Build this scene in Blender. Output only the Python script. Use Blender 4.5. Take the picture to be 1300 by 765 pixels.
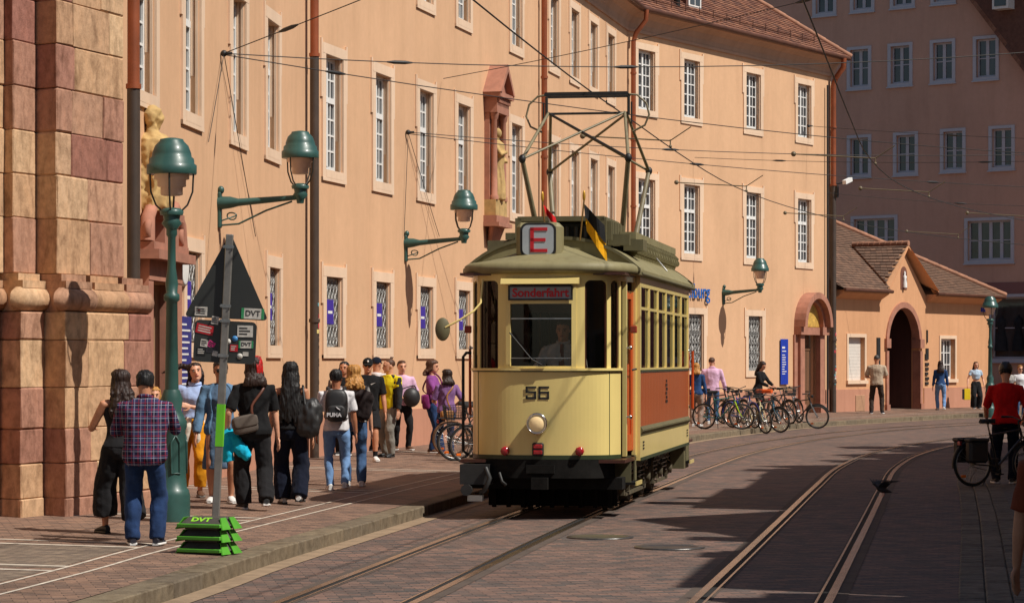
import bpy, bmesh, math, random
from mathutils import Vector, Matrix, Quaternion, noise
R = math.radians
random.seed(7)
for o in list(bpy.data.objects): bpy.data.objects.remove(o)
SC = bpy.context.scene
COL = SC.collection

# ------------------------------------------------------------------ camera, sky, sun, exposure
F, HOR, EYE = 3400.0, 458.0, 1.9            # focal length in photo pixels, horizon row, eye height over the road
cam_d = bpy.data.cameras.new('camera'); cam = bpy.data.objects.new('camera', cam_d); COL.objects.link(cam)
cam.location = (0, 0, EYE); cam.rotation_euler = (R(90), 0, 0)
cam_d.sensor_width = 36; cam_d.lens = 36 * F / 1300; cam_d.shift_y = (HOR - 382.5) / 1300
cam_d.clip_start = 0.5; cam_d.clip_end = 2000
SC.camera = cam

SUN_AZ = Vector((0.88, -0.475)).normalized(); SUN_EL = R(52)
to_sun = Vector((SUN_AZ.x * math.cos(SUN_EL), SUN_AZ.y * math.cos(SUN_EL), math.sin(SUN_EL)))
w = bpy.data.worlds.new('World'); SC.world = w; w.use_nodes = True
nt = w.node_tree; nt.nodes.clear()
sky = nt.nodes.new('ShaderNodeTexSky'); sky.sky_type = 'NISHITA'; sky.sun_disc = False
sky.sun_elevation = SUN_EL; sky.sun_rotation = math.atan2(SUN_AZ.x, SUN_AZ.y)
bg = nt.nodes.new('ShaderNodeBackground'); bg.inputs['Strength'].default_value = 0.058
wo = nt.nodes.new('ShaderNodeOutputWorld')
nt.links.new(sky.outputs[0], bg.inputs[0]); nt.links.new(bg.outputs[0], wo.inputs[0])
sun_d = bpy.data.lights.new('sun', 'SUN'); sun = bpy.data.objects.new('sun', sun_d); COL.objects.link(sun)
sun_d.energy = 4.9; sun_d.angle = R(0.5); sun_d.color = (1.0, 0.945, 0.86)
sun.rotation_euler = (-to_sun).to_track_quat('-Z', 'Y').to_euler(); sun.location = to_sun * 60
SC.view_settings.view_transform = 'Standard'; SC.view_settings.look = 'None'
SC.view_settings.exposure = 0.0; SC.view_settings.gamma = 1.0; SC.view_settings.use_curve_mapping = False
SC.cycles.max_bounces = 8; SC.cycles.transparent_max_bounces = 12; SC.cycles.use_denoising = True
SC.cycles.caustics_reflective = False; SC.cycles.caustics_refractive = False

# ------------------------------------------------------------------ helpers
def smoothed(pts, step=0.6):
    """Catmull-Rom through 2D/3D points"""
    P = [Vector(p) for p in pts]; out = []
    for i in range(len(P) - 1):
        a = P[max(i - 1, 0)]; b = P[i]; c = P[i + 1]; d = P[min(i + 2, len(P) - 1)]
        n = max(1, int((c - b).length / step))
        for k in range(n):
            t = k / n
            out.append(0.5 * ((2 * b) + (c - a) * t + (2 * a - 5 * b + 4 * c - d) * t * t + (3 * b - a - 3 * c + d) * t ** 3))
    out.append(P[-1]); return out

def offset_line(pts, d):
    """2D polyline shifted to its right by d"""
    out = []
    for i, p in enumerate(pts):
        t = (pts[min(i + 1, len(pts) - 1)] - pts[max(i - 1, 0)]); t = Vector((t.x, t.y)).normalized()
        out.append(Vector((p.x + t.y * d, p.y - t.x * d)))
    return out

class MB:
    def __init__(s): s.v = []; s.f = []; s.m = []; s.sm = []
    def add(s, vs, fs, mi=0, smooth=False):
        b = len(s.v); s.v += [tuple(v) for v in vs]
        for f in fs: s.f.append([b + i for i in f]); s.m.append(mi); s.sm.append(smooth)
        return s
    def box(s, c, d, rot=None, mi=0):
        hx, hy, hz = d[0] / 2, d[1] / 2, d[2] / 2
        vs = [Vector((x * hx, y * hy, z * hz)) for z in (-1, 1) for y in (-1, 1) for x in (-1, 1)]
        if rot is not None: vs = [rot @ v for v in vs]
        c = Vector(c)
        return s.add([v + c for v in vs], [(0, 2, 3, 1), (4, 5, 7, 6), (0, 1, 5, 4), (2, 6, 7, 3), (0, 4, 6, 2), (1, 3, 7, 5)], mi)
    def b2(s, x0, x1, y0, y1, z0, z1, mi=0):
        return s.box(((x0 + x1) / 2, (y0 + y1) / 2, (z0 + z1) / 2), (abs(x1 - x0), abs(y1 - y0), abs(z1 - z0)), None, mi)
    def cbox(s, x0, x1, y0, y1, z0, z1, c=0.01, mi=0, jit=0.0):
        """chamfered box"""
        vs = []
        for (cx, cy, cz) in ((c, c, 0), (c, 0, c), (0, c, c)):
            for z in (0, 1):
                for y in (0, 1):
                    for x in (0, 1):
                        vs.append((x0 + cx if x == 0 else x1 - cx, y0 + cy if y == 0 else y1 - cy, z0 + cz if z == 0 else z1 - cz))
        if jit: vs = [tuple(k + random.uniform(-jit, jit) for k in v) for v in vs]
        I = lambda g, x, y, z: g * 8 + z * 4 + y * 2 + x
        fs = []
        for z in (0, 1): fs.append([I(0, 0, 0, z), I(0, 1, 0, z), I(0, 1, 1, z), I(0, 0, 1, z)])
        for y in (0, 1): fs.append([I(1, 0, y, 0), I(1, 1, y, 0), I(1, 1, y, 1), I(1, 0, y, 1)])
        for x in (0, 1): fs.append([I(2, x, 0, 0), I(2, x, 1, 0), I(2, x, 1, 1), I(2, x, 0, 1)])
        for y in (0, 1):
            for z in (0, 1): fs.append([I(0, 0, y, z), I(0, 1, y, z), I(1, 1, y, z), I(1, 0, y, z)])
        for x in (0, 1):
            for z in (0, 1): fs.append([I(0, x, 0, z), I(0, x, 1, z), I(2, x, 1, z), I(2, x, 0, z)])
        for x in (0, 1):
            for y in (0, 1): fs.append([I(1, x, y, 0), I(1, x, y, 1), I(2, x, y, 1), I(2, x, y, 0)])
        for x in (0, 1):
            for y in (0, 1):
                for z in (0, 1): fs.append([I(0, x, y, z), I(1, x, y, z), I(2, x, y, z)])
        return s.add(vs, fs, mi)
    def loft(s, rings, closed=True, caps=True, mi=0, smooth=True):
        n = len(rings[0]); vs = [p for r in rings for p in r]; fs = []
        m = n if closed else n - 1
        for i in range(len(rings) - 1):
            for j in range(m):
                k = (j + 1) % n
                fs.append((i * n + j, i * n + k, (i + 1) * n + k, (i + 1) * n + j))
        s.add(vs, fs, mi, smooth)
        if caps and closed:
            s.add(rings[0], [tuple(range(n))[::-1]], mi); s.add(rings[-1], [tuple(range(n))], mi)
        return s
    def tube(s, pts, r, n=8, caps=True, mi=0, smooth=True, ry=None):
        P = [Vector(p) for p in pts]; rr = r if isinstance(r, (list, tuple)) else [r] * len(P)
        rings = []; up = None
        for i, p in enumerate(P):
            t = (P[min(i + 1, len(P) - 1)] - P[max(i - 1, 0)]); t = t.normalized() if t.length > 1e-9 else Vector((0, 0, 1))
            if up is None:
                up = Vector((0, 0, 1)) if abs(t.z) < 0.9 else Vector((0, 1, 0))
            a = t.cross(up); a = a.normalized() if a.length > 1e-6 else t.orthogonal().normalized()
            b = a.cross(t).normalized(); up = b
            k2 = rr[i] if ry is None else (ry[i] if isinstance(ry, (list, tuple)) else ry)
            rings.append([p + a * (math.cos(2 * math.pi * j / n) * rr[i]) + b * (math.sin(2 * math.pi * j / n) * k2) for j in range(n)])
        return s.loft(rings, True, caps, mi, smooth)
    def lathe(s, prof, n=20, c=(0, 0, 0), mi=0, smooth=True, axis=None):
        c = Vector(c); rings = []
        q = Vector((0, 0, 1)).rotation_difference(Vector(axis)) if axis is not None else None
        for (r, z) in prof:
            ring = [Vector((math.cos(2 * math.pi * j / n) * r, math.sin(2 * math.pi * j / n) * r, z)) for j in range(n)]
            if q: ring = [q @ p for p in ring]
            rings.append([p + c for p in ring])
        return s.loft(rings, True, True, mi, smooth)
    def ell(s, c, r, n=14, m=9, mi=0, rot=None):
        c = Vector(c); rings = []
        for i in range(m + 1):
            a = -math.pi / 2 + math.pi * i / m; k = max(math.cos(a), 0.02)
            ring = [Vector((math.cos(2 * math.pi * j / n) * r[0] * k, math.sin(2 * math.pi * j / n) * r[1] * k, math.sin(a) * r[2])) for j in range(n)]
            if rot is not None: ring = [rot @ p for p in ring]
            rings.append([p + c for p in ring])
        return s.loft(rings, True, True, mi, True)
    def prism(s, poly, vec, mi=0, smooth=False):
        n = len(poly); vec = Vector(vec); P = [Vector(p) for p in poly]; Q = [p + vec for p in P]
        fs = [tuple(range(n))[::-1], tuple(range(n, 2 * n))] + [(i, (i + 1) % n, n + (i + 1) % n, n + i) for i in range(n)]
        return s.add(P + Q, fs, mi, smooth)
    def torus(s, c, Rr, r, n=28, m=8, axis=(0, 0, 1), mi=0, arc=(0, 2 * math.pi)):
        q = Vector((0, 0, 1)).rotation_difference(Vector(axis)); c = Vector(c); full = abs(arc[1] - arc[0] - 2 * math.pi) < 1e-6
        rings = []
        for i in range(n if full else n + 1):
            a = arc[0] + (arc[1] - arc[0]) * i / n; u = Vector((math.cos(a), math.sin(a), 0))
            rings.append([c + q @ (u * (Rr + r * math.cos(2 * math.pi * j / m)) + Vector((0, 0, r * math.sin(2 * math.pi * j / m)))) for j in range(m)])
        if full: rings.append(rings[0])
        return s.loft(rings, True, not full, mi, True)
    def mesh(s, name, mats, recalc=True):
        me = bpy.data.meshes.new(name); me.from_pydata(s.v, [], s.f)
        me.polygons.foreach_set('material_index', s.m); me.polygons.foreach_set('use_smooth', s.sm)
        for m in (mats if isinstance(mats, (list, tuple)) else [mats]): me.materials.append(m)
        if recalc:
            bm = bmesh.new(); bm.from_mesh(me); bmesh.ops.recalc_face_normals(bm, faces=bm.faces); bm.to_mesh(me); bm.free()
        me.update(); return me

WM = {}
I4 = Matrix.Identity(4)
def T(x, y=0, z=0, rz=0): return Matrix.Translation((x, y, z)) @ Matrix.Rotation(rz, 4, 'Z')
def put(name, data, parent=None, M=None):
    """link an object with world matrix M (default: its parent's)"""
    o = bpy.data.objects.new(name, data); COL.objects.link(o)
    if parent is not None:
        PMx = WM[parent.name]; M = PMx if M is None else M
        o.parent = parent; o.matrix_basis = PMx.inverted() @ M
    else:
        M = I4 if M is None else M; o.matrix_basis = M
    WM[o.name] = M.copy(); return o
def build(mb, name, mats, parent=None, M=None): return put(name, mb.mesh(name, mats), parent, M)
def tag(o, label, cat, group=None, kind=None):
    if label: o['label'] = label
    if cat: o['category'] = cat
    if group: o['group'] = group
    if kind: o['kind'] = kind
    return o
def thing(name, label, cat, M=None, group=None, kind=None):
    return tag(put(name, None, None, M), label, cat, group, kind)
def struct(o, label=None, cat=None): return tag(o, label, cat, None, 'structure')

def bake(mb, mods, mat=None, disp=None):
    """apply modifiers to a throw-away object and return the evaluated mesh"""
    me = mb.mesh('tmp', []) ; o = bpy.data.objects.new('tmp', me); COL.objects.link(o)
    for kind, kw in mods:
        md = o.modifiers.new(kind, kind)
        for k, v in kw.items(): setattr(md, k, v)
    dg = bpy.context.evaluated_depsgraph_get()
    res = bpy.data.meshes.new_from_object(o.evaluated_get(dg))
    bpy.data.objects.remove(o); bpy.data.meshes.remove(me)
    return res

def text_mesh(txt, size, mat, extrude=0.004, align='CENTER', bevel=0):
    cu = bpy.data.curves.new('t', 'FONT'); cu.body = txt; cu.size = size; cu.extrude = extrude; cu.align_x = align; cu.align_y = 'CENTER'
    cu.offset = bevel; cu.resolution_u = 3
    o = bpy.data.objects.new('t', cu); COL.objects.link(o)
    dg = bpy.context.evaluated_depsgraph_get(); me = bpy.data.meshes.new_from_object(o.evaluated_get(dg))
    bpy.data.objects.remove(o); me.materials.clear(); me.materials.append(mat); return me
FLAT = Matrix.Rotation(R(90), 4, 'X')          # text standing up, read from -Y

# ------------------------------------------------------------------ materials
MATS = {}
def srgb(r, g, b):
    f = lambda c: (c / 255 / 12.92) if c / 255 <= 0.04045 else ((c / 255 + 0.055) / 1.055) ** 2.4
    return (f(r), f(g), f(b))
def nodes(name):
    m = bpy.data.materials.new(name); m.use_nodes = True; n = m.node_tree; n.nodes.clear()
    out = n.nodes.new('ShaderNodeOutputMaterial'); p = n.nodes.new('ShaderNodeBsdfPrincipled')
    n.links.new(p.outputs[0], out.inputs[0]); return m, n, p, out
def N(n, t, **kw):
    x = n.nodes.new(t)
    for k, v in kw.items():
        if k in x.inputs.keys() if hasattr(x.inputs, 'keys') else False: x.inputs[k].default_value = v
        else: setattr(x, k, v)
    return x
def ramp(n, fac, stops):
    r = n.nodes.new('ShaderNodeValToRGB'); n.links.new(fac, r.inputs[0])
    while len(r.color_ramp.elements) < len(stops): r.color_ramp.elements.new(0.5)
    for e, (p, c) in zip(r.color_ramp.elements, stops): e.position = p; e.color = (*c, 1) if len(c) == 3 else c
    return r.outputs[0]
def mixc(n, fac, a, b, mode='MIX'):
    x = n.nodes.new('ShaderNodeMix'); x.data_type = 'RGBA'; x.blend_type = mode
    for i, v in ((0, fac), (6, a), (7, b)):
        if hasattr(v, 'is_linked'): n.links.new(v, x.inputs[i])
        else: x.inputs[i].default_value = v if i == 0 else (*v, 1) if len(v) == 3 else v
    return x.outputs[2]
def bump(n, p, h, strength=0.3, dist=0.01):
    b = n.nodes.new('ShaderNodeBump'); b.inputs['Strength'].default_value = strength; b.inputs['Distance'].default_value = dist
    n.links.new(h, b.inputs['Height']); n.links.new(b.outputs[0], p.inputs['Normal'])
def noise_tex(n, co, scale, detail=4, rough=0.55, dist=0.0):
    t = n.nodes.new('ShaderNodeTexNoise'); t.inputs['Scale'].default_value = scale; t.inputs['Detail'].default_value = detail
    t.inputs['Roughness'].default_value = rough; t.inputs['Distortion'].default_value = dist
    n.links.new(co, t.inputs['Vector']); return t.outputs[0]
def coords(n, scale=(1, 1, 1), rot=(0, 0, 0), kind='Object'):
    c = n.nodes.new('ShaderNodeTexCoord'); mp = n.nodes.new('ShaderNodeMapping')
    mp.inputs['Scale'].default_value = scale; mp.inputs['Rotation'].default_value = rot
    n.links.new(c.outputs[kind], mp.inputs[0]); return mp.outputs[0]
def wcoords(n, scale=(1, 1, 1), rot=(0, 0, 0)):
    g = n.nodes.new('ShaderNodeNewGeometry'); mp = n.nodes.new('ShaderNodeMapping')
    mp.inputs['Scale'].default_value = scale; mp.inputs['Rotation'].default_value = rot
    n.links.new(g.outputs['Position'], mp.inputs[0]); return mp.outputs[0]
def sc3(c, k): return tuple(min(1, x * k) for x in c)

def PM(name, col, rough=0.6, var=0.12, vs=4.0, bmp=0.0, bs=60, metal=0.0, coat=0.0, spec=0.5, stretch=(1, 1, 1), sheen=0.0, bdist=0.004):
    """plain material: colour with mottling, optional fine relief"""
    if name in MATS: return MATS[name]
    m, n, p, out = nodes(name); co = coords(n, stretch)
    f = noise_tex(n, co, vs, 5, 0.6)
    c = ramp(n, f, [(0.3, sc3(col, 1 - var)), (0.7, sc3(col, 1 + var))])
    n.links.new(c, p.inputs['Base Color']); p.inputs['Roughness'].default_value = rough; p.inputs['Metallic'].default_value = metal
    p.inputs['Specular IOR Level'].default_value = spec
    if coat: p.inputs['Coat Weight'].default_value = coat; p.inputs['Coat Roughness'].default_value = 0.12
    if sheen: p.inputs['Sheen Weight'].default_value = sheen
    if bmp: bump(n, p, noise_tex(n, co, bs, 3), bmp, bdist)
    MATS[name] = m; return m

def fabric(name, col, rough=0.9, var=0.18):
    return PM('fabric_' + name, col, rough, var, 6, 0.35, 14, sheen=0.04, spec=0.15, bdist=0.025)

def stone_mat(name, stops, rough=0.85, vs=2.5, bs=30, grain=(2.2, 2.2, 0.8)):
    """sandstone; each block takes its own hue from the object's random number, plus veins, stains"""
    if name in MATS: return MATS[name]
    m, n, p, out = nodes(name); oi = n.nodes.new('ShaderNodeObjectInfo')
    c = ramp(n, oi.outputs['Random'], stops)
    g = wcoords(n); gv = wcoords(n, grain)
    f = noise_tex(n, gv, vs, 6, 0.65, 0.6)
    c = mixc(n, 1.0, c, ramp(n, f, [(0.28, (0.55, 0.5, 0.46)), (0.5, (1, 1, 1)), (0.75, (1.12, 1.06, 1.0))]), 'MULTIPLY')
    f2 = noise_tex(n, g, 9, 6, 0.7); c = mixc(n, 1.0, c, ramp(n, f2, [(0.35, (0.72, 0.7, 0.68)), (0.6, (1.05, 1.05, 1.05))]), 'MULTIPLY')
    n.links.new(c, p.inputs['Base Color']); p.inputs['Roughness'].default_value = rough; p.inputs['Specular IOR Level'].default_value = 0.25
    bump(n, p, noise_tex(n, g, bs, 6, 0.7), 0.5, 0.012); MATS[name] = m; return m

def plaster(name, col, streak=0.5):
    if name in MATS: return MATS[name]
    m, n, p, out = nodes(name); g = wcoords(n); gs = wcoords(n, (1.6, 1.6, 0.16))
    f = noise_tex(n, g, 0.4, 7, 0.68)
    c = ramp(n, f, [(0.28, sc3(col, 0.9)), (0.72, sc3(col, 1.06))])
    st = noise_tex(n, gs, 1.3, 6, 0.7); c = mixc(n, streak, c, ramp(n, st, [(0.3, (0.84, 0.82, 0.8)), (0.52, (1, 1, 1)), (0.78, (1.05, 1.07, 1.1))]), 'MULTIPLY')
    s2 = noise_tex(n, g, 6, 5, 0.7); c = mixc(n, 0.5, c, ramp(n, s2, [(0.3, (0.93, 0.92, 0.9)), (0.65, (1.03, 1.03, 1.03))]), 'MULTIPLY')
    n.links.new(c, p.inputs['Base Color']); p.inputs['Roughness'].default_value = 0.9; p.inputs['Specular IOR Level'].default_value = 0.2
    bump(n, p, noise_tex(n, g, 45, 5, 0.7), 0.25, 0.006); MATS[name] = m; return m

def paving(name, c1, c2, mortar, rot, bw=0.2, bh=0.1, extra=0.6):
    if name in MATS: return MATS[name]
    m, n, p, out = nodes(name); co = wcoords(n, (1, 1, 1), (0, 0, rot)); g = wcoords(n)
    b = n.nodes.new('ShaderNodeTexBrick'); n.links.new(co, b.inputs['Vector'])
    b.inputs['Color1'].default_value = (*c1, 1); b.inputs['Color2'].default_value = (*c2, 1); b.inputs['Mortar'].default_value = (*mortar, 1)
    b.inputs['Scale'].default_value = 1.0; b.inputs['Mortar Size'].default_value = 0.004; b.inputs['Brick Width'].default_value = bw; b.inputs['Row Height'].default_value = bh
    b.inputs['Bias'].default_value = 0.0; b.inputs['Mortar Smooth'].default_value = 0.3
    f = noise_tex(n, g, 0.35, 6, 0.7); c = mixc(n, extra, b.outputs[0], ramp(n, f, [(0.3, (0.62, 0.62, 0.64)), (0.55, (1, 1, 1)), (0.75, (1.18, 1.12, 1.05))]), 'MULTIPLY')
    f2 = noise_tex(n, g, 5, 6, 0.75); c = mixc(n, 0.8, c, ramp(n, f2, [(0.3, (0.7, 0.7, 0.7)), (0.62, (1.1, 1.1, 1.1))]), 'MULTIPLY')
    f3 = noise_tex(n, wcoords(n, (0.5, 1.1, 1), (0, 0, rot)), 12, 3, 0.6); c = mixc(n, 0.85, c, ramp(n, f3, [(0.32, (0.62, 0.62, 0.64)), (0.6, (1.12, 1.1, 1.08))]), 'MULTIPLY')
    n.links.new(c, p.inputs['Base Color']); p.inputs['Specular IOR Level'].default_value = 0.35
    rr = n.nodes.new('ShaderNodeMapRange'); n.links.new(f2, rr.inputs[0]); rr.inputs[3].default_value = 0.55; rr.inputs[4].default_value = 0.85; n.links.new(rr.outputs[0], p.inputs['Roughness'])
    inv = n.nodes.new('ShaderNodeMath'); inv.operation = 'MULTIPLY_ADD'; n.links.new(b.outputs['Fac'], inv.inputs[0]); inv.inputs[1].default_value = -1.0; n.links.new(f3, inv.inputs[2])
    bump(n, p, inv.outputs[0], 0.7, 0.012); MATS[name] = m; return m

def glass_mat(name, tint=(0.75, 0.78, 0.76), gloss=0.04, strength=1.0):
    if name in MATS: return MATS[name]
    m, n, p, out = nodes(name); n.nodes.remove(p)
    tr = n.nodes.new('ShaderNodeBsdfTransparent'); tr.inputs[0].default_value = (*tint, 1)
    gl = n.nodes.new('ShaderNodeBsdfGlossy'); gl.inputs['Roughness'].default_value = gloss
    fr = n.nodes.new('ShaderNodeFresnel'); fr.inputs[0].default_value = 1.5
    mx = n.nodes.new('ShaderNodeMixShader'); n.links.new(fr.outputs[0], mx.inputs[0]); n.links.new(tr.outputs[0], mx.inputs[1]); n.links.new(gl.outputs[0], mx.inputs[2])
    n.links.new(mx.outputs[0], out.inputs[0]); MATS[name] = m; return m

def window_glass(name='window_glass', col=(0.022, 0.025, 0.027)):
    """old panes seen from outside: dark room, slightly wavy reflection, pale curtain in places"""
    if name in MATS: return MATS[name]
    m, n, p, out = nodes(name); g = wcoords(n)
    f = noise_tex(n, wcoords(n, (1, 1, 0.35)), 1.1, 3)
    n.links.new(ramp(n, f, [(0.4, col), (0.62, sc3(col, 2.6))]), p.inputs['Base Color'])
    p.inputs['Roughness'].default_value = 0.06; p.inputs['Specular IOR Level'].default_value = 0.9
    bump(n, p, noise_tex(n, g, 2.5, 2), 0.12, 0.02); MATS[name] = m; return m

def plaid():
    if 'plaid' in MATS: return MATS['plaid']
    m, n, p, out = nodes('plaid'); co = coords(n)
    sep = n.nodes.new('ShaderNodeSeparateXYZ'); n.links.new(co, sep.inputs[0])
    def bars(src, per, wdt, off=0.0):
        a = n.nodes.new('ShaderNodeMath'); a.operation = 'MULTIPLY_ADD'; n.links.new(src, a.inputs[0]); a.inputs[1].default_value = 1 / per; a.inputs[2].default_value = off + 50
        b = n.nodes.new('ShaderNodeMath'); b.operation = 'FRACT'; n.links.new(a.outputs[0], b.inputs[0])
        c = n.nodes.new('ShaderNodeMath'); c.operation = 'LESS_THAN'; n.links.new(b.outputs[0], c.inputs[0]); c.inputs[1].default_value = wdt
        return c.outputs[0]
    navy, red, white = srgb(22, 24, 48), srgb(140, 48, 66), srgb(170, 172, 190)
    c = navy; X, Z = sep.outputs[0], sep.outputs[2]
    half = lambda f: f
    def soft(c, fac, col, k):
        q = n.nodes.new('ShaderNodeMath'); q.operation = 'MULTIPLY'; n.links.new(fac, q.inputs[0]); q.inputs[1].default_value = k
        return mixc(n, q.outputs[0], c, col)
    c = soft(c, bars(X, 0.075, 0.4), srgb(60, 62, 100), 0.55); c = soft(c, bars(Z, 0.075, 0.4), srgb(60, 62, 100), 0.55)
    c = soft(c, bars(X, 0.062, 0.16, 0.3), red, 0.6); c = soft(c, bars(Z, 0.062, 0.16, 0.3), red, 0.6)
    c = soft(c, bars(X, 0.062, 0.08, 0.62), white, 0.6); c = soft(c, bars(Z, 0.062, 0.08, 0.62), white, 0.6)
    n.links.new(c, p.inputs['Base Color']); p.inputs['Roughness'].default_value = 0.9; p.inputs['Specular IOR Level'].default_value = 0.2
    bump(n, p, noise_tex(n, co, 14, 3), 0.35, 0.02); MATS['plaid'] = m; return m

def emis(name, col, k):
    if name in MATS: return MATS[name]
    m, n, p, out = nodes(name); p.inputs['Base Color'].default_value = (*col, 1); p.inputs['Emission Color'].default_value = (*col, 1); p.inputs['Emission Strength'].default_value = k
    MATS[name] = m; return m

BLACK = PM('black_iron', (0.018, 0.018, 0.018), 0.55, 0.3, 8)
RUBBER = PM('rubber', (0.016, 0.016, 0.016), 0.8, 0.25, 20)
STEEL = PM('steel', (0.45, 0.44, 0.42), 0.35, 0.2, 12, metal=1.0)
WIRE = PM('wire', (0.025, 0.022, 0.02), 0.6, 0.3, 3)
LAMPGREEN = PM('lamp_green', srgb(46, 82, 76), 0.42, 0.16, 7, 0.12, 30, coat=0.15)
WHITEP = PM('white_paint', (0.78, 0.77, 0.74), 0.5, 0.05, 9)
PIPE_R = PM('copper_pipe', srgb(150, 82, 52), 0.45, 0.2, 3, metal=0.2)
PIPE_D = PM('dark_pipe', srgb(72, 60, 52), 0.5, 0.2, 3)
TRIM = plaster('pale_trim', srgb(228, 198, 170), 0.5)
ORANGE = plaster('apricot_plaster', srgb(216, 173, 136), 0.45)
PINKP = plaster('pink_plinth', srgb(188, 136, 112), 0.7)
REDSTONE = PM('red_sandstone', srgb(166, 114, 93), 0.85, 0.22, 3, 0.4, 30)
YSTONE = PM('yellow_sandstone', srgb(186, 154, 100), 0.85, 0.25, 5, 0.5, 25)
WGLASS = window_glass()
# ------------------------------------------------------------------ street layout (metres; camera over 0,0 looking along +Y)
V2 = lambda L: [Vector(p) for p in L]
KERB = smoothed(V2([(-4.3, 11), (-2.75, 21), (-2.27, 24.85), (-1.4, 30.5), (-0.5, 36.3), (0.62, 43), (1.9, 50.5), (3.0, 57), (4.17, 62.7), (5.8, 68.5), (7.6, 74), (9.15, 77.8), (12.5, 84.5), (16.3, 91), (24, 100), (34, 107)]), 0.7)
TRACK1 = smoothed(V2([(-4.3, 2), (-2.9, 10.5), (-1.30, 21.04), (-0.45, 26.8), (0.225, 31.2), (1.0, 36), (1.78, 40.5), (3.02, 47.7), (4.4, 55), (6.1, 62), (8.3, 69), (11, 75.6), (15.2, 83), (22, 92), (34, 102)]), 0.8)
TRACK2 = smoothed(V2([(-1.3, 2), (0.2, 10.5), (1.95, 21.04), (3.64, 31.4), (5.1, 40.4), (6.35, 47.8), (7.95, 55.2), (9.95, 61.8), (12.5, 68), (16.2, 75), (22.5, 83), (34, 93)]), 0.8)
REDGE = smoothed(V2([(0.8, 4), (1.75, 10.5), (3.5, 21), (5.2, 31), (6.35, 38), (7.35, 44), (9.2, 52), (11.5, 58.5), (15, 65), (20, 72), (30, 82)]), 0.7)

def kerb_dist(x, y):
    best = 1e9; p = Vector((x, y)); sgn = 1
    for a, b in zip(KERB[:-1], KERB[1:]):
        ab = b - a; t = max(0, min(1, (p - a).dot(ab) / ab.length_squared)); d = p - (a + ab * t)
        if d.length < best: best = d.length; sgn = 1 if ab.x * d.y - ab.y * d.x > 0 else -1
    return best * sgn
def zpav(x, y):
    d = kerb_dist(x, y); return 0.0 if d <= 0 else 0.13 + 0.02 * min(d, 9)
def ground(u, v, road=False):
    """where the sight line through photo pixel (u, v) meets the street"""
    z = 0.0
    for _ in range(6):
        Y = F * (EYE - z) / (v - HOR); X = (u - 650) / F * Y
        z = 0.0 if road else zpav(X, Y)
    return Vector((X, Y, z))

# ------------------------------------------------------------------ ground, road, rails, pavement
PAV_RD = paving('road_setts', srgb(138, 109, 96), srgb(88, 83, 80), srgb(64, 57, 54), R(-9), 0.2, 0.1)
PAV_PV = paving('pavement_brick', srgb(150, 119, 100), srgb(112, 93, 82), srgb(84, 70, 61), R(-14), 0.2, 0.1)
PAV_GR = paving('grey_panel_setts', srgb(138, 122, 106), srgb(110, 98, 88), srgb(70, 63, 57), R(30), 0.12, 0.12)
PAV_RT = paving('right_setts', srgb(120, 110, 100), srgb(92, 86, 80), srgb(52, 48, 46), R(-9), 0.18, 0.12)
LINE = PM('inlay_stone', srgb(196, 184, 168), 0.8, 0.3, 9)
GRANITE = stone_mat('granite', [(0.0, srgb(116, 104, 86)), (0.5, srgb(128, 115, 95)), (1.0, srgb(106, 96, 82))], 0.85, 5, 60, (1, 1, 1))
SLAB = stone_mat('slab', [(0.0, srgb(112, 106, 98)), (0.5, srgb(128, 120, 110)), (1.0, srgb(104, 98, 92))], 0.85, 5, 60, (1, 1, 1))

mb = MB(); mb.add([(-300, -100, -0.02), (300, -100, -0.02), (300, 900, -0.02), (-300, 900, -0.02)], [(0, 1, 2, 3)])
g0 = struct(build(mb, 'ground', PM('far_ground', (0.11, 0.095, 0.085), 0.9)))
def ribbon(mb, line, d0, d1, z, mi=0, zf=None):
    A, B = offset_line(line, d0), offset_line(line, d1)
    vs = []; 
    for a, b in zip(A, B): vs += [(a.x, a.y, z if zf is None else zf(a) + z), (b.x, b.y, z if zf is None else zf(b) + z)]
    mb.add(vs, [(2 * i, 2 * i + 1, 2 * i + 3, 2 * i + 2) for i in range(len(A) - 1)], mi); return mb
mb = MB(); L = KERB; ribbon(mb, KERB, -0.2, 45, 0.0)
road = struct(build(mb, 'road', PAV_RD))
RAILM = PM('rail_steel', (0.52, 0.43, 0.36), 0.25, 0.25, 2, metal=1.0)
GROOVE = PM('rail_groove', (0.012, 0.011, 0.01), 0.9); ASPH = PM('rail_bedding', srgb(84, 72, 64), 0.85, 0.25, 3, 0.4, 60)
for tr in (TRACK1, TRACK2):
    for sd in (-1, 1):
        c = offset_line(tr, sd * 0.53); mb = MB()
        h0, h1 = (-0.035, 0.035)
        A, B = offset_line(c, h0), offset_line(c, h1)
        rings = [[(a.x, a.y, 0.002), (a.x, a.y, 0.012), (b.x, b.y, 0.012), (b.x, b.y, 0.002)] for a, b in zip(A, B)]
        mb.loft(rings, True, True, 0, False)
        ribbon(mb, c, -sd * 0.037, -sd * 0.085, 0.008, 1)
        A, B = offset_line(c, -sd * 0.087), offset_line(c, -sd * 0.108)
        mb.loft([[(a.x, a.y, 0.002), (a.x, a.y, 0.011), (b.x, b.y, 0.011), (b.x, b.y, 0.002)] for a, b in zip(A, B)], True, True, 0, False)
        ribbon(mb, c, -0.13, 0.13, 0.004, 2)
        build(mb, 'rail', [RAILM, GROOVE, ASPH], road)
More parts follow.
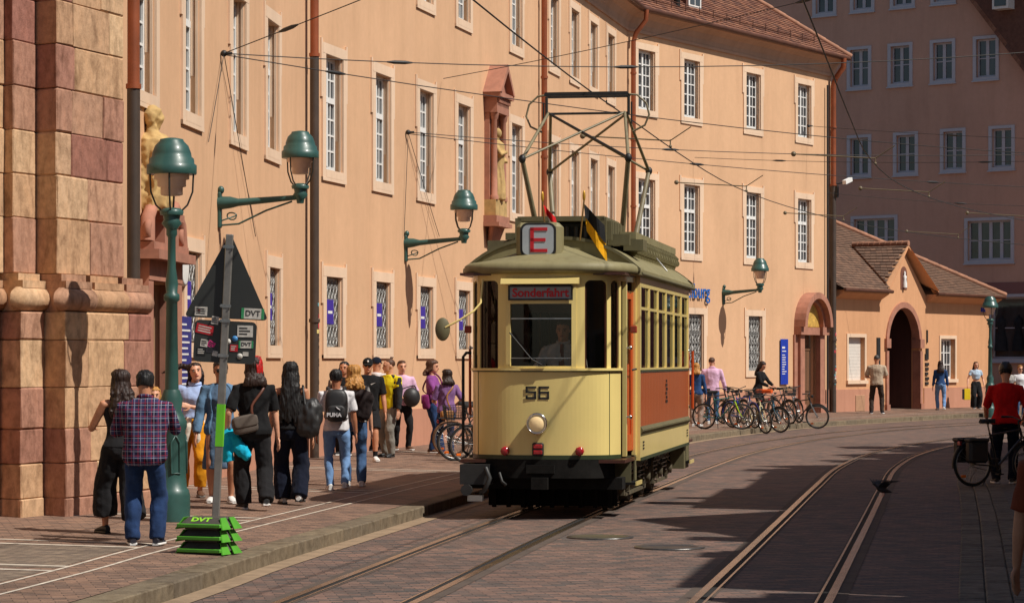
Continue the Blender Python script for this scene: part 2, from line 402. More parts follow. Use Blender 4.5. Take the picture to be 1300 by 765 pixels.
# drain / manhole covers between the tracks
mb = MB(); mb.lathe([(0.36, 0.0), (0.36, 0.010), (0.30, 0.012), (0.29, 0.009), (0.0, 0.009)], 32)
cover = mb.mesh('manhole_cover', PM('cast_iron', (0.12, 0.115, 0.11), 0.35, 0.3, 20, 0.5, 60, metal=0.7))
for (u, v) in ((762, 682), (850, 695)):
    p = ground(u, v, True); put('manhole_cover', cover, road, T(p.x, p.y, 0.003))

pts = KERB; mb = MB()
offs = [-0.28, -0.55, -0.8, -1.2, -2, -3.5, -5.5, -8, -9, -12, -20]
rows = [offset_line(pts, d) for d in offs]; vs = []
for r_, d in zip(rows, offs):
    for p in r_: vs.append((p.x, p.y, 0.13 + 0.02 * min(-d, 9)))
n_ = len(pts); mb.add(vs, [(i * n_ + j, (i + 1) * n_ + j, (i + 1) * n_ + j + 1, i * n_ + j + 1) for i in range(len(offs) - 1) for j in range(n_ - 1)])
pavement = struct(build(mb, 'pavement', PAV_PV))
# kerb stones, one by one
dist = [0.0]
for a, b in zip(KERB[:-1], KERB[1:]): dist.append(dist[-1] + (b - a).length)
def at_len(line, dd, s):
    s = max(0, min(s, dd[-1] - 1e-4)); i = max(j for j in range(len(dd)) if dd[j] <= s); i = min(i, len(line) - 2)
    t = (s - dd[i]) / (dd[i + 1] - dd[i]); return line[i].lerp(line[i + 1], t)
def edge_stones(line, name, parent, mat, z0, z1, d0, d1, ln, s_a, s_b, tilt=0.0):
    dd = [0.0]
    for a, b in zip(line[:-1], line[1:]): dd.append(dd[-1] + (b - a).length)
    s = s_a; cache = {}
    while s < s_b:
        l = ln * random.uniform(0.92, 1.06)
        a, b = at_len(line, dd, s), at_len(line, dd, s + l); dr = (b - a); L_ = dr.length; dr.normalize()
        if L_ < 0.1: break
        key = round(L_, 2)
        if key not in cache:
            m_ = MB(); m_.cbox(0.003, L_ - 0.004, -d1, -d0, z0, z1, 0.012, 0, 0.002); cache[key] = m_.mesh(name, mat)
        put(name, cache[key], parent, T(a.x, a.y, random.uniform(-0.003, 0.003), math.atan2(dr.y, dr.x))); s += l
edge_stones(KERB, 'kerb_stone', pavement, GRANITE, -0.05, 0.136, -0.285, 0.0, 1.0, 6.5, 96)
mb = MB(); ribbon(mb, KERB, 0.0, 0.22, 0.006); build(mb, 'gutter_strip', PM('gutter_stone', srgb(146, 124, 100), 0.8, 0.25, 4, 0.4, 40), road)
# pale inlaid lines in the pavement: a pair along the kerb and pairs across
zk = lambda p: zpav(p.x, p.y)
i0 = 8; i1 = len(KERB) - 20
for d in (-0.93, -1.22):
    mb = MB(); ribbon(mb, KERB[i0:i1], d - 0.035, d, 0.004, 0, zk); build(mb, 'inlay_line', LINE, pavement)
def cross(s, d0=-1.25, d1=-9.0, wd=0.1):
    mb = MB(); a, b = at_len(KERB, dist, s), at_len(KERB, dist, s + 0.05); t = (b - a).normalized(); nrm = Vector((-t.y, t.x))
    vs = []; 
    for k in range(9):
        dd_ = -d0 + (-d1 + d0) * k / 8; z = 0.134 + 0.02 * min(dd_, 9)
        for o_ in (0, wd): q = a + nrm * dd_ + t * o_; vs.append((q.x, q.y, z))
    mb.add(vs, [(2 * i, 2 * i + 1, 2 * i + 3, 2 * i + 2) for i in range(8)]); build(mb, 'inlay_line', LINE, pavement)
s = 6.0
for s in (11.2, 14.0, 18.2, 24.5, 31.0, 38.5, 46.0, 55.0, 65.0): cross(s); cross(s + 0.5)
# grey sett panels framed by the lines
for (sa, sb) in ((11.55, 13.98), (6.2, 11.15)):
    mb = MB(); vs = []; K = 10
    for k in range(K + 1):
        s_ = sa + (sb - sa) * k / K; a, b = at_len(KERB, dist, s_), at_len(KERB, dist, s_ + 0.05); t = (b - a).normalized(); nr = Vector((-t.y, t.x))
        for d in (1.3, 5.5): q = a + nr * d; vs.append((q.x, q.y, 0.1325 + 0.02 * d))
    mb.add(vs, [(2 * i, 2 * i + 1, 2 * i + 3, 2 * i + 2) for i in range(K)]); build(mb, 'sett_panel', PAV_GR, pavement)
# right-hand pavement with rows of setts and slabs
mb = MB(); ribbon(mb, REDGE, 0.62, 25, 0.03); rpav = struct(build(mb, 'pavement_right', PAV_RT))
edge_stones(REDGE, 'edge_slab', rpav, SLAB, -0.05, 0.036, 0.22, 0.42, 0.9, 9, 58)
edge_stones(REDGE, 'sett', rpav, SLAB, -0.05, 0.022, 0.0, 0.215, 0.24, 12, 46)
edge_stones(REDGE, 'sett', rpav, SLAB, -0.05, 0.034, 0.425, 0.64, 0.24, 12, 46)

# ------------------------------------------------------------------ wall segments
class Seg:
    def __init__(s, a, b):
        s.a = Vector(a); s.b = Vector(b); d = s.b - s.a; s.L = d.length; s.d = d.normalized(); s.n = Vector((s.d.y, -s.d.x)); s.rz = math.atan2(s.d.y, s.d.x)
    def M(s, t=0, out=0, z=0): p = s.a + s.d * t + s.n * out; return T(p.x, p.y, z, s.rz)
    def s_at(s, u):
        k = (u - 650) / F; return (k * s.a.y - s.a.x) / (s.d.x - k * s.d.y)
    def depth(s, t): return s.a.y + s.d.y * t
    def z_at(s, t, v): return EYE - (v - HOR) / F * s.depth(t)
SL = Seg((-4.83, 32.0), (-3.58, 46.5)); SA = Seg((-3.58, 46.5), (0.637, 64.1)); SCc = Seg((0.637, 64.1), (3.3, 76.5)); SB = Seg((3.3, 76.5), (10.59, 88.93))

def wall_with_holes(mb, L, z0, z1, holes, depth=0.24, mi=0, mi_r=1, x0=0.0):
    """wall face in local x-z plane at y=0, facing -y; holes = (x0,x1,z0,z1), with reveals going back"""
    xs = sorted(set([x0, L] + [h[0] for h in holes] + [h[1] for h in holes])); zs = sorted(set([z0, z1] + [h[2] for h in holes] + [h[3] for h in holes]))
    for i in range(len(xs) - 1):
        for j in range(len(zs) - 1):
            cx, cz = (xs[i] + xs[i + 1]) / 2, (zs[j] + zs[j + 1]) / 2
            if any(h[0] < cx < h[1] and h[2] < cz < h[3] for h in holes): continue
            mb.add([(xs[i], 0, zs[j]), (xs[i + 1], 0, zs[j]), (xs[i + 1], 0, zs[j + 1]), (xs[i], 0, zs[j + 1])], [(0, 1, 2, 3)], mi)
    for (a, b, c, d) in holes:
        for q in ([(a, 0, c), (a, depth, c), (a, depth, d), (a, 0, d)], [(b, 0, c), (b, 0, d), (b, depth, d), (b, depth, c)], [(a, 0, d), (a, depth, d), (b, depth, d), (b, 0, d)], [(a, 0, c), (b, 0, c), (b, depth, c), (a, depth, c)]):
            mb.add(q, [(0, 1, 2, 3)], mi_r)
    return mb

def surround(w, h, ear=0.07, fw=0.19, out=0.035, sill=0.2):
    """painted stone frame with eared corners round an opening w x h (origin: middle of the sill line)"""
    mb = MB(); x = w / 2
    for s in (-1, 1):
        mb.b2(min(s * x, s * (x + fw)), max(s * x, s * (x + fw)), -out, 0.0, -sill, h + 0.001)
        mb.b2(min(s * (x + fw), s * (x + fw + ear)), max(s * (x + fw), s * (x + fw + ear)), -out + 0.004, 0.0, h * 0.62, h + fw + 0.07)
        mb.b2(min(s * (x - 0.03), s * (x + 0.02)), max(s * (x - 0.03), s * (x + 0.02)), 0.012, 0.05, 0.0, h)           # rebated inner edge
        # scooped panel on the splayed reveal
        mb.b2(min(s * (x - 0.012), s * x), max(s * (x - 0.012), s * x), 0.075, 0.12, 0.28 * h, h)
    mb.b2(-x, x, -out, 0.0, h, h + fw); mb.b2(-x - fw, x + fw, -out - 0.003, 0.0, h + fw * 0.02, h + fw)
    mb.b2(-x - fw, x + fw, -out - 0.002, 0.03, -sill, -sill + 0.06); mb.b2(-x - 0.002, x + 0.002, -out - 0.004, 0.12, -0.14, 0.0)
    return mb
def sash(w, h, cols, rows, transom=None, y=0.125, t=0.05):
    mb = MB(); x = w / 2
    mb.b2(-x, -x + 0.075, y, y + t, 0, h); mb.b2(x - 0.075, x, y, y + t, 0, h); mb.b2(-x + 0.075, x - 0.075, y, y + t, 0, 0.09); mb.b2(-x + 0.075, x - 0.075, y, y + t, h - 0.075, h)
    mb.b2(-0.045, 0.045, y - 0.012, y + t - 0.004, 0.09, h - 0.075)
    if transom: mb.b2(-x + 0.075, x - 0.075, y - 0.02, y + t - 0.008, transom - 0.05, transom + 0.05)
    for half in (-1, 1):
        for c in range(1, cols):
            cx = half * (0.045 + (x - 0.12) * c / cols); mb.b2(cx - 0.016, cx + 0.016, y + 0.006, y + t - 0.012, 0.09, h - 0.075)
    parts = [(0.09, h - 0.075, rows)] if not transom else [(0.09, transom - 0.05, rows[0]), (transom + 0.05, h - 0.075, rows[1])]
    for (a, b, r_) in parts:
        for k in range(1, r_):
            z = a + (b - a) * k / r_; mb.b2(-x + 0.075, x - 0.075, y + 0.009, y + t - 0.014, z - 0.016, z + 0.016)
    return mb
def pane(w, h, y=0.155): mb = MB(); mb.b2(-w / 2 + 0.03, w / 2 - 0.03, y, y + 0.008, 0.03, h - 0.03); return mb
def grille(w, h, y=0.08):
    """wrought iron grille: bars with waves and scrolls between"""
    mb = MB(); x = w / 2 - 0.02; n = 5
    for k in range(n + 1): cx = -x + 2 * x * k / n; mb.tube([(cx, y, 0.02), (cx, y, h - 0.02)], 0.012, 5)
    for k in range(4): z = 0.04 + (h - 0.08) * k / 3; mb.b2(-x, x, y - 0.01, y + 0.01, z - 0.013, z + 0.013)
    for k in range(n):
        cx = -x + 2 * x * (k + 0.5) / n; a = x / n * 0.85
        for ph in (0, math.pi):
            mb.tube([(cx + a * math.sin(t * 0.52 + ph), y - 0.012, 0.05 + (h - 0.1) * t / 30) for t in range(31)], 0.010, 4)
        for j in range(5): mb.torus((cx, y - 0.01, 0.12 + (h - 0.24) * (j + 0.25) / 4.4), a * 0.5, 0.009, 10, 4, (0, 1, 0))
    return mb
IRON = PM('wrought_iron', (0.36, 0.35, 0.33), 0.45, 0.35, 9, metal=0.4); POSTER = PM('purple_poster', srgb(62, 40, 150), 0.6, 0.25, 3)
WIN = {}
def window_kind(key, w, h, cols, rows, transom, grl=False):
    WIN[key] = dict(w=w, h=h, sur=surround(w, h).mesh('window', TRIM), sash=sash(w, h, cols, rows, transom).mesh('sash', WHITEP),
                    pane=pane(w, h).mesh('pane', WGLASS), gr=grille(w, h).mesh('grille', IRON) if grl else None)
window_kind('first', 1.05, 2.05, 2, (4, 2), 1.28); window_kind('second', 1.05, 1.72, 2, 5, None); window_kind('low', 0.98, 1.25, 2, 3, None, True); window_kind('lowB', 1.0, 1.7, 2, 4, None, True)
uni = thing('university_building', 'long apricot plastered baroque building with white framed windows curving along the street', 'building', T(-3.58, 46.5, 0.2))
def put_window(seg, s, z, key, poster=False):
    k = WIN[key]; M = seg.M(s, 0, z); o = put('window', k['sur'], uni, M)
    put('sash', k['sash'], o, M); put('pane', k['pane'], o, M)
    if k['gr']: put('grille', k['gr'], o, M)
    if poster:
        m_ = MB(); m_.b2(-0.2, 0.2, 0.055, 0.06, k['h'] * 0.33, k['h'] * 0.68); m_.b2(-0.14, 0.12, 0.052, 0.056, k['h'] * 0.48, k['h'] * 0.52, 1)
        build(m_, 'poster', [POSTER, WHITEP], o, M)
TOPZ = 11.45
def seg_wall(seg, wins, extra=(), plinth=True):
    holes = []
    for (s, z, key, *rest) in wins:
        k = WIN[key]; holes.append((s - k['w'] / 2, s + k['w'] / 2, z, z + k['h']))
    mb = MB(); wall_with_holes(mb, seg.L, -0.1, TOPZ, holes + list(extra), 0.2, 0, 0)
    build(mb, 'wall', [ORANGE], uni, seg.M())
    for (s, z, key, *rest) in wins: put_window(seg, s, z, key, bool(rest))
us = lambda seg, *uu: [seg.s_at(u) for u in uu]
wl = []
for s in us(SL, 184, 243, 302, 345): wl += [(s, 5.3, 'first'), (s, 9.15, 'second')]
for u in (244, 347): wl.append((SL.s_at(u), 2.15, 'low', 1))
portal_s = SL.s_at(197)
seg_wall(SL, wl, [(portal_s - 0.75, portal_s + 0.75, -0.1, 2.9)])
wl = []
for s in us(SA, 423, 485, 540, 588, 655): wl += [(s, 5.3, 'first'), (s, 9.15, 'second')]
for s in us(SA, 423, 485, 540, 588, 640): wl.append((s, 2.15, 'low', 1))
seg_wall(SA, wl)
wl = []
for s in us(SCc, 703, 729, 753, 775): wl += [(s, 5.2, 'first'), (s, 9.15, 'second'), (s, 2.0, 'low')]
seg_wall(SCc, wl)
wl = []
for s in us(SB, 820, 877.5, 955.7, 1020.5): wl += [(s, 5.1, 'first'), (s, 9.15, 'second')]
for u in (826, 883, 958): wl.append((SB.s_at(u), 1.6, 'lowB'))
door_s = SB.s_at(1026)
seg_wall(SB, wl, [(door_s - 0.62, door_s + 0.62, -0.1, 2.75)])
# end wall at the gatehouse corner
mb = MB(); p = SB.b - SB.n * 9; mb.add([(SB.b.x, SB.b.y, -0.1), (p.x, p.y, -0.1), (p.x, p.y, TOPZ + 0.5), (SB.b.x, SB.b.y, TOPZ + 0.5)], [(0, 1, 2, 3)]); build(mb, 'end_wall', ORANGE, uni, I4)
# pink plinth band, with gaps for the doors
for seg, gaps in ((SL, [(portal_s - 1.0, portal_s + 1.0)]), (SA, []), (SCc, []), (SB, [(door_s - 1.0, door_s + 1.0)])):
    cuts = [0.0] + [g for gp in gaps for g in gp] + [seg.L]
    for a, b in zip(cuts[::2], cuts[1::2]): mb = MB(); mb.b2(a, b, -0.03, 0.0, -0.1, 0.95); build(mb, 'plinth', PINKP, uni, seg.M())
# eaves: coved cornice + gutter + roof
COVE = plaster('cove', srgb(196, 160, 136), 0.7); GUTTER = PM('gutter_copper', srgb(92, 58, 44), 0.5, 0.25, 3, metal=0.2)
def miter_line(segs, off, e0=0, e1=0):
    """polyline of the facade foot pushed outward by off"""
    P = [segs[0].a] + [s.b for s in segs]; out = []
    for i, p in enumerate(P):
        if i == 0: q = p + segs[0].n * off - segs[0].d * e0
        elif i == len(P) - 1: q = p + segs[-1].n * off + segs[-1].d * e1
        else:
            n = (segs[i - 1].n + segs[i].n).normalized(); q = p + n * (off / n.dot(segs[i].n))
        out.append(q)
    return out
SEGS = [SL, SA, SCc, SB]
prof = [(0.0, 11.32), (0.05, 11.32), (0.06, 11.40), (0.03, 11.42), (0.06, 11.55), (0.16, 11.72), (0.34, 11.84), (0.40, 11.86), (0.42, 11.92), (0.0, 11.92)]
lines = [miter_line(SEGS, o_, 0, 0.25) for o_, z in prof]
rings = [[(lines[k][i].x, lines[k][i].y, prof[k][1]) for k in range(len(prof))] for i in range(5)]
mb = MB(); mb.loft(rings, True, True, 0, False); build(mb, 'cornice', COVE, uni, I4)
gl = miter_line(SEGS, 0.5, 0, 0.35); mb = MB(); mb.tube([(p.x, p.y, 11.93) for p in gl], 0.075, 8); build(mb, 'gutter', GUTTER, uni, I4)

TILE = stone_mat('clay_tile', [(0.0, srgb(140, 84, 60)), (0.35, srgb(122, 74, 56)), (0.7, srgb(152, 100, 74)), (1.0, srgb(104, 72, 60))], 0.8, 1.2, 40)
def tile_roof(quad, name, parent, row=0.17, tw=0.17, mat=None, stuff=True, side_clip=None):
    """rows of overlapping flat tiles on a planar quad: a,b = eave ends, c,d = top ends (a-d, b-c sides)"""
    a, b, c, d = [Vector(q) for q in quad]; mb = MB(); mats = mat or TILES
    slope = ((d - a).length + (c - b).length) / 2; nr = max(2, int(slope / row)); nrm = (b - a).cross(d - a).normalized()
    if nrm.z < 0: nrm = -nrm
    for i in range(nr):
        t0, t1 = i / nr, min(1.0, (i + 1.25) / nr)
        p0, p1 = a.lerp(d, t0), b.lerp(c, t0); q0, q1 = a.lerp(d, t1), b.lerp(c, t1)
        L_ = (p1 - p0).length; nn = max(1, int(L_ / tw))
        for j in range(nn):
            s0, s1 = (j + (0.5 if i % 2 else 0) * 0.98) / nn, (j + 0.97 + (0.5 if i % 2 else 0) * 0.98) / nn
            if s1 > 1: s1 = 1.0
            if s1 - s0 < 0.1 / nn: continue
            k = random.uniform(0.0, 0.008)
            A, B, C, D = p0.lerp(p1, s0) + nrm * (0.035 + k), p0.lerp(p1, s1) + nrm * (0.035 + k), q0.lerp(q1, s1) + nrm * 0.008, q0.lerp(q1, s0) + nrm * 0.008
            A0, B0 = A - nrm * 0.022, B - nrm * 0.022
            mb.add([A, B, C, D, A0, B0], [(0, 1, 2, 3), (4, 5, 1, 0)], random.randrange(len(mats)))
    me = mb.mesh(name, mats, False); o = put(name, me, parent, I4)
    o['kind'] = 'stuff'; return o
TILES = [PM('tile_a', srgb(136, 90, 68), 0.85, 0.25, 6), PM('tile_b', srgb(116, 74, 58), 0.85, 0.25, 6), PM('tile_c', srgb(104, 70, 58), 0.85, 0.25, 6), PM('tile_d', srgb(148, 102, 78), 0.85, 0.25, 6)]
TILES_G = [PM('tile_e', srgb(112, 86, 70), 0.85, 0.2, 6), PM('tile_f', srgb(100, 76, 62), 0.85, 0.2, 6), PM('tile_g', srgb(122, 92, 74), 0.85, 0.2, 6)]
RIDGE = PM('ridge_tile', srgb(158, 112, 88), 0.85, 0.25, 4)
el = miter_line(SEGS, 0.52, 0, 0.45); rl = miter_line(SEGS, -5.2, 0, -6.0)
ez, rzz = 11.96, 16.4
for i in range(4):
    a, b = el[i], el[i + 1]; c, d = rl[i + 1], rl[i]
    mbp = MB(); mbp.add([(a.x, a.y, ez), (b.x, b.y, ez), (c.x, c.y, rzz), (d.x, d.y, rzz)], [(0, 1, 2, 3)]); ro = build(mbp, 'roof', TILES[1], uni, I4)
    if i >= 2: tile_roof([(a.x, a.y, ez), (b.x, b.y, ez), (c.x, c.y, rzz), (d.x, d.y, rzz)], 'roof_tiles', ro)
# hip end over the gatehouse
hip = el[4]; back = SB.b - SB.n * 9 + SB.d * 0.45
mb = MB(); mb.add([(hip.x, hip.y, ez), (back.x, back.y, ez), (rl[4].x, rl[4].y, rzz)], [(0, 1, 2)]); build(mb, 'hip_roof', TILES[1], uni, I4)
mb = MB(); a = Vector((hip.x, hip.y, ez + 0.05)); b = Vector((rl[4].x, rl[4].y, rzz + 0.05))
for k in range(18): mb.tube([a.lerp(b, k / 18), a.lerp(b, (k + 1.1) / 18)], [0.1, 0.085], 8)
build(mb, 'hip_ridge', RIDGE, uni, I4)
mb = MB(); sl_up = (Vector((rl[4].x, rl[4].y, rzz)) - Vector((hip.x, hip.y, ez)))
# snow guard rail along the eave of the far wing, vent pipe, dormer
def on_roofB(s, up, h=0.0):
    p0 = SB.a + SB.d * s + SB.n * 0.52; p1 = SB.a + SB.d * s - SB.n * 5.2; t = up / 7.25
    q = p0.lerp(p1, t); return Vector((q.x, q.y, ez + (rzz - ez) * t + h))
mb = MB()
for h in (0.12, 0.22): mb.tube([on_roofB(0.5, 0.4, h), on_roofB(12.6, 0.4, h)], 0.012, 5)
for k in range(14): mb.tube([on_roofB(0.5 + k * 0.93, 0.4, 0.0), on_roofB(0.5 + k * 0.93, 0.4, 0.26)], 0.015, 5)
build(mb, 'snow_guard', GUTTER, uni, I4)
q = on_roofB(SB.s_at(862), 0.75); mb = MB(); mb.lathe([(0.1, -0.1), (0.1, 0.55), (0.17, 0.56), (0.18, 0.62), (0.13, 0.66), (0.13, 0.78), (0.17, 0.8), (0.12, 0.9)], 12, q); build(mb, 'vent_pipe', BLACK, uni, I4)
q = on_roofB(SB.s_at(888), 0.9); Md = T(q.x, q.y, q.z, SB.rz); mb = MB(); mb.b2(-0.5, 0.5, -0.0, 2.0, -0.2, 0.95); mb.prism([(-0.65, -0.15, 0.95), (0.65, -0.15, 0.95), (0, -0.15, 1.5)], (0, 2.6, 0))
dm = build(mb, 'dormer', TILES[2], uni, Md); mb = MB(); mb.b2(-0.42, 0.42, -0.04, -0.003, 0.0, 0.8, 0); mb.b2(-0.33, -0.03, -0.05, -0.035, 0.08, 0.72, 1); mb.b2(0.03, 0.33, -0.05, -0.035, 0.08, 0.72, 1); build(mb, 'dormer_window', [WHITEP, WGLASS], dm, Md)
# downpipes
def pipe(u, v_split, seg, s=None, r=0.06, out=0.14, eave=True, name='downpipe'):
    s = seg.s_at(u) if s is None else s; zs = seg.z_at(s, v_split); M = seg.M(s, out)
    m_ = MB(); m_.tube([(0, 0, 0.1), (0, 0, zs)], r * 1.06, 10, mi=1)
    top = [(0, 0, zs)] + ([(0, 0, 11.0), (0, -0.08, 11.25), (0, -0.36, 11.6), (0, -0.38, 11.9)] if eave else [(0, 0, 11.9)]); m_.tube(top, r, 10, mi=0)
    z = zs
    while z < 11: m_.lathe([(r * 1.25, z - 0.03), (r * 1.25, z + 0.03)], 10); z += 1.9
    for z in (1.2, 2.6): m_.lathe([(r * 1.3, z - 0.03), (r * 1.3, z + 0.03)], 10, mi=1)
    return build(m_, name, [PIPE_R, PIPE_D], uni, M)
STICK = [PM('sticker_%d' % i, c, 0.6, 0.3, 14) for i, c in enumerate([srgb(205, 200, 190), srgb(190, 60, 70), srgb(90, 150, 160), srgb(220, 150, 160), srgb(60, 60, 66), srgb(210, 190, 120)])]
def stickers(parent, seg, s, out, r, z0, z1, n):
    for k in range(n):
        m_ = MB(); z = random.uniform(z0, z1); a = random.uniform(-0.9, 0.5); h = random.uniform(0.04, 0.1); wd = random.uniform(0.35, 0.8)
        pts = [[(math.sin(a + wd * t / 3) * (r + 0.003), -math.cos(a + wd * t / 3) * (r + 0.003), z + q) for t in range(4)] for q in (0, h)]
        m_.loft(pts, False, False, 0, True); build(m_, 'sticker', STICK[k % 6], parent, seg.M(s, out))
p1 = pipe(388, 70, SL, s=SL.L - 0.05, r=0.075, out=0.16); stickers(p1, SL, SL.L - 0.05, 0.16, 0.08, 0.9, 2.9, 22)
pipe(683, 300, SA, s=SA.L, r=0.07); pipe(797, 600, SCc, s=SCc.L - 0.05, r=0.07, out=0.18)
p2 = pipe(1052, 235, SB, s=SB.L - 0.12, r=0.09, out=0.14); stickers(p2, SB, SB.L - 0.12, 0.14, 0.096, 0.9, 2.9, 26)
mb = MB(); mb.tube([(0, 0, 0.1), (0, 0, 11)], 0.035, 8); build(mb, 'cable_duct', BLACK, uni, SB.M(SB.L - 0.5, 0.1))
pipe(164, 110, SL, s=SL.s_at(149), r=0.075, out=0.2)
# door of the far wing: red sandstone arched portal
M = SB.M(door_s, 0, 0.15); mb = MB()
for s_ in (-1, 1):
    mb.b2(min(s_ * 0.62, s_ * 0.95), max(s_ * 0.62, s_ * 0.95), -0.16, 0.1, 0, 2.6); mb.b2(min(s_ * 0.58, s_ * 1.05), max(s_ * 0.58, s_ * 1.05), -0.2, 0.1, 0, 0.35); mb.b2(min(s_ * 0.60, s_ * 1.12), max(s_ * 0.60, s_ * 1.12), -0.26, 0.1, 2.6, 2.86)
    mb.b2(min(s_ * 0.95, s_ * 1.2), max(s_ * 0.95, s_ * 1.2), -0.06, 0.05, 0, 2.6)
mb.b2(-0.62, 0.62, -0.15, 0.1, 2.6, 2.84)
arc = lambda r0, n=14, x=0, z=2.86: [(x + r0 * math.cos(math.pi * k / n), z + r0 * math.sin(math.pi * k / n)) for k in range(n + 1)]
def arch_band(mb, r0, r1, y0, y1, z, n=16, mi=0):
    rings = []
    for k in range(n + 1):
        a = math.pi * k / n; c, s_ = math.cos(a), math.sin(a)
        rings.append([(r0 * c, y0, z + r0 * s_), (r1 * c, y0, z + r1 * s_), (r1 * c, y1, z + r1 * s_), (r0 * c, y1, z + r0 * s_)])
    return mb.loft(rings, True, True, mi, False)
arch_band(mb, 0.92, 1.12, -0.4, 0.05, 2.86); arch_band(mb, 0.8, 0.93, -0.2, 0.05, 2.86)
pd = build(mb, 'door_portal', REDSTONE, uni, M)
mb = MB(); mb.prism([(0.8 * math.cos(math.pi * k / 16), -0.05, 2.86 + 0.8 * math.sin(math.pi * k / 16)) for k in range(17)], (0, 0.06, 0)); build(mb, 'tympanum', PM('gold_tympanum', srgb(188, 150, 70), 0.7, 0.4, 6), pd, M)
mb = MB()
for k in range(5): mb.b2(-0.6 + k * 0.24, -0.37 + k * 0.24, 0.22, 0.27, 0, 2.1)
mb.b2(-0.6, 0.6, 0.2, 0.24, 2.1, 2.2); mb.b2(-0.6, 0.6, 0.24, 0.25, 2.2, 2.7)
build(mb, 'door', PM('old_oak', srgb(112, 78, 54), 0.7, 0.3, 5, 0.4, 20, stretch=(1, 1, 0.1)), pd, M)
# blue information board and small plates
SIGNB = PM('blue_sign', srgb(22, 56, 165), 0.4, 0.08, 2)
s_ = SB.s_at(994); Ms = SB.M(s_, 0.03, 0); mb = MB(); mb.cbox(-0.28, 0.28, -0.03, 0.0, 1.15, 2.6, 0.01); bs = build(mb, 'information_board', SIGNB, uni, Ms)
mb = MB(); random.seed(3)
mb.b2(-0.2, 0.02, -0.034, -0.031, 2.3, 2.36); mb.b2(-0.2, 0.1, -0.034, -0.031, 2.2, 2.23)
for k in range(9): mb.b2(-0.2, random.uniform(-0.02, 0.16), -0.034, -0.031, 2.08 - k * 0.075, 2.105 - k * 0.075)
build(mb, 'printed_line', WHITEP, bs, Ms)
me = text_mesh('Freiburg', 0.62, PM('blue_letters', srgb(20, 96, 180), 0.4, 0.08), 0.012, 'RIGHT', 0.002)
put('facade_lettering', me, uni, SB.M(SB.s_at(899), 0.06, 3.97) @ FLAT)
# red sandstone portal with a bust, next to the church
M = SL.M(portal_s, 0, 0.2); mb = MB()
for q in (-1, 1):
    mb.b2(min(q * 0.72, q * 1.0), max(q * 0.72, q * 1.0), -0.14, 0.1, 0, 2.72); mb.b2(min(q * 0.7, q * 1.08), max(q * 0.7, q * 1.08), -0.18, 0.1, 0, 0.5)
mb.b2(-1.0, 1.0, -0.15, 0.1, 2.72, 2.98); mb.b2(-1.12, 1.12, -0.3, 0.1, 2.98, 3.1); mb.b2(-1.05, 1.05, -0.22, 0.1, 3.1, 3.2)
for q in (-1, 1):
    mb.tube([(q * 1.0, -0.12, 3.2), (q * 0.95, -0.12, 3.5), (q * 0.62, -0.12, 3.72), (q * 0.46, -0.12, 3.6)], [0.1, 0.09, 0.08, 0.06], 8); mb.torus((q * 0.98, -0.14, 3.34), 0.1, 0.05, 14, 6, (0, 1, 0))
mb.b2(-0.42, 0.42, -0.22, 0.0, 3.2, 3.5); mb.b2(-0.5, 0.5, -0.28, 0.0, 3.5, 3.6)
pp = build(mb, 'church_portal', REDSTONE, uni, M); mb = MB(); mb.b2(-0.74, 0.74, 0.25, 0.3, 0, 2.75)
for k in (-1, 1):
    for z in (0.2, 1.0, 1.9): mb.cbox(min(k * 0.08, k * 0.66), max(k * 0.08, k * 0.66), 0.22, 0.25, z, z + 0.65, 0.02)
build(mb, 'portal_door', PM('dark_oak', srgb(70, 44, 36), 0.6, 0.3, 5), pp, M)
# bust on top
mb = MB(); mb.lathe([(0.24, 0.0), (0.26, 0.12), (0.22, 0.3), (0.24, 0.55), (0.29, 0.75), (0.27, 0.9), (0.14, 0.98), (0.085, 1.02), (0.08, 1.08)], 14)
mb.ell((-0.01, -0.06, 1.19), (0.10, 0.125, 0.135)); mb.ell((0, -0.02, 1.25), (0.115, 0.13, 0.10)); mb.tube([(0, -0.15, 1.22), (0, -0.2, 1.16)], [0.015, 0.025], 6); mb.ell((0, -0.1, 1.09), (0.06, 0.07, 0.07)); mb.tube([(-0.07, -0.15, 1.24), (0, -0.185, 1.25), (0.07, -0.15, 1.24)], 0.02, 6); mb.ell((0, 0.06, 1.2), (0.1, 0.08, 0.12)); mb.tube([(-0.26, -0.02, 0.84), (-0.32, -0.1, 0.5), (-0.12, -0.28, 0.42)], [0.09, 0.075, 0.05], 8); mb.tube([(0.26, -0.02, 0.84), (0.32, -0.1, 0.5), (0.1, -0.28, 0.5)], [0.09, 0.075, 0.05], 8)
for k in range(9): a = k * 0.7; mb.tube([(0.24 * math.cos(a), 0.22 * math.sin(a), 0.85), (0.25 * math.cos(a + .2), 0.25 * math.sin(a + .2), 0.4), (0.25 * math.cos(a), 0.25 * math.sin(a), 0.03)], 0.04, 6)
me = bake(mb, [('REMESH', dict(mode='VOXEL', voxel_size=0.022))]); me.materials.append(YSTONE)
for p_ in me.polygons: p_.use_smooth = True
for v in me.vertices: v.co += Vector((noise.noise(v.co * 14), noise.noise(v.co * 14 + Vector((5, 0, 0))), noise.noise(v.co * 11 + Vector((0, 9, 0))))) * 0.022
put('statue_bust', me, pp, M @ T(-0.55, -0.08, 3.6, R(70)))
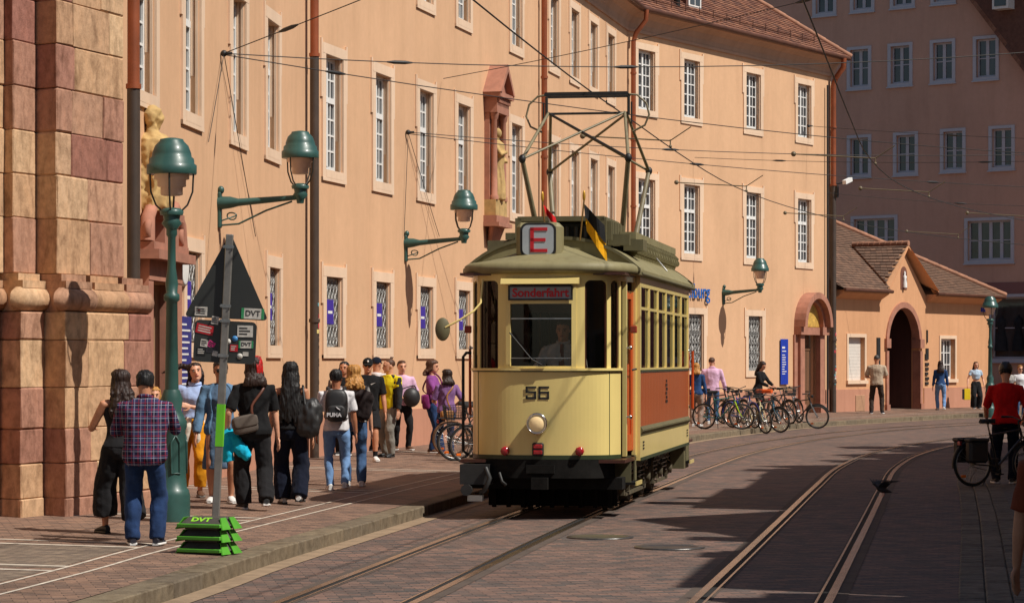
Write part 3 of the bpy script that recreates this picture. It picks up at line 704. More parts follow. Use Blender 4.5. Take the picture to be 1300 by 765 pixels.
# round clock-like plate and a blue banner beside the portal
s_ = SL.s_at(229); mb = MB(); mb.lathe([(0.24, 0), (0.24, 0.05), (0.2, 0.055), (0.0, 0.055)], 24, (0, 0, 0), axis=(0, -1, 0)); build(mb, 'round_plate', WHITEP, uni, SL.M(s_, 0.02, 3.15))
s_ = SL.s_at(222); mb = MB(); mb.b2(-0.4, 0.4, -0.04, 0, 0.0, 1.3, 0); bb = build(mb, 'notice_banner', PM('navy_banner', srgb(44, 46, 120), 0.6, 0.15), uni, SL.M(s_ + 0.35, 0.03, 1.2))
mb = MB()
for k in range(14): mb.b2(-0.3, random.uniform(0.0, 0.3), -0.044, -0.041, 1.18 - k * 0.08, 1.205 - k * 0.08)
build(mb, 'printed_line', WHITEP, bb)
# aedicule with a robed figure on the facade
s_ = SA.s_at(622); M = SA.M(s_, 0, 4.5); mb = MB(); W = 0.52
mb.b2(-W - 0.08, W + 0.08, -0.3, 0, 0.45, 0.6); mb.b2(-W, W, -0.26, 0, 0.6, 0.95, 1); mb.b2(-W - 0.1, W + 0.1, -0.36, 0, 0.36, 0.45)
for k in range(7): x = -0.42 + k * 0.14; mb.tube([(x, -0.16, 0.38), (x * 0.8, -0.1, 0.12), (x * 0.6, -0.03, -0.08)], [0.08, 0.06, 0.03], 6)
for q in (-1, 1): mb.lathe([(0.1, 0.95), (0.1, 1.03), (0.075, 1.06), (0.065, 2.7), (0.09, 2.74), (0.11, 2.86)], 12, (q * (W - 0.1), -0.2, 0)); mb.b2(q * (W - 0.1) - 0.1, q * (W - 0.1) + 0.1, -0.12, 0, 0.95, 2.86)
mb.b2(-W - 0.03, W + 0.03, -0.3, 0, 2.86, 3.2); mb.b2(-W - 0.12, W + 0.12, -0.4, 0, 3.2, 3.3)
for k in range(9): mb.b2(-0.5 + k * 0.12, -0.44 + k * 0.12, -0.35, -0.3, 3.08, 3.19)
z0 = 3.3
mb.prism([(-W - 0.14, -0.42, z0), (-W - 0.02, -0.42, z0), (0, -0.42, z0 + 0.5), (0, -0.42, z0 + 0.66)], (0, 0.42, 0)); mb.prism([(W + 0.14, -0.42, z0), (W + 0.02, -0.42, z0), (0, -0.42, z0 + 0.5), (0, -0.42, z0 + 0.66)], (0, 0.42, 0)); mb.prism([(-W, -0.28, z0), (W, -0.28, z0), (0, -0.28, z0 + 0.55)], (0, 0.28, 0))
ni = build(mb, 'statue_niche', [REDSTONE, YSTONE], uni, M)
mb = MB(); mb.lathe([(0.2, 0.95), (0.22, 1.1), (0.16, 1.6), (0.2, 2.0), (0.19, 2.2), (0.07, 2.3), (0.06, 2.34)], 14, (0, -0.14, 0)); mb.ell((0.01, -0.17, 2.44), (0.085, 0.1, 0.12)); mb.tube([(-0.18, -0.14, 2.18), (-0.2, -0.3, 1.95), (0.02, -0.38, 2.02)], [0.07, 0.06, 0.04], 8); mb.tube([(0.18, -0.14, 2.18), (0.24, -0.24, 1.9), (0.08, -0.36, 1.8)], [0.07, 0.06, 0.04], 8)
for k in range(11): a = k * 0.571; mb.tube([(0.14 * math.cos(a), -0.14 + 0.14 * math.sin(a), 1.75), (0.19 * math.cos(a + .15), -0.14 + 0.19 * math.sin(a + .15), 1.3), (0.2 * math.cos(a), -0.14 + 0.2 * math.sin(a), 0.97)], 0.035, 6)
me = bake(mb, [('REMESH', dict(mode='VOXEL', voxel_size=0.022))]); me.materials.append(YSTONE)
for p_ in me.polygons: p_.use_smooth = True
put('statue', me, ni, M)
# wall camera at the far corner
s_ = SB.L - 0.1; M = SB.M(s_, 0.2, SB.z_at(s_, 236)); mb = MB(); mb.b2(-0.06, 0.06, -0.1, 0.1, -0.4, 0.0, 1); mb.tube([(0, 0, 0.05), (0.1, -0.2, 0.1)], 0.03, 6, mi=1); mb.box((0.2, -0.35, 0.16), (0.55, 0.13, 0.13), Matrix.Rotation(R(-14), 3, 'Y'), 0); build(mb, 'surveillance_camera', [WHITEP, BLACK], uni, M)

# ------------------------------------------------------------------ church pier at the left, block by block
CH = Seg((-5.015, 29.5), (-5.015 + 0.32 * 3, 29.5 + 0.947 * 3))
SAND = stone_mat('church_sandstone', [(0.0, srgb(206, 168, 130)), (0.25, srgb(186, 146, 114)), (0.5, srgb(214, 180, 142)), (0.62, srgb(160, 110, 96)), (0.8, srgb(194, 152, 124)), (1.0, srgb(148, 98, 86))])
church = thing('church_wall', 'weathered red and yellow sandstone block church wall with stepped buttress at the street corner', 'church', CH.M(0, 0, 0.15))
random.seed(21)
def skewed(m_): m_.v = [(v[0] + 0.29 * v[1], v[1], v[2]) for v in m_.v]; return m_
cs = {}
def stone(x0, x1, y0, y1, z0, z1):
    m_ = MB(); m_.cbox(x0 + 0.002, x1 - 0.002, y0 + random.uniform(-0.008, 0.006), y1, z0 + 0.002, z1 - 0.002, random.uniform(0.006, 0.018), 0, 0.004); build(skewed(m_), 'stone', SAND, church, CH.M())
def course(z0, z1, a, b, y0, y1, cuts):
    xs = [a] + [a + (b - a) * c for c in cuts] + [b]
    for p, q in zip(xs[:-1], xs[1:]): stone(p, q, y0, y1, z0, z1)
def rc():
    k = random.choice((1, 2, 2)); return sorted(random.uniform(0.25, 0.8) if k == 1 else c for c in ([random.uniform(0.22, 0.42), random.uniform(0.55, 0.8)] if k == 2 else [0.5]))
ups = [2.86, 3.47, 3.95, 4.43, 4.91, 5.4, 5.88, 6.36, 6.85, 7.4, 8.0, 8.6]
for z0, z1 in zip(ups[:-1], ups[1:]):
    course(z0, z1, 0.0, 1.62, 0.0, 0.7, rc()); course(z0, z1, -0.52, -0.003, 0.30, 0.95, []); course(z0, z1, -1.2, -0.523, 0.43, 1.0, [])
lows = [0.1, 0.40, 0.78, 1.16, 1.61, 2.13, 2.44]
for z0, z1 in zip(lows[:-1], lows[1:]):
    course(z0, z1, -0.06, 2.05, -0.17, 0.7, rc()); course(z0, z1, -0.58, -0.063, 0.14, 0.9, []); course(z0, z1, -1.4, -0.583, 0.44, 1.0, [])
def profile_tube(y_off, z, r, ry):
    pts = [(-1.4, 0.37 - y_off), (-0.56 - 0.0, 0.37 - y_off), (-0.56, 0.11 - y_off), (-0.04, 0.11 - y_off), (-0.04, -0.14 - y_off), (2.05, -0.14 - y_off)]
    return [(x, y, z) for x, y in pts]
# roll moulding: three straight runs
for (xa, xb, y) in ((-1.4, -0.50, 0.5), (-0.56, 0.02, 0.21), (-0.05, 0.62, -0.09), (0.625, 1.4, -0.09), (1.405, 2.03, -0.09)):
    mb = MB(); mb.tube([(xa, y + 0.06, 2.575), (xa + 0.01, y, 2.575), (xb - 0.01, y, 2.575), (xb, y + 0.0, 2.575)], [0.10, 0.135, 0.135, 0.10], 14); mb.b2(xa + 0.02, xb - 0.02, y, y + 0.5, 2.445, 2.7); mb.b2(xa + 0.03, xb - 0.03, y - 0.06, y + 0.4, 2.7, 2.78); mb.b2(xa + 0.05, xb - 0.05, y + 0.02, y + 0.4, 2.78, 2.858); build(skewed(mb), 'moulding', SAND, church, CH.M())
YPL = plaster('cream_plaster', srgb(232, 204, 140), 0.4)
mb = MB(); mb.b2(-6, -1.05, 0.48, 0.9, 2.4, 4.1); build(mb, 'plaster_wall', YPL, church, CH.M())
mb = MB(); mb.b2(-6, -1.19, 0.28, 0.95, 0.1, 2.5); mb.b2(-6, -1.19, 0.3, 0.95, 4.3, 8.6); mb.tube([(-6, 0.28, 4.38), (-1.2, 0.28, 4.38)], 0.09, 8); build(mb, 'wall_base', SAND, church, CH.M())
mb = MB()
mb.tube([(-3, 0.3, 4.17), (-1.0, 0.3, 4.17)], 0.03, 6)
for k in range(24): mb.tube([(-2.9 + k * 0.08, 0.3, 4.15), (-2.9 + k * 0.08, 0.18, 4.24)], 0.012, 4)
build(mb, 'bird_spikes', BLACK, church, CH.M())
mb = MB(); mb.b2(0.0, 1.6, 0.5, 6, 0.1, 8.6); build(mb, 'core_wall', SAND, church, CH.M())

# ------------------------------------------------------------------ gatehouse
G = Seg((10.7, 89.05), (10.7 + 0.55 * 12.9, 89.05 + 0.835 * 12.9))
gate = thing('gatehouse', 'low apricot gatehouse with round arched gateway and small tiled gable', 'building', G.M(0, 0, 0.15))
GPL = plaster('gate_plaster', srgb(210, 158, 118), 0.7)
gc = G.s_at(1147); g1, g2 = G.s_at(1087), G.s_at(1203); EZ = 4.15
mb = MB(); gw = 1.3; zsp = 2.5
wall_with_holes(mb, G.L, -0.1, EZ, [(gc - gw, gc + gw, -0.1, zsp + gw), (g1 - 0.62, g1 + 0.62, 1.25, 2.7), (g2 - 0.62, g2 + 0.62, 1.25, 2.7)], 0.3, 0, 0)
# spandrels of the arch
nA = 16
for k in range(nA):
    a0, a1 = math.pi * k / nA, math.pi * (k + 1) / nA
    p0, p1 = (gc + gw * math.cos(a0), zsp + gw * math.sin(a0)), (gc + gw * math.cos(a1), zsp + gw * math.sin(a1))
    mb.add([(p0[0], 0, p0[1]), (p1[0], 0, p1[1]), (p1[0], 0, zsp + gw), (p0[0], 0, zsp + gw)], [(0, 1, 2, 3)])
# gable over the gate
gpk = 5.75; gh = 1.95
mb.add([(gc - gh, 0, EZ), (gc + gh, 0, EZ), (gc + 0.0, 0, gpk)], [(0, 1, 2)])
build(mb, 'wall', GPL, gate, G.M())
for (a, b) in ((-0.02, gc - gw - 0.35), (gc + gw + 0.35, G.L)): mb = MB(); mb.b2(a, b, -0.03, 0, -0.1, 0.95); build(mb, 'plinth', PINKP, gate, G.M())
mb = MB(); mb.add([(G.L, 0, -0.1), (G.L, 8, -0.1), (G.L, 8, EZ), (G.L, 0, EZ)], [(0, 1, 2, 3)]); build(mb, 'side_wall', GPL, gate, G.M())
M = G.M(gc); mb = MB()
for q in (-1, 1): mb.b2(min(q * (gw - 0.02), q * (gw + 0.17)), max(q * (gw - 0.02), q * (gw + 0.17)), -0.06, 0.25, 0, zsp - 0.25); mb.b2(min(q * (gw - 0.1), q * (gw + 0.24)), max(q * (gw - 0.1), q * (gw + 0.24)), -0.1, 0.25, zsp - 0.15, zsp + 0.17); mb.b2(min(q * (gw - 0.04), q * (gw + 0.22)), max(q * (gw - 0.04), q * (gw + 0.22)), -0.1, 0.25, 0, 0.4)
arch_band(mb, gw - 0.04, gw + 0.16, -0.05, 0.25, zsp, 18); ga = build(mb, 'gate_arch', REDSTONE, gate, M)
mb = MB(); DG = PM('gate_wood', srgb(72, 40, 34), 0.65, 0.25, 5, 0.3, 20, stretch=(1, 1, 0.1)); mb.b2(-gw, 0.3, 1.6, 1.66, 0, zsp); mb.b2(0.3, gw, 1.6, 1.66, 0, zsp + 1); mb.b2(-gw, gw, 1.62, 1.7, zsp, zsp + gw); mb.b2(-gw - 0.5, -gw + 0.0, 0.3, 1.7, 0, 4); mb.b2(gw, gw + 0.5, 0.3, 1.7, 0, 4); mb.b2(-gw - 0.3, gw + 0.3, 0.3, 1.7, zsp + gw, zsp + gw + 0.1); build(mb, 'gate_door', DG, gate, M)
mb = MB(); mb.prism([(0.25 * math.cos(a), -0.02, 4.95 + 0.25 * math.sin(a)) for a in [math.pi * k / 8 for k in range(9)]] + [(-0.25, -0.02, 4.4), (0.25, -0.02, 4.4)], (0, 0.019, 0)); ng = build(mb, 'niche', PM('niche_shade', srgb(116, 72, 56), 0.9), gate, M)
mb = MB(); mb.lathe([(0.09, 4.46), (0.09, 4.6), (0.06, 4.75), (0.08, 4.85), (0.03, 4.9), (0.045, 4.97), (0.02, 5.03)], 10, (-0.04, -0.06, 0)); build(mb, 'niche_figure', WHITEP, ng, M)
for gx, blind in ((g1, True), (g2, False)):
    Mw = G.M(gx, 0, 1.25); mb = MB()
    for q in (-1, 1): mb.b2(min(q * 0.62, q * 0.74), max(q * 0.62, q * 0.74), -0.03, 0, -0.1, 1.57)
    mb.b2(-0.62, 0.62, -0.03, 0, 1.45, 1.57); mb.b2(-0.78, 0.78, -0.08, 0.02, -0.12, -0.0); wo_ = build(mb, 'window', TRIM, gate, Mw)
    if blind:
        mb = MB()
        for k in range(13): mb.b2(-0.62, 0.62, 0.14, 0.155 + 0.004 * (k % 2), k * 0.1115, k * 0.1115 + 0.108)
        build(mb, 'roller_blind', PM('blind', srgb(214, 206, 196), 0.6, 0.06), wo_, Mw)
    else:
        build(sash(1.24, 1.45, 2, 3, None, 0.16), 'sash', WHITEP, wo_, Mw); build(pane(1.24, 1.45, 0.2), 'pane', WGLASS, wo_, Mw)
# eaves, roofs
def gp(s, out, z): q = G.a + G.d * s + G.n * out; return Vector((q.x, q.y, z))
mb = MB(); mb.prism([(0, 0, 3.98), (0, -0.06, 4.0), (0, -0.35, 4.18), (0, -0.38, 4.26), (0, 0, 4.26)], (gc - gh + 0.05, 0, 0)); build(mb, 'cornice', GPL, gate, G.M()); mb = MB(); mb.prism([(gc + gh - 0.05, 0, 3.98), (gc + gh - 0.05, -0.06, 4.0), (gc + gh - 0.05, -0.35, 4.18), (gc + gh - 0.05, -0.38, 4.26), (gc + gh - 0.05, 0, 4.26)], (G.L + 0.35 - gc - gh + 0.05, 0, 0)); build(mb, 'cornice', GPL, gate, G.M())
for (a, b) in ((-0.1, gc - gh + 0.1), (gc + gh - 0.1, G.L + 0.4)): mb = MB(); mb.tube([gp(a, 0.46, 4.27), gp(b, 0.46, 4.27)], 0.06, 8); build(mb, 'gutter', GUTTER, gate, I4)
rz2, bk = 7.6, -4.6
A_, B_, C_, D_ = gp(-0.2, 0.45, 4.3), gp(G.L + 0.45, 0.45, 4.3), gp(5.2, bk, rz2), gp(-0.2, bk, rz2)
gtb = (gpk + 0.12 - 4.3) / (rz2 - 4.3); ob = 0.45 + (bk - 0.45) * gtb; K_ = gp(gc, ob, gpk + 0.12)
for qd in ([A_, gp(gc - gh, 0.45, 4.3), K_, gp(-0.2, ob, gpk + 0.12)], [gp(gc + gh, 0.45, 4.3), B_, B_.lerp(C_, gtb), K_], [gp(-0.2, ob, gpk + 0.12), B_.lerp(C_, gtb), C_, D_]):
    mb = MB(); mb.add(qd, [(0, 1, 2, 3)]); r1 = build(mb, 'roof', TILES_G[1], gate, I4); tile_roof(qd, 'roof_tiles', r1, 0.17, 0.17, TILES_G)
E_ = gp(G.L + 0.45, -9, 4.3); mb = MB(); mb.add([B_, E_, C_], [(0, 1, 2)]); build(mb, 'hip_roof', TILES_G[1], gate, I4)
mb = MB()
for k in range(22): mb.tube([B_.lerp(C_, k / 22) + Vector((0, 0, 0.06)), B_.lerp(C_, (k + 1.1) / 22) + Vector((0, 0, 0.06))], [0.1, 0.085], 8)
build(mb, 'hip_ridge', RIDGE, gate, I4)
# cross gable roof
pk = gpk + 0.12; tb = (pk - 4.3) / (rz2 - 4.3); outp = 0.5; fo = 0.2
pf, pb = gp(gc, fo, pk), gp(gc, 0.45 + (bk - 0.45) * tb, pk)
for q in (-1, 1):
    e0, e1 = gp(gc + q * (gh + 0.12), fo, 4.27), gp(gc + q * (gh + 0.05), 0.44, 4.31)
    mb = MB(); vs = [e0, pf, pb, e1]; vs2 = [v + Vector((0, 0, 0.08)) for v in vs]; mb.add(vs + vs2, [(0, 1, 2, 3), (4, 5, 6, 7), (0, 1, 5, 4), (1, 2, 6, 5), (2, 3, 7, 6), (3, 0, 4, 7)]); rr_ = build(mb, 'gable_roof', GPL, gate, I4)
    # tiles on the slope
    up = Vector((0, 0, 0.09)); tile_roof([e0 + up, e1 + up + (pb - pf) * 0.001, pb + up, pf + up] if q < 0 else [e1 + up, e0 + up, pf + up, pb + up], 'roof_tiles', rr_, 0.2, 0.2, TILES_G)
mb = MB(); 
for k in range(10): mb.tube([pf.lerp(pb, k / 10) + Vector((0, 0, 0.13)), pf.lerp(pb, (k + 1.06) / 10) + Vector((0, 0, 0.13))], [0.11, 0.09], 8)
build(mb, 'ridge', RIDGE, gate, I4)
# name plates and house letters next to the gate
mb = MB(); mb.b2(-0.12, 0.12, -0.04, 0, 1.6, 2.7); pl = build(mb, 'notice_case', BLACK, gate, G.M(gc - gw - 0.75))
mb = MB(); M = G.M(gc + gw + 0.62)
mb.b2(-0.04, 0.04, -0.04, 0, 2.55, 3.0); mb.b2(-0.1, 0.1, -0.04, 0, 1.95, 2.35); mb.b2(-0.17, -0.1, -0.04, 0, 1.95, 2.15)
for k in range(5): mb.b2(-0.16 + 0.02 * (k % 2), 0.13 - 0.03 * (k % 3), -0.04, 0, 1.74 - k * 0.17, 1.84 - k * 0.17)
build(mb, 'wall_letters', BLACK, gate, M)
mb = MB(); mb.b2(-0.2, 0.2, -0.04, 0, 3.72, 3.88); build(mb, 'street_name_plate', SIGNB, gate, G.M(G.L - 0.6))
mb = MB(); mb.cbox(-0.35, 0.35, -0.034, 0.0, 0.2, 0.75, 0.01); build(mb, 'vent_plate', PM('pale_plate', srgb(170, 130, 100), 0.8), gate, G.M(1.9, 0.02))

# ------------------------------------------------------------------ tall old-rose building in the shade behind
dP = Vector((0.78, -0.62)).normalized()
PK = Seg((18.8 - dP.x * 14, 105 - dP.y * 14), (18.8 + dP.x * 9, 105 + dP.y * 9))
pink = thing('pink_building', 'tall dusty pink plastered house in shade with pale grey window frames', 'building', PK.M(0, 0, 0.1))
PPL = plaster('old_rose_plaster', srgb(212, 170, 150), 0.5); PDK = plaster('mauve_base', srgb(150, 108, 104), 0.5)
FRM = PM('grey_white_frame', srgb(196, 196, 204), 0.6, 0.05)
def dbl(w, h, n=2):
    mb = MB(); x = w / 2
    for q in (-1, 1): mb.b2(min(q * x, q * (x + 0.14)), max(q * x, q * (x + 0.14)), -0.05, 0.02, -0.12, h + 0.12)
    mb.b2(-x, x, -0.05, 0.02, h, h + 0.12); mb.b2(-x - 0.17, x + 0.17, -0.1, 0.02, -0.17, -0.12); mb.b2(-x, x, -0.05, 0.02, -0.12, 0); return mb
def dsash(w, h, n=2):
    mb = MB(); x = w / 2; y = 0.12
    for k in range(n):
        a, b = -x + w * k / n, -x + w * (k + 1) / n
        mb.b2(a, a + 0.07, y, y + 0.05, 0, h); mb.b2(b - 0.07, b, y, y + 0.05, 0, h); mb.b2(a + 0.07, b - 0.07, y, y + 0.05, 0, 0.08); mb.b2(a + 0.07, b - 0.07, y, y + 0.05, h - 0.07, h); mb.b2(a + 0.07, b - 0.07, y + 0.008, y + 0.045, h * 0.5 - 0.02, h * 0.5 + 0.02)
    return mb
kinds = {'n': (0.86, 1.5, 2), 'w': (1.9, 1.55, 4), 's': (1.5, 2.4, 1)}
kin = {k: (dbl(*v).mesh('window', FRM), dsash(*v).mesh('sash', FRM), pane(v[0], v[1], 0.15).mesh('pane', WGLASS)) for k, v in kinds.items()}
pw = []
def px(u, v_bot, key):
    s = PK.s_at(u); z = PK.z_at(s, v_bot); pw.append((s, z, key))
for u, v in ((1091, 110), (1143, 106), (1197, 102), (1252, 98)): px(u, v, 'n')
for u, v in ((1047, 17), (1095, 12), (1146, 7), (1198, 2)): px(u, v, 'n')
for u, v in ((1091, 222), (1150, 219), (1210, 215), (1272, 212)): px(u, v, 'n')
for u, v in ((1110, 326), (1256, 330)): px(u, v, 'w')
px(1281, 455, 's')
zb = 3.9; TOPP = 24
mb = MB(); hs = [(s - kinds[k][0] / 2, s + kinds[k][0] / 2, z, z + kinds[k][1]) for s, z, k in pw]
hs = [h for h in hs]; wall_with_holes(mb, PK.L, -0.1, TOPP, hs, 0.2, 0, 0); build(mb, 'wall', PPL, pink, PK.M())
mb = MB(); sx = pw[-1][0]; zt_ = PK.z_at(sx, 358)
mb.b2(sx - 5, sx - 0.9, -0.025, 0, -0.1, zt_); mb.b2(sx + 0.9, PK.L, -0.025, 0, -0.1, zt_); mb.b2(sx - 0.9, sx + 0.9, -0.025, 0, pw[-1][1] + 2.53, zt_); build(mb, 'shop_base', PDK, pink, PK.M())
for s, z, k in pw:
    M = PK.M(s, 0, z); o = put('window', kin[k][0], pink, M); put('sash', kin[k][1], o, M); put('pane', kin[k][2], o, M)
# steep roof edge of the pink house: gable line falling to the right
s0, s1 = PK.s_at(1232), PK.s_at(1300); zA, zB = PK.z_at(s0, -5), PK.z_at(s1, 85)
mb = MB(); d0 = s1 - s0; ex = 5.5; sl = (zB - zA) / d0
vs = [(s0 - 2.5, -0.35, zA - 2.5 * sl), (s1 + ex, -0.35, zB + ex * sl), (s1 + ex + 5, -0.35, zB + ex * sl + 0.5), (s1 + ex + 5, -0.35, zA + 6), (s0 - 2.5, -0.35, zA + 6)]
mb.prism(vs, (0, 0.3, 0)); 
A_, B_ = PK.M() @ Vector((s0 - 2.5, -0.4, zA - 2.5 * sl)), PK.M() @ Vector((s1 + ex, -0.4, zB + ex * sl))
rp = build(mb, 'roof', TILES[2], pink, PK.M())
C_, D_ = PK.M() @ Vector((s1 + ex + 4, -0.4 , zB + ex * sl + 1)), PK.M() @ Vector((s1 + 1, -0.4, zA - 1 * sl + 5))
tile_roof([A_, B_, B_ + Vector((1.5, 0.4, 4)), A_ + Vector((5, 0.4, 6))], 'roof_tiles', rp, 0.25, 0.25, TILES)
sdw = PK.s_at(1283); M = PK.M(sdw, 0.5, PK.z_at(sdw, 14)); mb = MB(); mb.b2(-0.35, 0.35, -0.35, 0.2, 0, 1.0, 0); mb.b2(-0.25, 0.25, -0.37, -0.34, 0.1, 0.9, 1); build(mb, 'dormer', [WHITEP, WGLASS], pink, M)
# dresses hanging in the shop window
for k, (du, c) in enumerate(((-0.4, (0.03, 0.028, 0.03)), (0.35, (0.02, 0.02, 0.022)))):
    mb = MB(); mb.lathe([(0.28, 0), (0.22, 0.5), (0.13, 0.8), (0.2, 1.1), (0.16, 1.25), (0.05, 1.32), (0.05, 1.4)], 12); build(mb, 'display_dress', fabric('display_%d' % k, c), pink, PK.M(sx + du, -0.135, pw[-1][1] + 0.3))

# ------------------------------------------------------------------ unseen houses added out of frame, shaped to shade the right half of the street
random.seed(5)
HPL = [plaster('house_cream', srgb(214, 196, 160), 0.4), plaster('house_grey', srgb(178, 172, 162), 0.4), plaster('house_sand', srgb(204, 176, 140), 0.4)]
rdd = [0.0]
for a, b in zip(REDGE[:-1], REDGE[1:]): rdd.append(rdd[-1] + (b - a).length)
def edge_x(y):  # wanted edge of the added houses' shadow on the road
    pts = [(10, -1.2), (21, 1.3), (26, 2.0), (29, 1.5), (30, 1.2), (36, 2.0), (45, 4.1), (55, 6.6), (66, 10.4), (80, 16)]
    for (a, xa), (b, xb) in zip(pts[:-1], pts[1:]):
        if a <= y <= b: return xa + (xb - xa) * (y - a) / (b - a)
    return 16
SHADE_HOUSES = []; s = 2.0; rh = random.Random(11)
while s < 55:
    L_ = rh.choice((1.9, 2.6, 3.4, 4.4, 5.4)); a, b = at_len(REDGE, rdd, s), at_len(REDGE, rdd, s + L_); d = (b - a).normalized(); c = (a + b) / 2 + Vector((d.y, -d.x)) * 4.0
    h_ = 4.0
    while h_ < 13.5:
        t_ = c - SUN_AZ * (h_ / math.tan(SUN_EL))
        if t_.x < edge_x(t_.y): break
        h_ += 0.1
    h_ = max(5.5, h_ + rh.choice((-0.6, 0.0, 0.2, 0.5))); SHADE_HOUSES.append((s, L_ - 0.05, h_ - (rh.uniform(1.2, 2.4) if s > 20 else rh.uniform(0.8, 3.4)), h_, rh.random() < 0.45)); s += L_
hn = ['cream', 'grey', 'sand']
for k, (s, L_, ze, zr, gab) in enumerate(SHADE_HOUSES):
    a, b = at_len(REDGE, rdd, s), at_len(REDGE, rdd, s + L_); d = (b - a).normalized(); n = Vector((d.y, -d.x)); a = a + n * 4.0
    
    if not gab: ze, zr = zr - 0.3 - 0.7 * (k % 2), zr + 0.3
    M = T(a.x, a.y, 0, math.atan2(d.y, d.x)); o = thing('shade_house', 'unseen %s plastered house, %s in a row added to shade the street' % (hn[k % 3], ['first', 'second', 'third', 'fourth', 'fifth', 'sixth', 'seventh', 'eighth', 'ninth', 'tenth', 'eleventh', 'twelfth', 'thirteenth', 'fourteenth', 'fifteenth', 'sixteenth', 'seventeenth', 'eighteenth', 'nineteenth', 'twentieth', 'last but five', 'last but four', 'last but three', 'last but two', 'last but one', 'last'][k]), 'house', M, 'unseen houses added to shade the street')
    mb = MB(); mb.b2(0, L_, -8, 0, -0.1, ze); (mb.prism([(0, 0, ze), (L_, 0, ze), (L_ / 2, 0, zr)], (0, -8, 0)) if gab else mb.prism([(0, 0, ze), (0, -4, zr), (0, -8, ze)], (L_, 0, 0))); build(mb, 'wall', HPL[k % 3], o, M)
    for q in range(1 if gab else 2):
        x = rh.uniform(0.3, L_ - 0.8); wc = rh.uniform(0.35, 0.7); mb = MB(); mb.b2(x, x + wc, -1.4, -0.8 + 0.1 * q, ze, zr + rh.uniform(0.5, 1.3)); build(mb, 'shade_chimney', REDSTONE, o, M)  # chimneys added to break up the cast shadow
    for q in (0, 1):
        x0, x1 = (-0.2, L_ / 2) if q == 0 else (L_ + 0.2, L_ / 2); mb = MB(); y0_ = 0.25 if q == 0 else -8.25
        if gab: mb.prism([(x0, 0.25, ze - 0.15), (x1, 0.25, zr + 0.1), (x1, 0.25, zr + 0.25), (x0, 0.25, ze)], (0, -8.5, 0))
        else: mb.prism([(-0.03, y0_, ze - 0.05), (-0.03, -4, zr + 0.03), (-0.03, -4, zr + 0.15), (-0.03, y0_, ze + 0.07)], (L_ + 0.06, 0, 0))
        build(mb, 'roof', TILES[k % 4], o, M)
    for zf in (z_ for z_ in (1.0, 3.3, 5.5) if z_ + 1.5 < ze):
        for q in range(2 if L_ > 3.5 else 1):
            x = L_ * (q + 1) / (3 if L_ > 3.5 else 2); mb = MB(); mb.b2(x - 0.5, x + 0.5, 0.0, 0.06, zf, zf + 1.4); wv = build(mb, 'window', FRM, o, M); mb = MB(); mb.b2(x - 0.42, x - 0.03, 0.04, 0.07, zf + 0.08, zf + 1.32); mb.b2(x + 0.03, x + 0.42, 0.04, 0.07, zf + 0.08, zf + 1.32); build(mb, 'pane', WGLASS, wv, M)
# ------------------------------------------------------------------ tram (local: origin on the ground under the nose, +y to the rear, x to its right as seen from the front)
TM = T(0.343, 32.03, 0.0, -math.atan(0.16))
tram = thing('tram', 'vintage cream tram number 56 with orange wooden sides and olive roof on the track', 'tram', TM)
def painted(name, col, rough=0.28, var=0.05, coat=0.5, grime=0.25):
    if name in MATS: return MATS[name]
    m, n, p, out = nodes(name); co = coords(n); cs_ = coords(n, (3, 3, 0.5))
    f = noise_tex(n, co, 1.3, 5, 0.6); c = ramp(n, f, [(0.3, sc3(col, 1 - var)), (0.7, sc3(col, 1 + var))])
    st = noise_tex(n, cs_, 3, 6, 0.7); c = mixc(n, grime, c, ramp(n, st, [(0.3, (0.66, 0.6, 0.5)), (0.55, (1, 1, 1))]), 'MULTIPLY')
    n.links.new(c, p.inputs['Base Color']); p.inputs['Coat Weight'].default_value = coat; p.inputs['Coat Roughness'].default_value = 0.1
    rr = n.nodes.new('ShaderNodeMapRange'); n.links.new(st, rr.inputs[0]); rr.inputs[3].default_value = rough + 0.15; rr.inputs[4].default_value = rough; n.links.new(rr.outputs[0], p.inputs['Roughness'])
    bump(n, p, noise_tex(n, co, 2.2, 2), 0.05, 0.02); MATS[name] = m; return m
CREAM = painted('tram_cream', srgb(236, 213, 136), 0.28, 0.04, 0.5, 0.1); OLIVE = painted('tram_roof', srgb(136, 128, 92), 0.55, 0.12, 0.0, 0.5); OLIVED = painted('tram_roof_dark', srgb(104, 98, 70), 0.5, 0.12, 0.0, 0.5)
GREENS = PM('tram_green_line', srgb(52, 62, 40), 0.4, 0.1); DARKU = PM('tram_underframe', (0.012, 0.011, 0.010), 0.9, 0.4, 6, 0.3, 40, spec=0.15)
def wood(name, col):
    m, n, p, out = nodes(name); co = coords(n, (9, 9, 0.35)); f = noise_tex(n, co, 3.0, 6, 0.7, 0.8)
    c = ramp(n, f, [(0.25, sc3(col, 0.62)), (0.5, col), (0.75, sc3(col, 1.25))]); n.links.new(c, p.inputs['Base Color'])
    p.inputs['Roughness'].default_value = 0.35; p.inputs['Coat Weight'].default_value = 0.15; p.inputs['Coat Roughness'].default_value = 0.15
    bump(n, p, f, 0.08, 0.01); MATS[name] = m; return m
WOOD = wood('varnished_teak', srgb(172, 80, 24)); DOORW = wood('door_orange', srgb(190, 76, 30)); INTW = wood('interior_wood', srgb(74, 38, 26))
TGLASS = glass_mat('tram_glass', (0.36, 0.35, 0.32), 0.03); WSG = glass_mat('windscreen_glass', (0.86, 0.86, 0.84), 0.03); CHROME = PM('chrome', (0.75, 0.74, 0.72), 0.12, 0.05, 5, metal=1.0)
HW = 1.05; Y0, Y1 = 1.35, 7.75
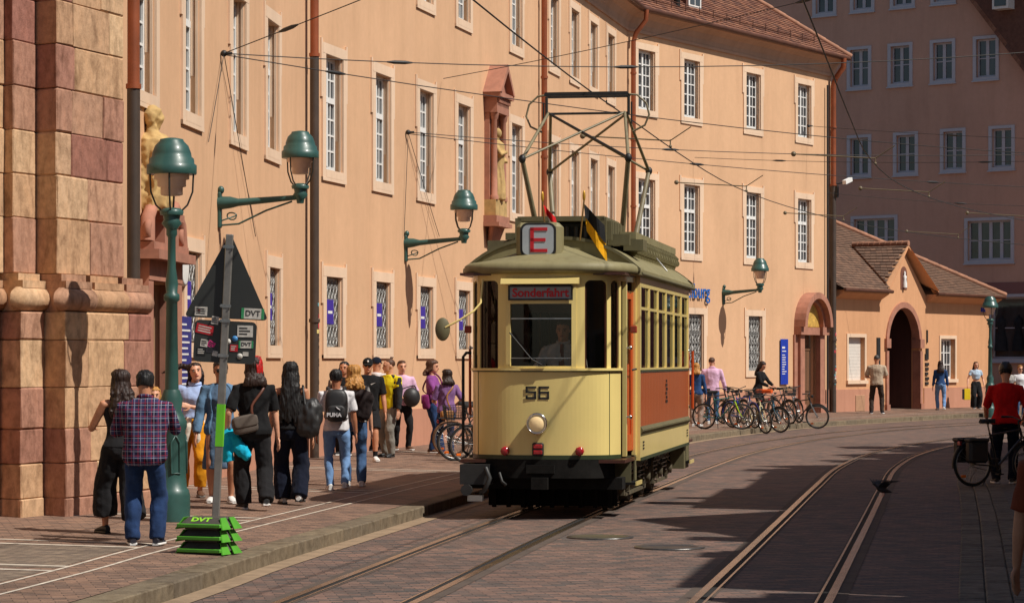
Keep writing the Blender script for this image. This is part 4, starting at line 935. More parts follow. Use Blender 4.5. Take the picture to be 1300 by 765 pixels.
ctrl = [(-1.0, 1.30), (-0.97, 0.92), (-0.92, 0.55), (-0.78, 0.22), (-0.47, 0.045), (0, 0.0), (0.47, 0.045), (0.78, 0.22), (0.92, 0.55), (0.97, 0.92), (1.0, 1.30)]
# platform ends: centre line of the front skin, resampled by arc length
def outline(flip=False):
    P = smoothed([Vector(c) for c in ctrl], 0.03)
    if flip: P = [Vector((-p.x, Y1 + Y0 - p.y)) for p in P]
    d = [0.0]
    for a, b in zip(P[:-1], P[1:]): d.append(d[-1] + (b - a).length)
    return P, d
FP, FD = outline(); mid = FD[-1] / 2
def on(P, d, s, off=0.0):
    s = max(0.0, min(s, d[-1] - 1e-5)); lo, hi = 0, len(d) - 1
    while hi - lo > 1:
        m_ = (lo + hi) // 2
        if d[m_] <= s: lo = m_
        else: hi = m_
    t = (s - d[lo]) / (d[lo + 1] - d[lo]); p = P[lo].lerp(P[lo + 1], t); tg = (P[min(lo + 2, len(P) - 1)] - P[max(lo - 1, 0)]).normalized()
    return Vector((p.x + tg.y * off, p.y - tg.x * off))        # off > 0: outwards
def skin(mb, P, d, s0, s1, z0, z1, o0=0.0, th=0.04, step=0.05, mi=0):
    n = max(1, int(abs(s1 - s0) / step)); rings = []
    for k in range(n + 1):
        s = s0 + (s1 - s0) * k / n; a, b = on(P, d, s, o0), on(P, d, s, o0 - th)
        rings.append([(a.x, a.y, z0), (a.x, a.y, z1), (b.x, b.y, z1), (b.x, b.y, z0)])
    return mb.loft(rings, True, True, mi, False)
def corner_fill(mb, P, d, s, z, ds, dz, r, o0, th, mi=0):
    """concave corner piece of a rounded window top"""
    n = 6; arcp = [(s + ds * r * (1 - math.sin(math.pi / 2 * k / n)), z + dz * r * (1 - math.cos(math.pi / 2 * k / n))) for k in range(n + 1)]
    poly = [(s, z)] + arcp
    fr = [on(P, d, a, o0) for a, _ in poly]; bk_ = [on(P, d, a, o0 - th) for a, _ in poly]
    F1 = [(q.x, q.y, zz) for q, (_, zz) in zip(fr, poly)]; F2 = [(q.x, q.y, zz) for q, (_, zz) in zip(bk_, poly)]
    k = len(poly); mb.add(F1 + F2, [(0, i, i + 1) for i in range(1, k - 1)] + [(k, k + i + 1, k + i) for i in range(1, k - 1)] + [(i, i + 1, k + i + 1, k + i) for i in range(1, k - 1)], mi)

ZB, ZW0, ZW1, ZT = 0.735, 1.83, 2.865, 2.95
# pillar edges along the front skin, measured from the middle: (from, to)
holes = [(-0.425, 0.425), (0.53, 0.82), (0.885, 1.07)]
def platform(flip, body_parent):
    P, d = outline(flip); L_ = d[-1]; md = L_ / 2; fs = 1.14       # front skin spans +-fs
    mb = MB(); skin(mb, P, d, md - fs, md + fs, ZB + 0.04, 1.77); build(mb, 'front_panel', CREAM, tram)
    mb = MB(); skin(mb, P, d, md - fs, md + fs, ZB - 0.01, ZB + 0.04, 0.006, 0.05); build(mb, 'lower_line', GREENS, tram); mb = MB(); skin(mb, P, d, md - fs, md + fs, 1.77, 1.785, 0.012, 0.06); build(mb, 'waist_line', GREENS, tram)
    mb = MB(); skin(mb, P, d, md - fs, md + fs, 1.785, 1.815, 0.03, 0.09); build(mb, 'sill', CREAM, tram)
    mb = MB(); skin(mb, P, d, 0.02, L_ - 0.02, ZW1 + 0.0, ZT, 0.0, 0.04)
    xs = [(-fs, -1.07), (-0.885, -0.82), (-0.53, -0.425), (0.425, 0.53), (0.82, 0.885), (1.07, fs)]
    for a, b in xs: skin(mb, P, d, md + a, md + b, 1.815, ZW1, 0.004, 0.05)
    for a, b in ((-1.07, -0.885), (-0.82, -0.53), (0.53, 0.82), (0.885, 1.07)):
        corner_fill(mb, P, d, md + a, ZW1, 1, -1, 0.07, 0.0, 0.04); corner_fill(mb, P, d, md + b, ZW1, -1, -1, 0.07, 0.0, 0.04)
    build(mb, 'front_pillars', CREAM, tram)
    # windscreen frame and route blind box
    if not flip:
        mb = MB(); skin(mb, P, d, md - 0.425, md + 0.425, 2.585, 2.635, 0.012, 0.05); skin(mb, P, d, md - 0.425, md - 0.37, 1.815, ZW1, 0.012, 0.05); skin(mb, P, d, md + 0.37, md + 0.425, 1.815, ZW1, 0.012, 0.05); skin(mb, P, d, md - 0.37, md + 0.37, 1.815, 1.84, 0.01, 0.05)
        wf = build(mb, 'windscreen_frame', CREAM, tram)
        mb = MB(); skin(mb, P, d, md - 0.37, md + 0.37, 1.84, 2.585, -0.015, 0.006); build(mb, 'pane', WSG, wf)
        mb = MB(); skin(mb, P, d, md - 0.37, md + 0.37, 2.40, 2.415, -0.008, 0.02); build(mb, 'window_bar', STEEL, wf); mb = MB(); skin(mb, P, d, md - 0.37, md + 0.37, 1.93, 1.94, -0.006, 0.02); build(mb, 'window_bar', STEEL, wf)
        mb = MB(); mb.tube([(-0.37, -0.04, 2.24), (-0.10, -0.055, 1.92), (0.02, -0.05, 1.855)], 0.008, 5); mb.box((0.02, -0.04, 1.85), (0.09, 0.03, 0.025)); build(mb, 'wiper', BLACK, wf)
        mb = MB(); mb.b2(-0.37, 0.37, -0.025, -0.015, 2.64, 2.795); rb = build(mb, 'route_blind', PM('blind_grey', srgb(150, 156, 160), 0.35, 0.1), tram)
        mb = MB(); mb.b2(-0.39, 0.39, -0.036, -0.01, 2.785, 2.805); mb.b2(-0.39, 0.39, -0.036, -0.01, 2.625, 2.645); mb.b2(-0.39, -0.37, -0.036, -0.01, 2.645, 2.785); mb.b2(0.37, 0.39, -0.036, -0.01, 2.645, 2.785); build(mb, 'blind_frame', BLACK, rb)
        mb = MB(); mb.prism([(-0.47, -0.03, 2.815), (-0.47, -0.11, 2.82), (-0.47, -0.09, 2.88), (-0.47, -0.0, 2.9)], (0.94, 0, 0)); build(mb, 'blind_hood', CREAM, rb)
        put('lettering', text_mesh('Sonderfahrt', 0.142, PM('sign_red', srgb(196, 34, 44), 0.5, 0.05), 0.003, 'CENTER', 0.004), rb, TM @ T(0, -0.03, 2.712) @ FLAT)
    else:
        mb = MB(); skin(mb, P, d, md - 0.425, md + 0.425, 1.815, ZW1, -0.015, 0.006); build(mb, 'pane', TGLASS, tram)
    for a, b in ((-1.07, -0.885), (-0.82, -0.53), (0.53, 0.82), (0.885, 1.07)):
        mb = MB(); skin(mb, P, d, md + a, md + b, 1.815, ZW1, -0.022, 0.006); pn = build(mb, 'pane', TGLASS, tram)
        mb = MB()
        for (e0, e1, f0, f1) in ((a, a + 0.02, 1.815, ZW1), (b - 0.02, b, 1.815, ZW1)): skin(mb, P, d, md + e0, md + e1, f0, f1, -0.012, 0.03)
        build(mb, 'pane_frame', INTW, pn)
    # below the floor: black bumper skirt
    mb = MB(); skin(mb, P, d, md - 0.95, md + 0.95, 0.50, ZB - 0.012, 0.015, 0.12); build(mb, 'bumper', DARKU, tram)
    # platform door posts and folding doors on both sides
    for q in (-1, 1):
        if flip: q = -q
        yy = lambda y: (Y1 + Y0 - y) if flip else y
        mb = MB(); s_a, s_b = (0.02, 0.62)
        # door lies between skin end (y about .70) and the saloon bulkhead
        x0, x1, ya, yb = 0.945, 1.0, 0.74, 1.30
        def dl(t, off=0.0): return (q * (x0 + (x1 - x0) * t + off), yy(ya + (yb - ya) * t))
        def panel(t0, t1, z0, z1, off, th, mi=0):
            a, b = dl(t0, off), dl(t1, off); c, e = dl(t1, off - th), dl(t0, off - th)
            mb.prism([(a[0], a[1], z0), (b[0], b[1], z0), (c[0], c[1], z0), (e[0], e[1], z0)], (0, 0, z1 - z0), mi)
        panel(0.08, 0.24, 0.80, 2.76, -0.03, 0.04); panel(0.76, 0.96, 0.80, 2.76, -0.03, 0.04); panel(0.24, 0.76, 2.66, 2.76, -0.03, 0.04); panel(0.24, 0.76, 0.80, 1.0, -0.03, 0.04); panel(0.24, 0.76, 1.0, 1.72, -0.045, 0.02); panel(0.24, 0.76, 1.72, 1.86, -0.03, 0.04)
        dr = build(mb, 'door', DOORW, tram)
        mb = MB(); panel(0.24, 0.76, 1.86, 2.66, -0.05, 0.008); build(mb, 'door_pane', TGLASS, dr)
        mb = MB(); panel(0.0, 0.08, 0.74, ZW1, 0.0, 0.05); panel(0.96, 1.04, 0.74, ZW1, 0.0, 0.05); build(mb, 'door_post', CREAM, tram)
        a = dl(0.04, 0.045); mb = MB(); mb.tube([(a[0], a[1], 1.24), (a[0], a[1], 2.04)], 0.017, 8, mi=0)
        for zz in (1.22, 2.06): mb.tube([(a[0] - q * 0.06, a[1], zz), (a[0], a[1], zz)], 0.014, 6, mi=1); mb.ell((a[0], a[1], zz), (0.024, 0.024, 0.03), 8, 5, 1)
        build(mb, 'grab_rail', [DOORW, CHROME], tram)
        a = dl(0.55, 0.02); mb = MB(); mb.tube([(a[0] - q * 0.05, a[1], 1.78), (a[0] + q * 0.02, a[1], 1.80), (a[0] + q * 0.02, a[1] + 0.12 * (-1 if flip else 1), 1.80)], 0.014, 6); build(mb, 'door_handle', BLACK, dr)
        mb = MB(); c0, c1 = dl(0.0, 0.09), dl(1.0, 0.09); mb.b2(min(q * 0.6, q * 1.06), max(q * 0.6, q * 1.06), min(yy(0.72), yy(1.32)), max(yy(0.72), yy(1.32)), 0.395, 0.425); mb.b2(min(q * 1.058, q * 1.075), max(q * 1.058, q * 1.075), min(yy(0.72), yy(1.32)), max(yy(0.72), yy(1.32)), 0.385, 0.435, 1); build(mb, 'step', [DARKU, CREAM], tram)
        mb = MB(); mb.b2(min(q * 0.6, q * 1.0), max(q * 0.6, q * 1.0), min(yy(0.75), yy(0.77)), max(yy(0.75), yy(0.77)), 0.42, 0.75); build(mb, 'step_riser', OLIVED, tram); mb = MB(); mb.b2(min(q * 0.985, q * 1.0), max(q * 0.985, q * 1.0), min(yy(1.18), yy(1.36)), max(yy(1.18), yy(1.36)), 0.43, 0.74); build(mb, 'step_side', OLIVED, tram)
platform(False, tram); platform(True, tram)

# saloon sides
for q in (-1, 1):
    X = q * HW; xi = q * (HW - 0.05); lo, hi = min(X, xi), max(X, xi)
    mb = MB(); n = 6; pw_ = (Y1 - Y0) / n
    mb.b2(lo, hi, Y0, Y1, 2.82, ZT); mb.b2(lo, hi, Y0, Y1, 1.78, 1.815)
    for k in range(n + 1):
        y = Y0 + pw_ * k; a, b = (y, y + 0.09) if k == 0 else ((y - 0.09, y) if k == n else (y - 0.05, y + 0.05)); mb.b2(lo, hi, a, b, 1.815, 2.82)
    side = build(mb, 'window_frame', CREAM, tram)
    for k in range(n):
        a, b = Y0 + pw_ * k + (0.09 if k == 0 else 0.05), Y0 + pw_ * (k + 1) - (0.09 if k == n - 1 else 0.05)
        mb = MB(); mb.b2(q * (HW - 0.03) - 0.003, q * (HW - 0.03) + 0.003, a, b, 1.815, 2.82); pn = build(mb, 'side_pane', TGLASS, side)
        mb = MB(); x_ = q * (HW - 0.018)
        mb.b2(x_ - 0.01, x_ + 0.01, a, b, 2.54, 2.575); mb.b2(x_ - 0.01, x_ + 0.01, a, a + 0.03, 1.815, 2.82); mb.b2(x_ - 0.01, x_ + 0.01, b - 0.03, b, 1.815, 2.82); build(mb, 'transom', CREAM, pn)
    mb = MB(); kk = 34
    for k in range(kk): y = Y0 + (Y1 - Y0) * k / kk; mb.b2(lo + (0.004 if q > 0 else -0.004) * 0, hi, y + 0.003, Y0 + (Y1 - Y0) * (k + 1) / kk - 0.003, 1.09, 1.775)
    mb.b2(q * (HW - 0.04) - 0.008, q * (HW - 0.04) + 0.008, Y0, Y1, 1.09, 1.775)
    wp = build(mb, 'wood_panel', WOOD, tram); wp['kind'] = 'stuff'
    xo = q * (HW + 0.012)
    mb = MB(); mb.b2(min(xo, xi), max(xo, xi), Y0 - 0.01, Y1 + 0.01, 1.765, 1.79); mb.b2(min(xo, xi), max(xo, xi), Y0 - 0.01, Y1 + 0.01, 0.665, 0.705); build(mb, 'green_line', GREENS, tram)
    xo = q * (HW + 0.03); mb = MB(); mb.prism([(xi, Y0, 1.09), (q * (HW + 0.002), Y0, 1.09), (xo, Y0, 1.05), (xo, Y0, 1.03), (q * HW, Y0, 0.99), (q * (HW - 0.01), Y0, 0.96), (xi, Y0, 0.96)], (0, Y1 - Y0, 0)); build(mb, 'rubbing_strip', OLIVED, tram)
    mb = MB(); mb.b2(lo, hi, Y0, Y1, 0.705, 0.96); build(mb, 'skirt', CREAM, tram)
    mb = MB(); mb.b2(lo, hi, Y0 - 0.045, Y0 - 0.002, 0.67, ZT); mb.b2(lo, hi, Y1 + 0.002, Y1 + 0.045, 0.67, ZT); build(mb, 'corner_post', CREAM, tram)
    # little maker's plate and crest on the panel
    mb = MB(); xq = q * (HW + 0.006)
    for k in range(6): mb.b2(xq - 0.004, xq + 0.004, 4.4 + 0.05 * (k % 2), 4.62 - 0.04 * (k % 3), 1.34 + k * 0.055, 1.375 + k * 0.055)
    build(mb, 'side_number', BLACK, tram)
    mb = MB()
    for yy_ in (Y0 + 0.25, Y1 - 0.3):
        for k in range(3): mb.b2(xq - 0.004, xq + 0.004, yy_, yy_ + 0.12, 0.8 + k * 0.04, 0.82 + k * 0.04)
    build(mb, 'small_lettering', BLACK, tram)
    # tall grab pole at the rear corner
    mb = MB(); mb.tube([(q * (HW + 0.05), Y1 + 0.12, 1.2), (q * (HW + 0.05), Y1 + 0.12, 2.05)], 0.02, 8); build(mb, 'grab_rail', DOORW, tram)
# bulkheads, floor, benches inside
mb = MB(); mb.b2(-1.0, 1.0, 0.12, Y1 + 1.2, 0.68, 0.72); build(mb, 'floor', INTW, tram)
for y in (Y0 - 0.02, Y1 - 0.02):
    mb = MB(); mb.b2(-1.0, -0.36, y, y + 0.04, 0.72, 2.95); mb.b2(0.36, 1.0, y, y + 0.04, 0.72, 2.95); mb.b2(-0.36, 0.36, y, y + 0.04, 2.5, 2.95); build(mb, 'bulkhead', INTW, tram)
mb = MB(); mb.b2(-1.0, 1.0, 0.1, Y1 + 1.2, 2.93, 2.96); build(mb, 'ceiling', INTW, tram)
for q in (-1, 1):
    mb = MB(); mb.b2(min(q * 0.55, q * 0.98), max(q * 0.55, q * 0.98), Y0 + 0.1, Y1 - 0.1, 1.12, 1.17); mb.b2(min(q * 0.94, q * 0.99), max(q * 0.94, q * 0.99), Y0 + 0.1, Y1 - 0.1, 1.17, 1.7); build(mb, 'bench', INTW, tram)
mb = MB(); mb.tube([(-0.5, 4.5 - 4.2, 0.72), (-0.5, 0.3, 1.55)], 0.05, 8); mb.b2(-0.6, -0.15, 0.2, 0.5, 1.5, 1.72); mb.tube([(-0.35, 0.3, 1.72), (-0.35, 0.3, 1.78)], 0.04, 8); mb.tube([(-0.35, 0.3, 1.78), (-0.2, 0.36, 1.79)], 0.014, 6); build(mb, 'controller', BLACK, tram)
# roof: canopy rim, platform domes, main vault
def roof_end(flip):
    P, d = outline(flip); L_ = d[-1]; n = 44; sgn = -1 if flip else 1; yy = lambda y: (Y1 + Y0 - y) if flip else y
    prof_ = [(0.0, 2.945), (0.055, 2.945), (0.095, 2.965), (0.11, 3.005), (0.095, 3.055), (0.05, 3.085), (-0.02, 3.095)]
    rings = []
    for k in range(n + 1):
        s = 0.01 + (L_ - 0.02) * k / n; ring = [Vector((*on(P, d, s, o_), z)) for o_, z in prof_]
        # sweep up to the vault end: an arched line at y = 1.25
        e = ring[-1]; t = k / n; xq = -0.86 + 1.72 * t
        if flip: xq = -xq
        top = Vector((xq * 0.62, yy(1.2), 3.09 + 0.31 * (1 - (abs(xq) / 0.86) ** 1.7)))
        for j in range(1, 7):
            w_ = j / 6; p = e.lerp(top, w_); p.z = e.z + (top.z - e.z) * (w_ ** (0.8 + 2.6 * (abs(xq) / 0.86) ** 2)); ring.append(p)
        rings.append(ring)
    mb = MB(); mb.loft(rings, False, False, 0, True); build(mb, 'platform_roof', OLIVE, tram)
for fl in (False, True): roof_end(fl)
def vault(x): return 3.42 - 0.40 * (abs(x) / 1.1) ** 2.6
xs = [-1.1 + 2.2 * k / 28 for k in range(29)]
ring_o = lambda y, dz=0: [(x, y, vault(x) + dz) for x in xs] + [(1.1, y, 2.955), (1.03, y, 2.95), (-1.03, y, 2.95), (-1.1, y, 2.955)]
mb = MB(); mb.loft([ring_o(y) for y in (0.9, 3, 5, 7, Y1 + 0.45)], True, True, 0, False); vr = build(mb, 'main_roof', OLIVE, tram)
# arched edge bands on the vault ends
for y in (0.88, Y1 + 0.44):
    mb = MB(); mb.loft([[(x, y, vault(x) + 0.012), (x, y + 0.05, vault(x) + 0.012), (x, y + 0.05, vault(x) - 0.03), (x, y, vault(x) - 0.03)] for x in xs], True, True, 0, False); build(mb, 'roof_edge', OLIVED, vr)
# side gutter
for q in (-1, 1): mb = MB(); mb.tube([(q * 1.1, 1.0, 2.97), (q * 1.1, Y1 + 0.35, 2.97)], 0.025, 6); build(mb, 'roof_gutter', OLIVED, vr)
mb = MB(); mb.tube([(1.05, 4.6, 3.12), (0.9, 4.6, 3.3), (0.86, 4.6, 3.42)], 0.012, 5); build(mb, 'roof_strap', STEEL, vr)
# walkway boards on brackets, resistor box, pantograph base
for q in (-1, 1):
    mb = MB(); mb.b2(q * 0.74 - 0.11, q * 0.74 + 0.11, 2.6, Y1 + 0.1, 3.47, 3.56)
    for k in range(15): y = 2.75 + k * 0.345; mb.prism([(q * 0.55, y, 3.47), (q * 0.85, y, 3.47), (q * 0.92, y, 3.40), (q * 0.86, y, 3.24), (q * 0.55, y, 3.3)], (0, 0.05, 0)); mb.lathe([(0.05, 0), (0.05, 0.06)], 10, (q * 0.88, y - 0.004, 3.33), axis=(0, 1, 0))
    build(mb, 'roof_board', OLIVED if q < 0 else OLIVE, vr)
mb = MB(); mb.b2(-0.55, 0.55, 1.7, 3.3, 3.66, 3.72); mb.b2(-0.58, -0.5, 1.7, 3.3, 3.36, 3.70); mb.b2(0.5, 0.58, 1.7, 3.3, 3.36, 3.70)
for k in range(9): mb.b2(0.58, 0.64, 1.75 + k * 0.17, 1.84 + k * 0.17, 3.42, 3.66)
mb.b2(0.56, 0.85, 1.9, 2.0, 3.36, 3.5); mb.b2(0.6, 0.9, 2.2, 2.9, 3.36, 3.45)
build(mb, 'resistor_box', OLIVED, vr)
mb = MB(); mb.b2(-0.5, 0.5, 1.95, 3.2, 3.42, 3.64)
for k in range(8): mb.tube([(-0.42 + k * 0.12, 1.86, 3.45), (-0.42 + k * 0.12, 1.86, 3.6)], 0.035, 8)
build(mb, 'resistor', BLACK, vr)
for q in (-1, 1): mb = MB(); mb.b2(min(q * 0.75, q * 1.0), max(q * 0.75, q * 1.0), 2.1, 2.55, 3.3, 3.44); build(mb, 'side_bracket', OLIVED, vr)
# E box
mb = MB(); mb.cbox(-0.25, 0.25, -0.02, 0.28, 3.17, 3.57, 0.05); mb.cbox(-0.27, 0.27, -0.04, 0.3, 3.05, 3.18, 0.015); eb = build(mb, 'line_box', OLIVE, tram, TM @ T(-0.08, 0.35, -0.35) @ Matrix.Scale(1.1, 4))
def rrect(w_, h_, r, n=5): return [(sx * (w_ / 2 - r) + r * math.cos(a0 + math.pi / 2 * k / n), sz * (h_ / 2 - r) + r * math.sin(a0 + math.pi / 2 * k / n)) for (sx, sz, a0) in ((1, 1, 0), (-1, 1, math.pi / 2), (-1, -1, math.pi), (1, -1, 3 * math.pi / 2)) for k in range(n + 1)]
ME = TM @ T(-0.08, 0.347, 3.3625) @ Matrix.Scale(1.1, 4)
mb = MB(); mb.prism([(x, -0.028, z) for x, z in rrect(0.40, 0.38, 0.09)], (0, 0.02, 0)); bz = build(mb, 'box_bezel', BLACK, eb, ME)
mb = MB(); mb.prism([(x, -0.034, z) for x, z in rrect(0.345, 0.325, 0.06)], (0, 0.015, 0)); build(mb, 'box_face', PM('opal_face', srgb(176, 184, 190), 0.3, 0.12), eb, ME)
RED = PM('sign_red', srgb(196, 34, 44)); mb = MB()
mb.b2(-0.085, -0.045, -0.04, -0.033, -0.135, 0.135); mb.b2(-0.085, 0.105, -0.04, -0.033, 0.10, 0.135); mb.b2(-0.085, 0.105, -0.04, -0.033, -0.135, -0.10); mb.b2(-0.085, 0.085, -0.04, -0.033, -0.018, 0.018); build(mb, 'line_letter', RED, eb, ME)
# number 56 in squared strokes
def strokes(mb, pts, th, y0, y1):
    for (a, b) in zip(pts[:-1], pts[1:]):
        (x0, z0), (x1, z1) = a, b; mb.b2(min(x0, x1) - th / 2, max(x0, x1) + th / 2, y0, y1, min(z0, z1) - th / 2, max(z0, z1) + th / 2)
mb = MB(); w5, h5 = 0.105, 0.13
strokes(mb, [(w5, h5), (0, h5), (0, h5 * 0.56), (w5 - 0.005, h5 * 0.56), (w5, 0.005), (0, 0), (0, 0.02)], 0.025, -0.0015, 0.0)
strokes(mb, [(0.155 + w5, h5), (0.155, h5), (0.155, 0), (0.155 + w5, 0), (0.155 + w5, h5 * 0.54), (0.155, h5 * 0.54)], 0.025, -0.0015, 0.0)
build(mb, 'number_56', BLACK, tram, TM @ T(-0.17, -0.004, 1.455))
# headlamp
mb = MB(); mb.lathe([(0.10, 0.0), (0.125, 0.05), (0.13, 0.12), (0.118, 0.14), (0.108, 0.135), (0.105, 0.115)], 28, axis=(0, -1, 0)); hl = build(mb, 'headlamp', CHROME, tram, TM @ T(-0.03, 0.01, 1.155))
mb = MB(); mb.lathe([(0.105, 0.112), (0.08, 0.135), (0.04, 0.148), (0.0, 0.15)], 24, axis=(0, -1, 0)); build(mb, 'lens', emis('headlamp_glow', (0.9, 0.66, 0.34), 0.12), hl, TM @ T(-0.03, 0.01, 1.155))
# tail lights and red lamps
mb = MB(); mb.cbox(-0.07, 0.07, -0.04, 0.0, -0.08, 0.08, 0.015); tl = build(mb, 'tail_light', BLACK, tram, TM @ T(-0.03, 0.0, 0.845))
RLENS = PM('red_lens', (0.35, 0.015, 0.02), 0.15, 0.2, 30, coat=0.6)
for dz in (-0.035, 0.035): mb = MB(); mb.cbox(-0.055, 0.055, -0.05, -0.03, dz - 0.025, dz + 0.025, 0.008); build(mb, 'lens', RLENS, tl)
for x, y in ((-0.43, 0.04), (0.47, 0.045)): mb = MB(); mb.lathe([(0.035, 0.0), (0.055, 0.02), (0.055, 0.07), (0.03, 0.085), (0.0, 0.085)], 8, axis=(0, -1, 0)); build(mb, 'red_lamp', RLENS, tram, TM @ T(x, y, 0.825))
# panel seams on the nose
mb = MB(); skin(mb, FP, FD, mid + 0.86, mid + 0.868, ZB + 0.04, 1.77, 0.003, 0.006); skin(mb, FP, FD, mid - 0.868, mid - 0.86, ZB + 0.04, 1.77, 0.003, 0.006); build(mb, 'panel_seam', GREENS, tram)
# coupler, lifeguard, hoses under the nose
mb = MB(); mb.b2(-0.95, 0.95, 0.25, 0.6, 0.36, 0.5); mb.b2(-0.8, 0.8, 1.0, 1.05, 0.12, 0.5)
for k in range(9): mb.b2(-0.75 + k * 0.18, -0.7 + k * 0.18, 0.95, 1.01, 0.10, 0.42)
build(mb, 'lifeguard', DARKU, tram)
mb = MB(); mb.tube([(0, 0.5, 0.44), (0, -0.05, 0.44)], 0.05, 8); mb.box((0, -0.08, 0.44), (0.2, 0.06, 0.14)); mb.b2(-0.17, 0.17, -0.04, 0.0, 0.56, 0.66); build(mb, 'coupler', DARKU, tram)
mb = MB(); mb.b2(-0.98, -0.62, -0.02, 0.4, 0.42, 0.66); mb.tube([(-0.66, -0.04, 0.62), (-0.6, -0.1, 0.5), (-0.66, -0.1, 0.36), (-0.72, -0.06, 0.32)], 0.03, 8, mi=0); mb.tube([(-0.5, 0.0, 0.56), (-0.46, -0.06, 0.46), (-0.42, -0.02, 0.42)], 0.02, 6); mb.lathe([(0.06, 0), (0.07, 0.12)], 10, (-0.88, -0.02, 0.36), axis=(0, -1, 0)); mb.box((-0.78, -0.06, 0.26), (0.18, 0.1, 0.07), None, 1); build(mb, 'brake_hoses', [BLACK, STEEL], tram)
# running gear
mb = MB(); mb.b2(-0.75, 0.75, 1.2, Y1 + 0.2, 0.45, 0.66); build(mb, 'underframe', DARKU, tram)
GEAR = PM('bogie_iron', srgb(84, 76, 58), 0.7, 0.35, 8)
for y in (2.35, 4.15, 5.75, 7.1):
    mb = MB(); mb.tube([(-0.62, y, 0.36), (0.62, y, 0.36)], 0.06, 10); ax = build(mb, 'axle', DARKU, tram)
    for q in (-1, 1):
        mb = MB(); mb.lathe([(0.1, -0.06), (0.12, 0.05), (0.30, 0.03), (0.32, 0.055), (0.36, 0.055), (0.36, -0.03), (0.39, -0.035), (0.39, -0.06)], 28, (q * 0.53, y, 0.375), axis=(q, 0, 0)); build(mb, 'wheel', GEAR, ax)
        mb = MB(); mb.b2(q * 0.74 - 0.07, q * 0.74 + 0.07, y - 0.11, y + 0.11, 0.26, 0.5); mb.lathe([(0.09, 0), (0.09, 0.05), (0.05, 0.06)], 12, (q * 0.81, y, 0.37), axis=(q, 0, 0)); build(mb, 'axle_box', GEAR, ax)
        for s_ in (-1, 1): mb = MB(); mb.tube([(q * 0.76 + 0.045 * math.cos(t * 0.9), y + s_ * 0.2 + 0.045 * math.sin(t * 0.9), 0.34 + t * 0.0085) for t in range(36)], 0.013, 5); build(mb, 'spring', STEEL, ax)
for q in (-1, 1):
    for ya, yb in ((2.0, 4.5), (5.4, 7.45)): mb = MB(); mb.b2(q * 0.76 - 0.03, q * 0.76 + 0.03, ya, yb, 0.51, 0.58); mb.b2(q * 0.74 - 0.03, q * 0.74 + 0.03, ya, ya + 0.1, 0.2, 0.51); mb.b2(q * 0.74 - 0.03, q * 0.74 + 0.03, yb - 0.1, yb, 0.2, 0.51); mb.b2(q * 0.76 - 0.02, q * 0.76 + 0.02, ya + 0.1, yb - 0.1, 0.19, 0.23); build(mb, 'side_frame', GEAR, tram)
    mb = MB(); mb.b2(q * 0.9 - 0.1, q * 0.9 + 0.1, 7.55, 8.3, 0.32, 0.66); build(mb, 'step_box', OLIVED, tram)
# mirror on its long arm, grab poles at the near left corner
mb = MB(); mb.tube([(-0.72, 0.1, 2.88), (-0.73, 0.02, 2.6), (-0.8, -0.06, 2.5), (-0.95, -0.1, 2.4), (-1.14, -0.12, 2.3)], 0.013, 8); mr = build(mb, 'mirror_arm', CREAM, tram)
mb = MB(); q_ = []
mb.lathe([(0.0, -0.02), (0.1, -0.016), (0.112, 0.0), (0.1, 0.012), (0.0, 0.014)], 24, axis=(0.15, -1, 0)); me = mb.mesh('mirror', OLIVED)
for v in me.vertices: v.co.x *= 0.8; v.co.z *= 1.25
put('mirror', me, mr, TM @ T(-1.17, -0.12, 2.28))
mb = MB(); mb.tube([(-1.0, 0.7, 0.75), (-1.06, 0.66, 0.8), (-1.06, 0.66, 1.95), (-1.02, 0.66, 2.0), (-0.97, 0.7, 2.0)], 0.02, 8); build(mb, 'corner_rail', BLACK, tram)
mb = MB(); mb.cbox(-0.05, 0.03, -0.04, 0.03, -0.04, 0.05, 0.01); build(mb, 'indicator', PM('indicator_lens', srgb(150, 60, 40), 0.3), tram, TM @ T(-0.96, 0.5, 2.28))
mb = MB(); mb.cbox(-0.03, 0.05, -0.04, 0.03, -0.04, 0.05, 0.01); build(mb, 'indicator', PM('indicator_lens', srgb(150, 60, 40)), tram, TM @ T(1.02, 0.78, 2.28))
# pantograph
PG = PM('pantograph_paint', srgb(128, 118, 92), 0.5, 0.2, 6); yp = 4.3; zt = 5.5; mb = MB(); b0 = 3.56
kn = 4.55
for q in (-1, 1):
    for s_, x_low, x_kn, x_hi in ((-1, 0.56, 0.70, 0.52), (1, 0.56, 0.70, 0.52)):
        yb_ = yp + s_ * 0.75; kny = yp + s_ * 1.25; ty = yp + s_ * 0.10
        m_ = MB(); m_.tube([(q * x_low, yb_, b0), (q * x_kn, kny, kn)], [0.04, 0.032], 8, mi=0); m_.tube([(q * x_kn, kny, kn), (q * x_hi, ty, zt - 0.25)], [0.024, 0.02], 8, mi=0); m_.ell((q * x_kn, kny, kn), (0.05, 0.05, 0.06), 8, 6, 1); build(m_, 'pantograph_arm', [PG, BLACK], tram)
        m_ = MB(); m_.lathe([(0.07, 3.42), (0.075, 3.46), (0.05, 3.48), (0.075, 3.51), (0.05, 3.54), (0.06, 3.58)], 12, (q * x_low, yb_, 0)); build(m_, 'insulator', BLACK, tram)
m_ = MB()
for s_ in (-1, 1): m_.tube([(-0.70, yp + s_ * 1.25, kn), (0.52, yp + s_ * 0.1, zt - 0.25)], 0.017, 6, mi=0); m_.tube([(0.70, yp + s_ * 1.25, kn), (-0.52, yp + s_ * 0.1, zt - 0.25)], 0.017, 6, mi=1 if s_ < 0 else 0)
m_.tube([(-0.56, yp, zt - 0.25), (0.56, yp, zt - 0.25)], 0.018, 6, mi=1)
build(m_, 'pantograph_brace', [PG, BLACK], tram)
m_ = MB()
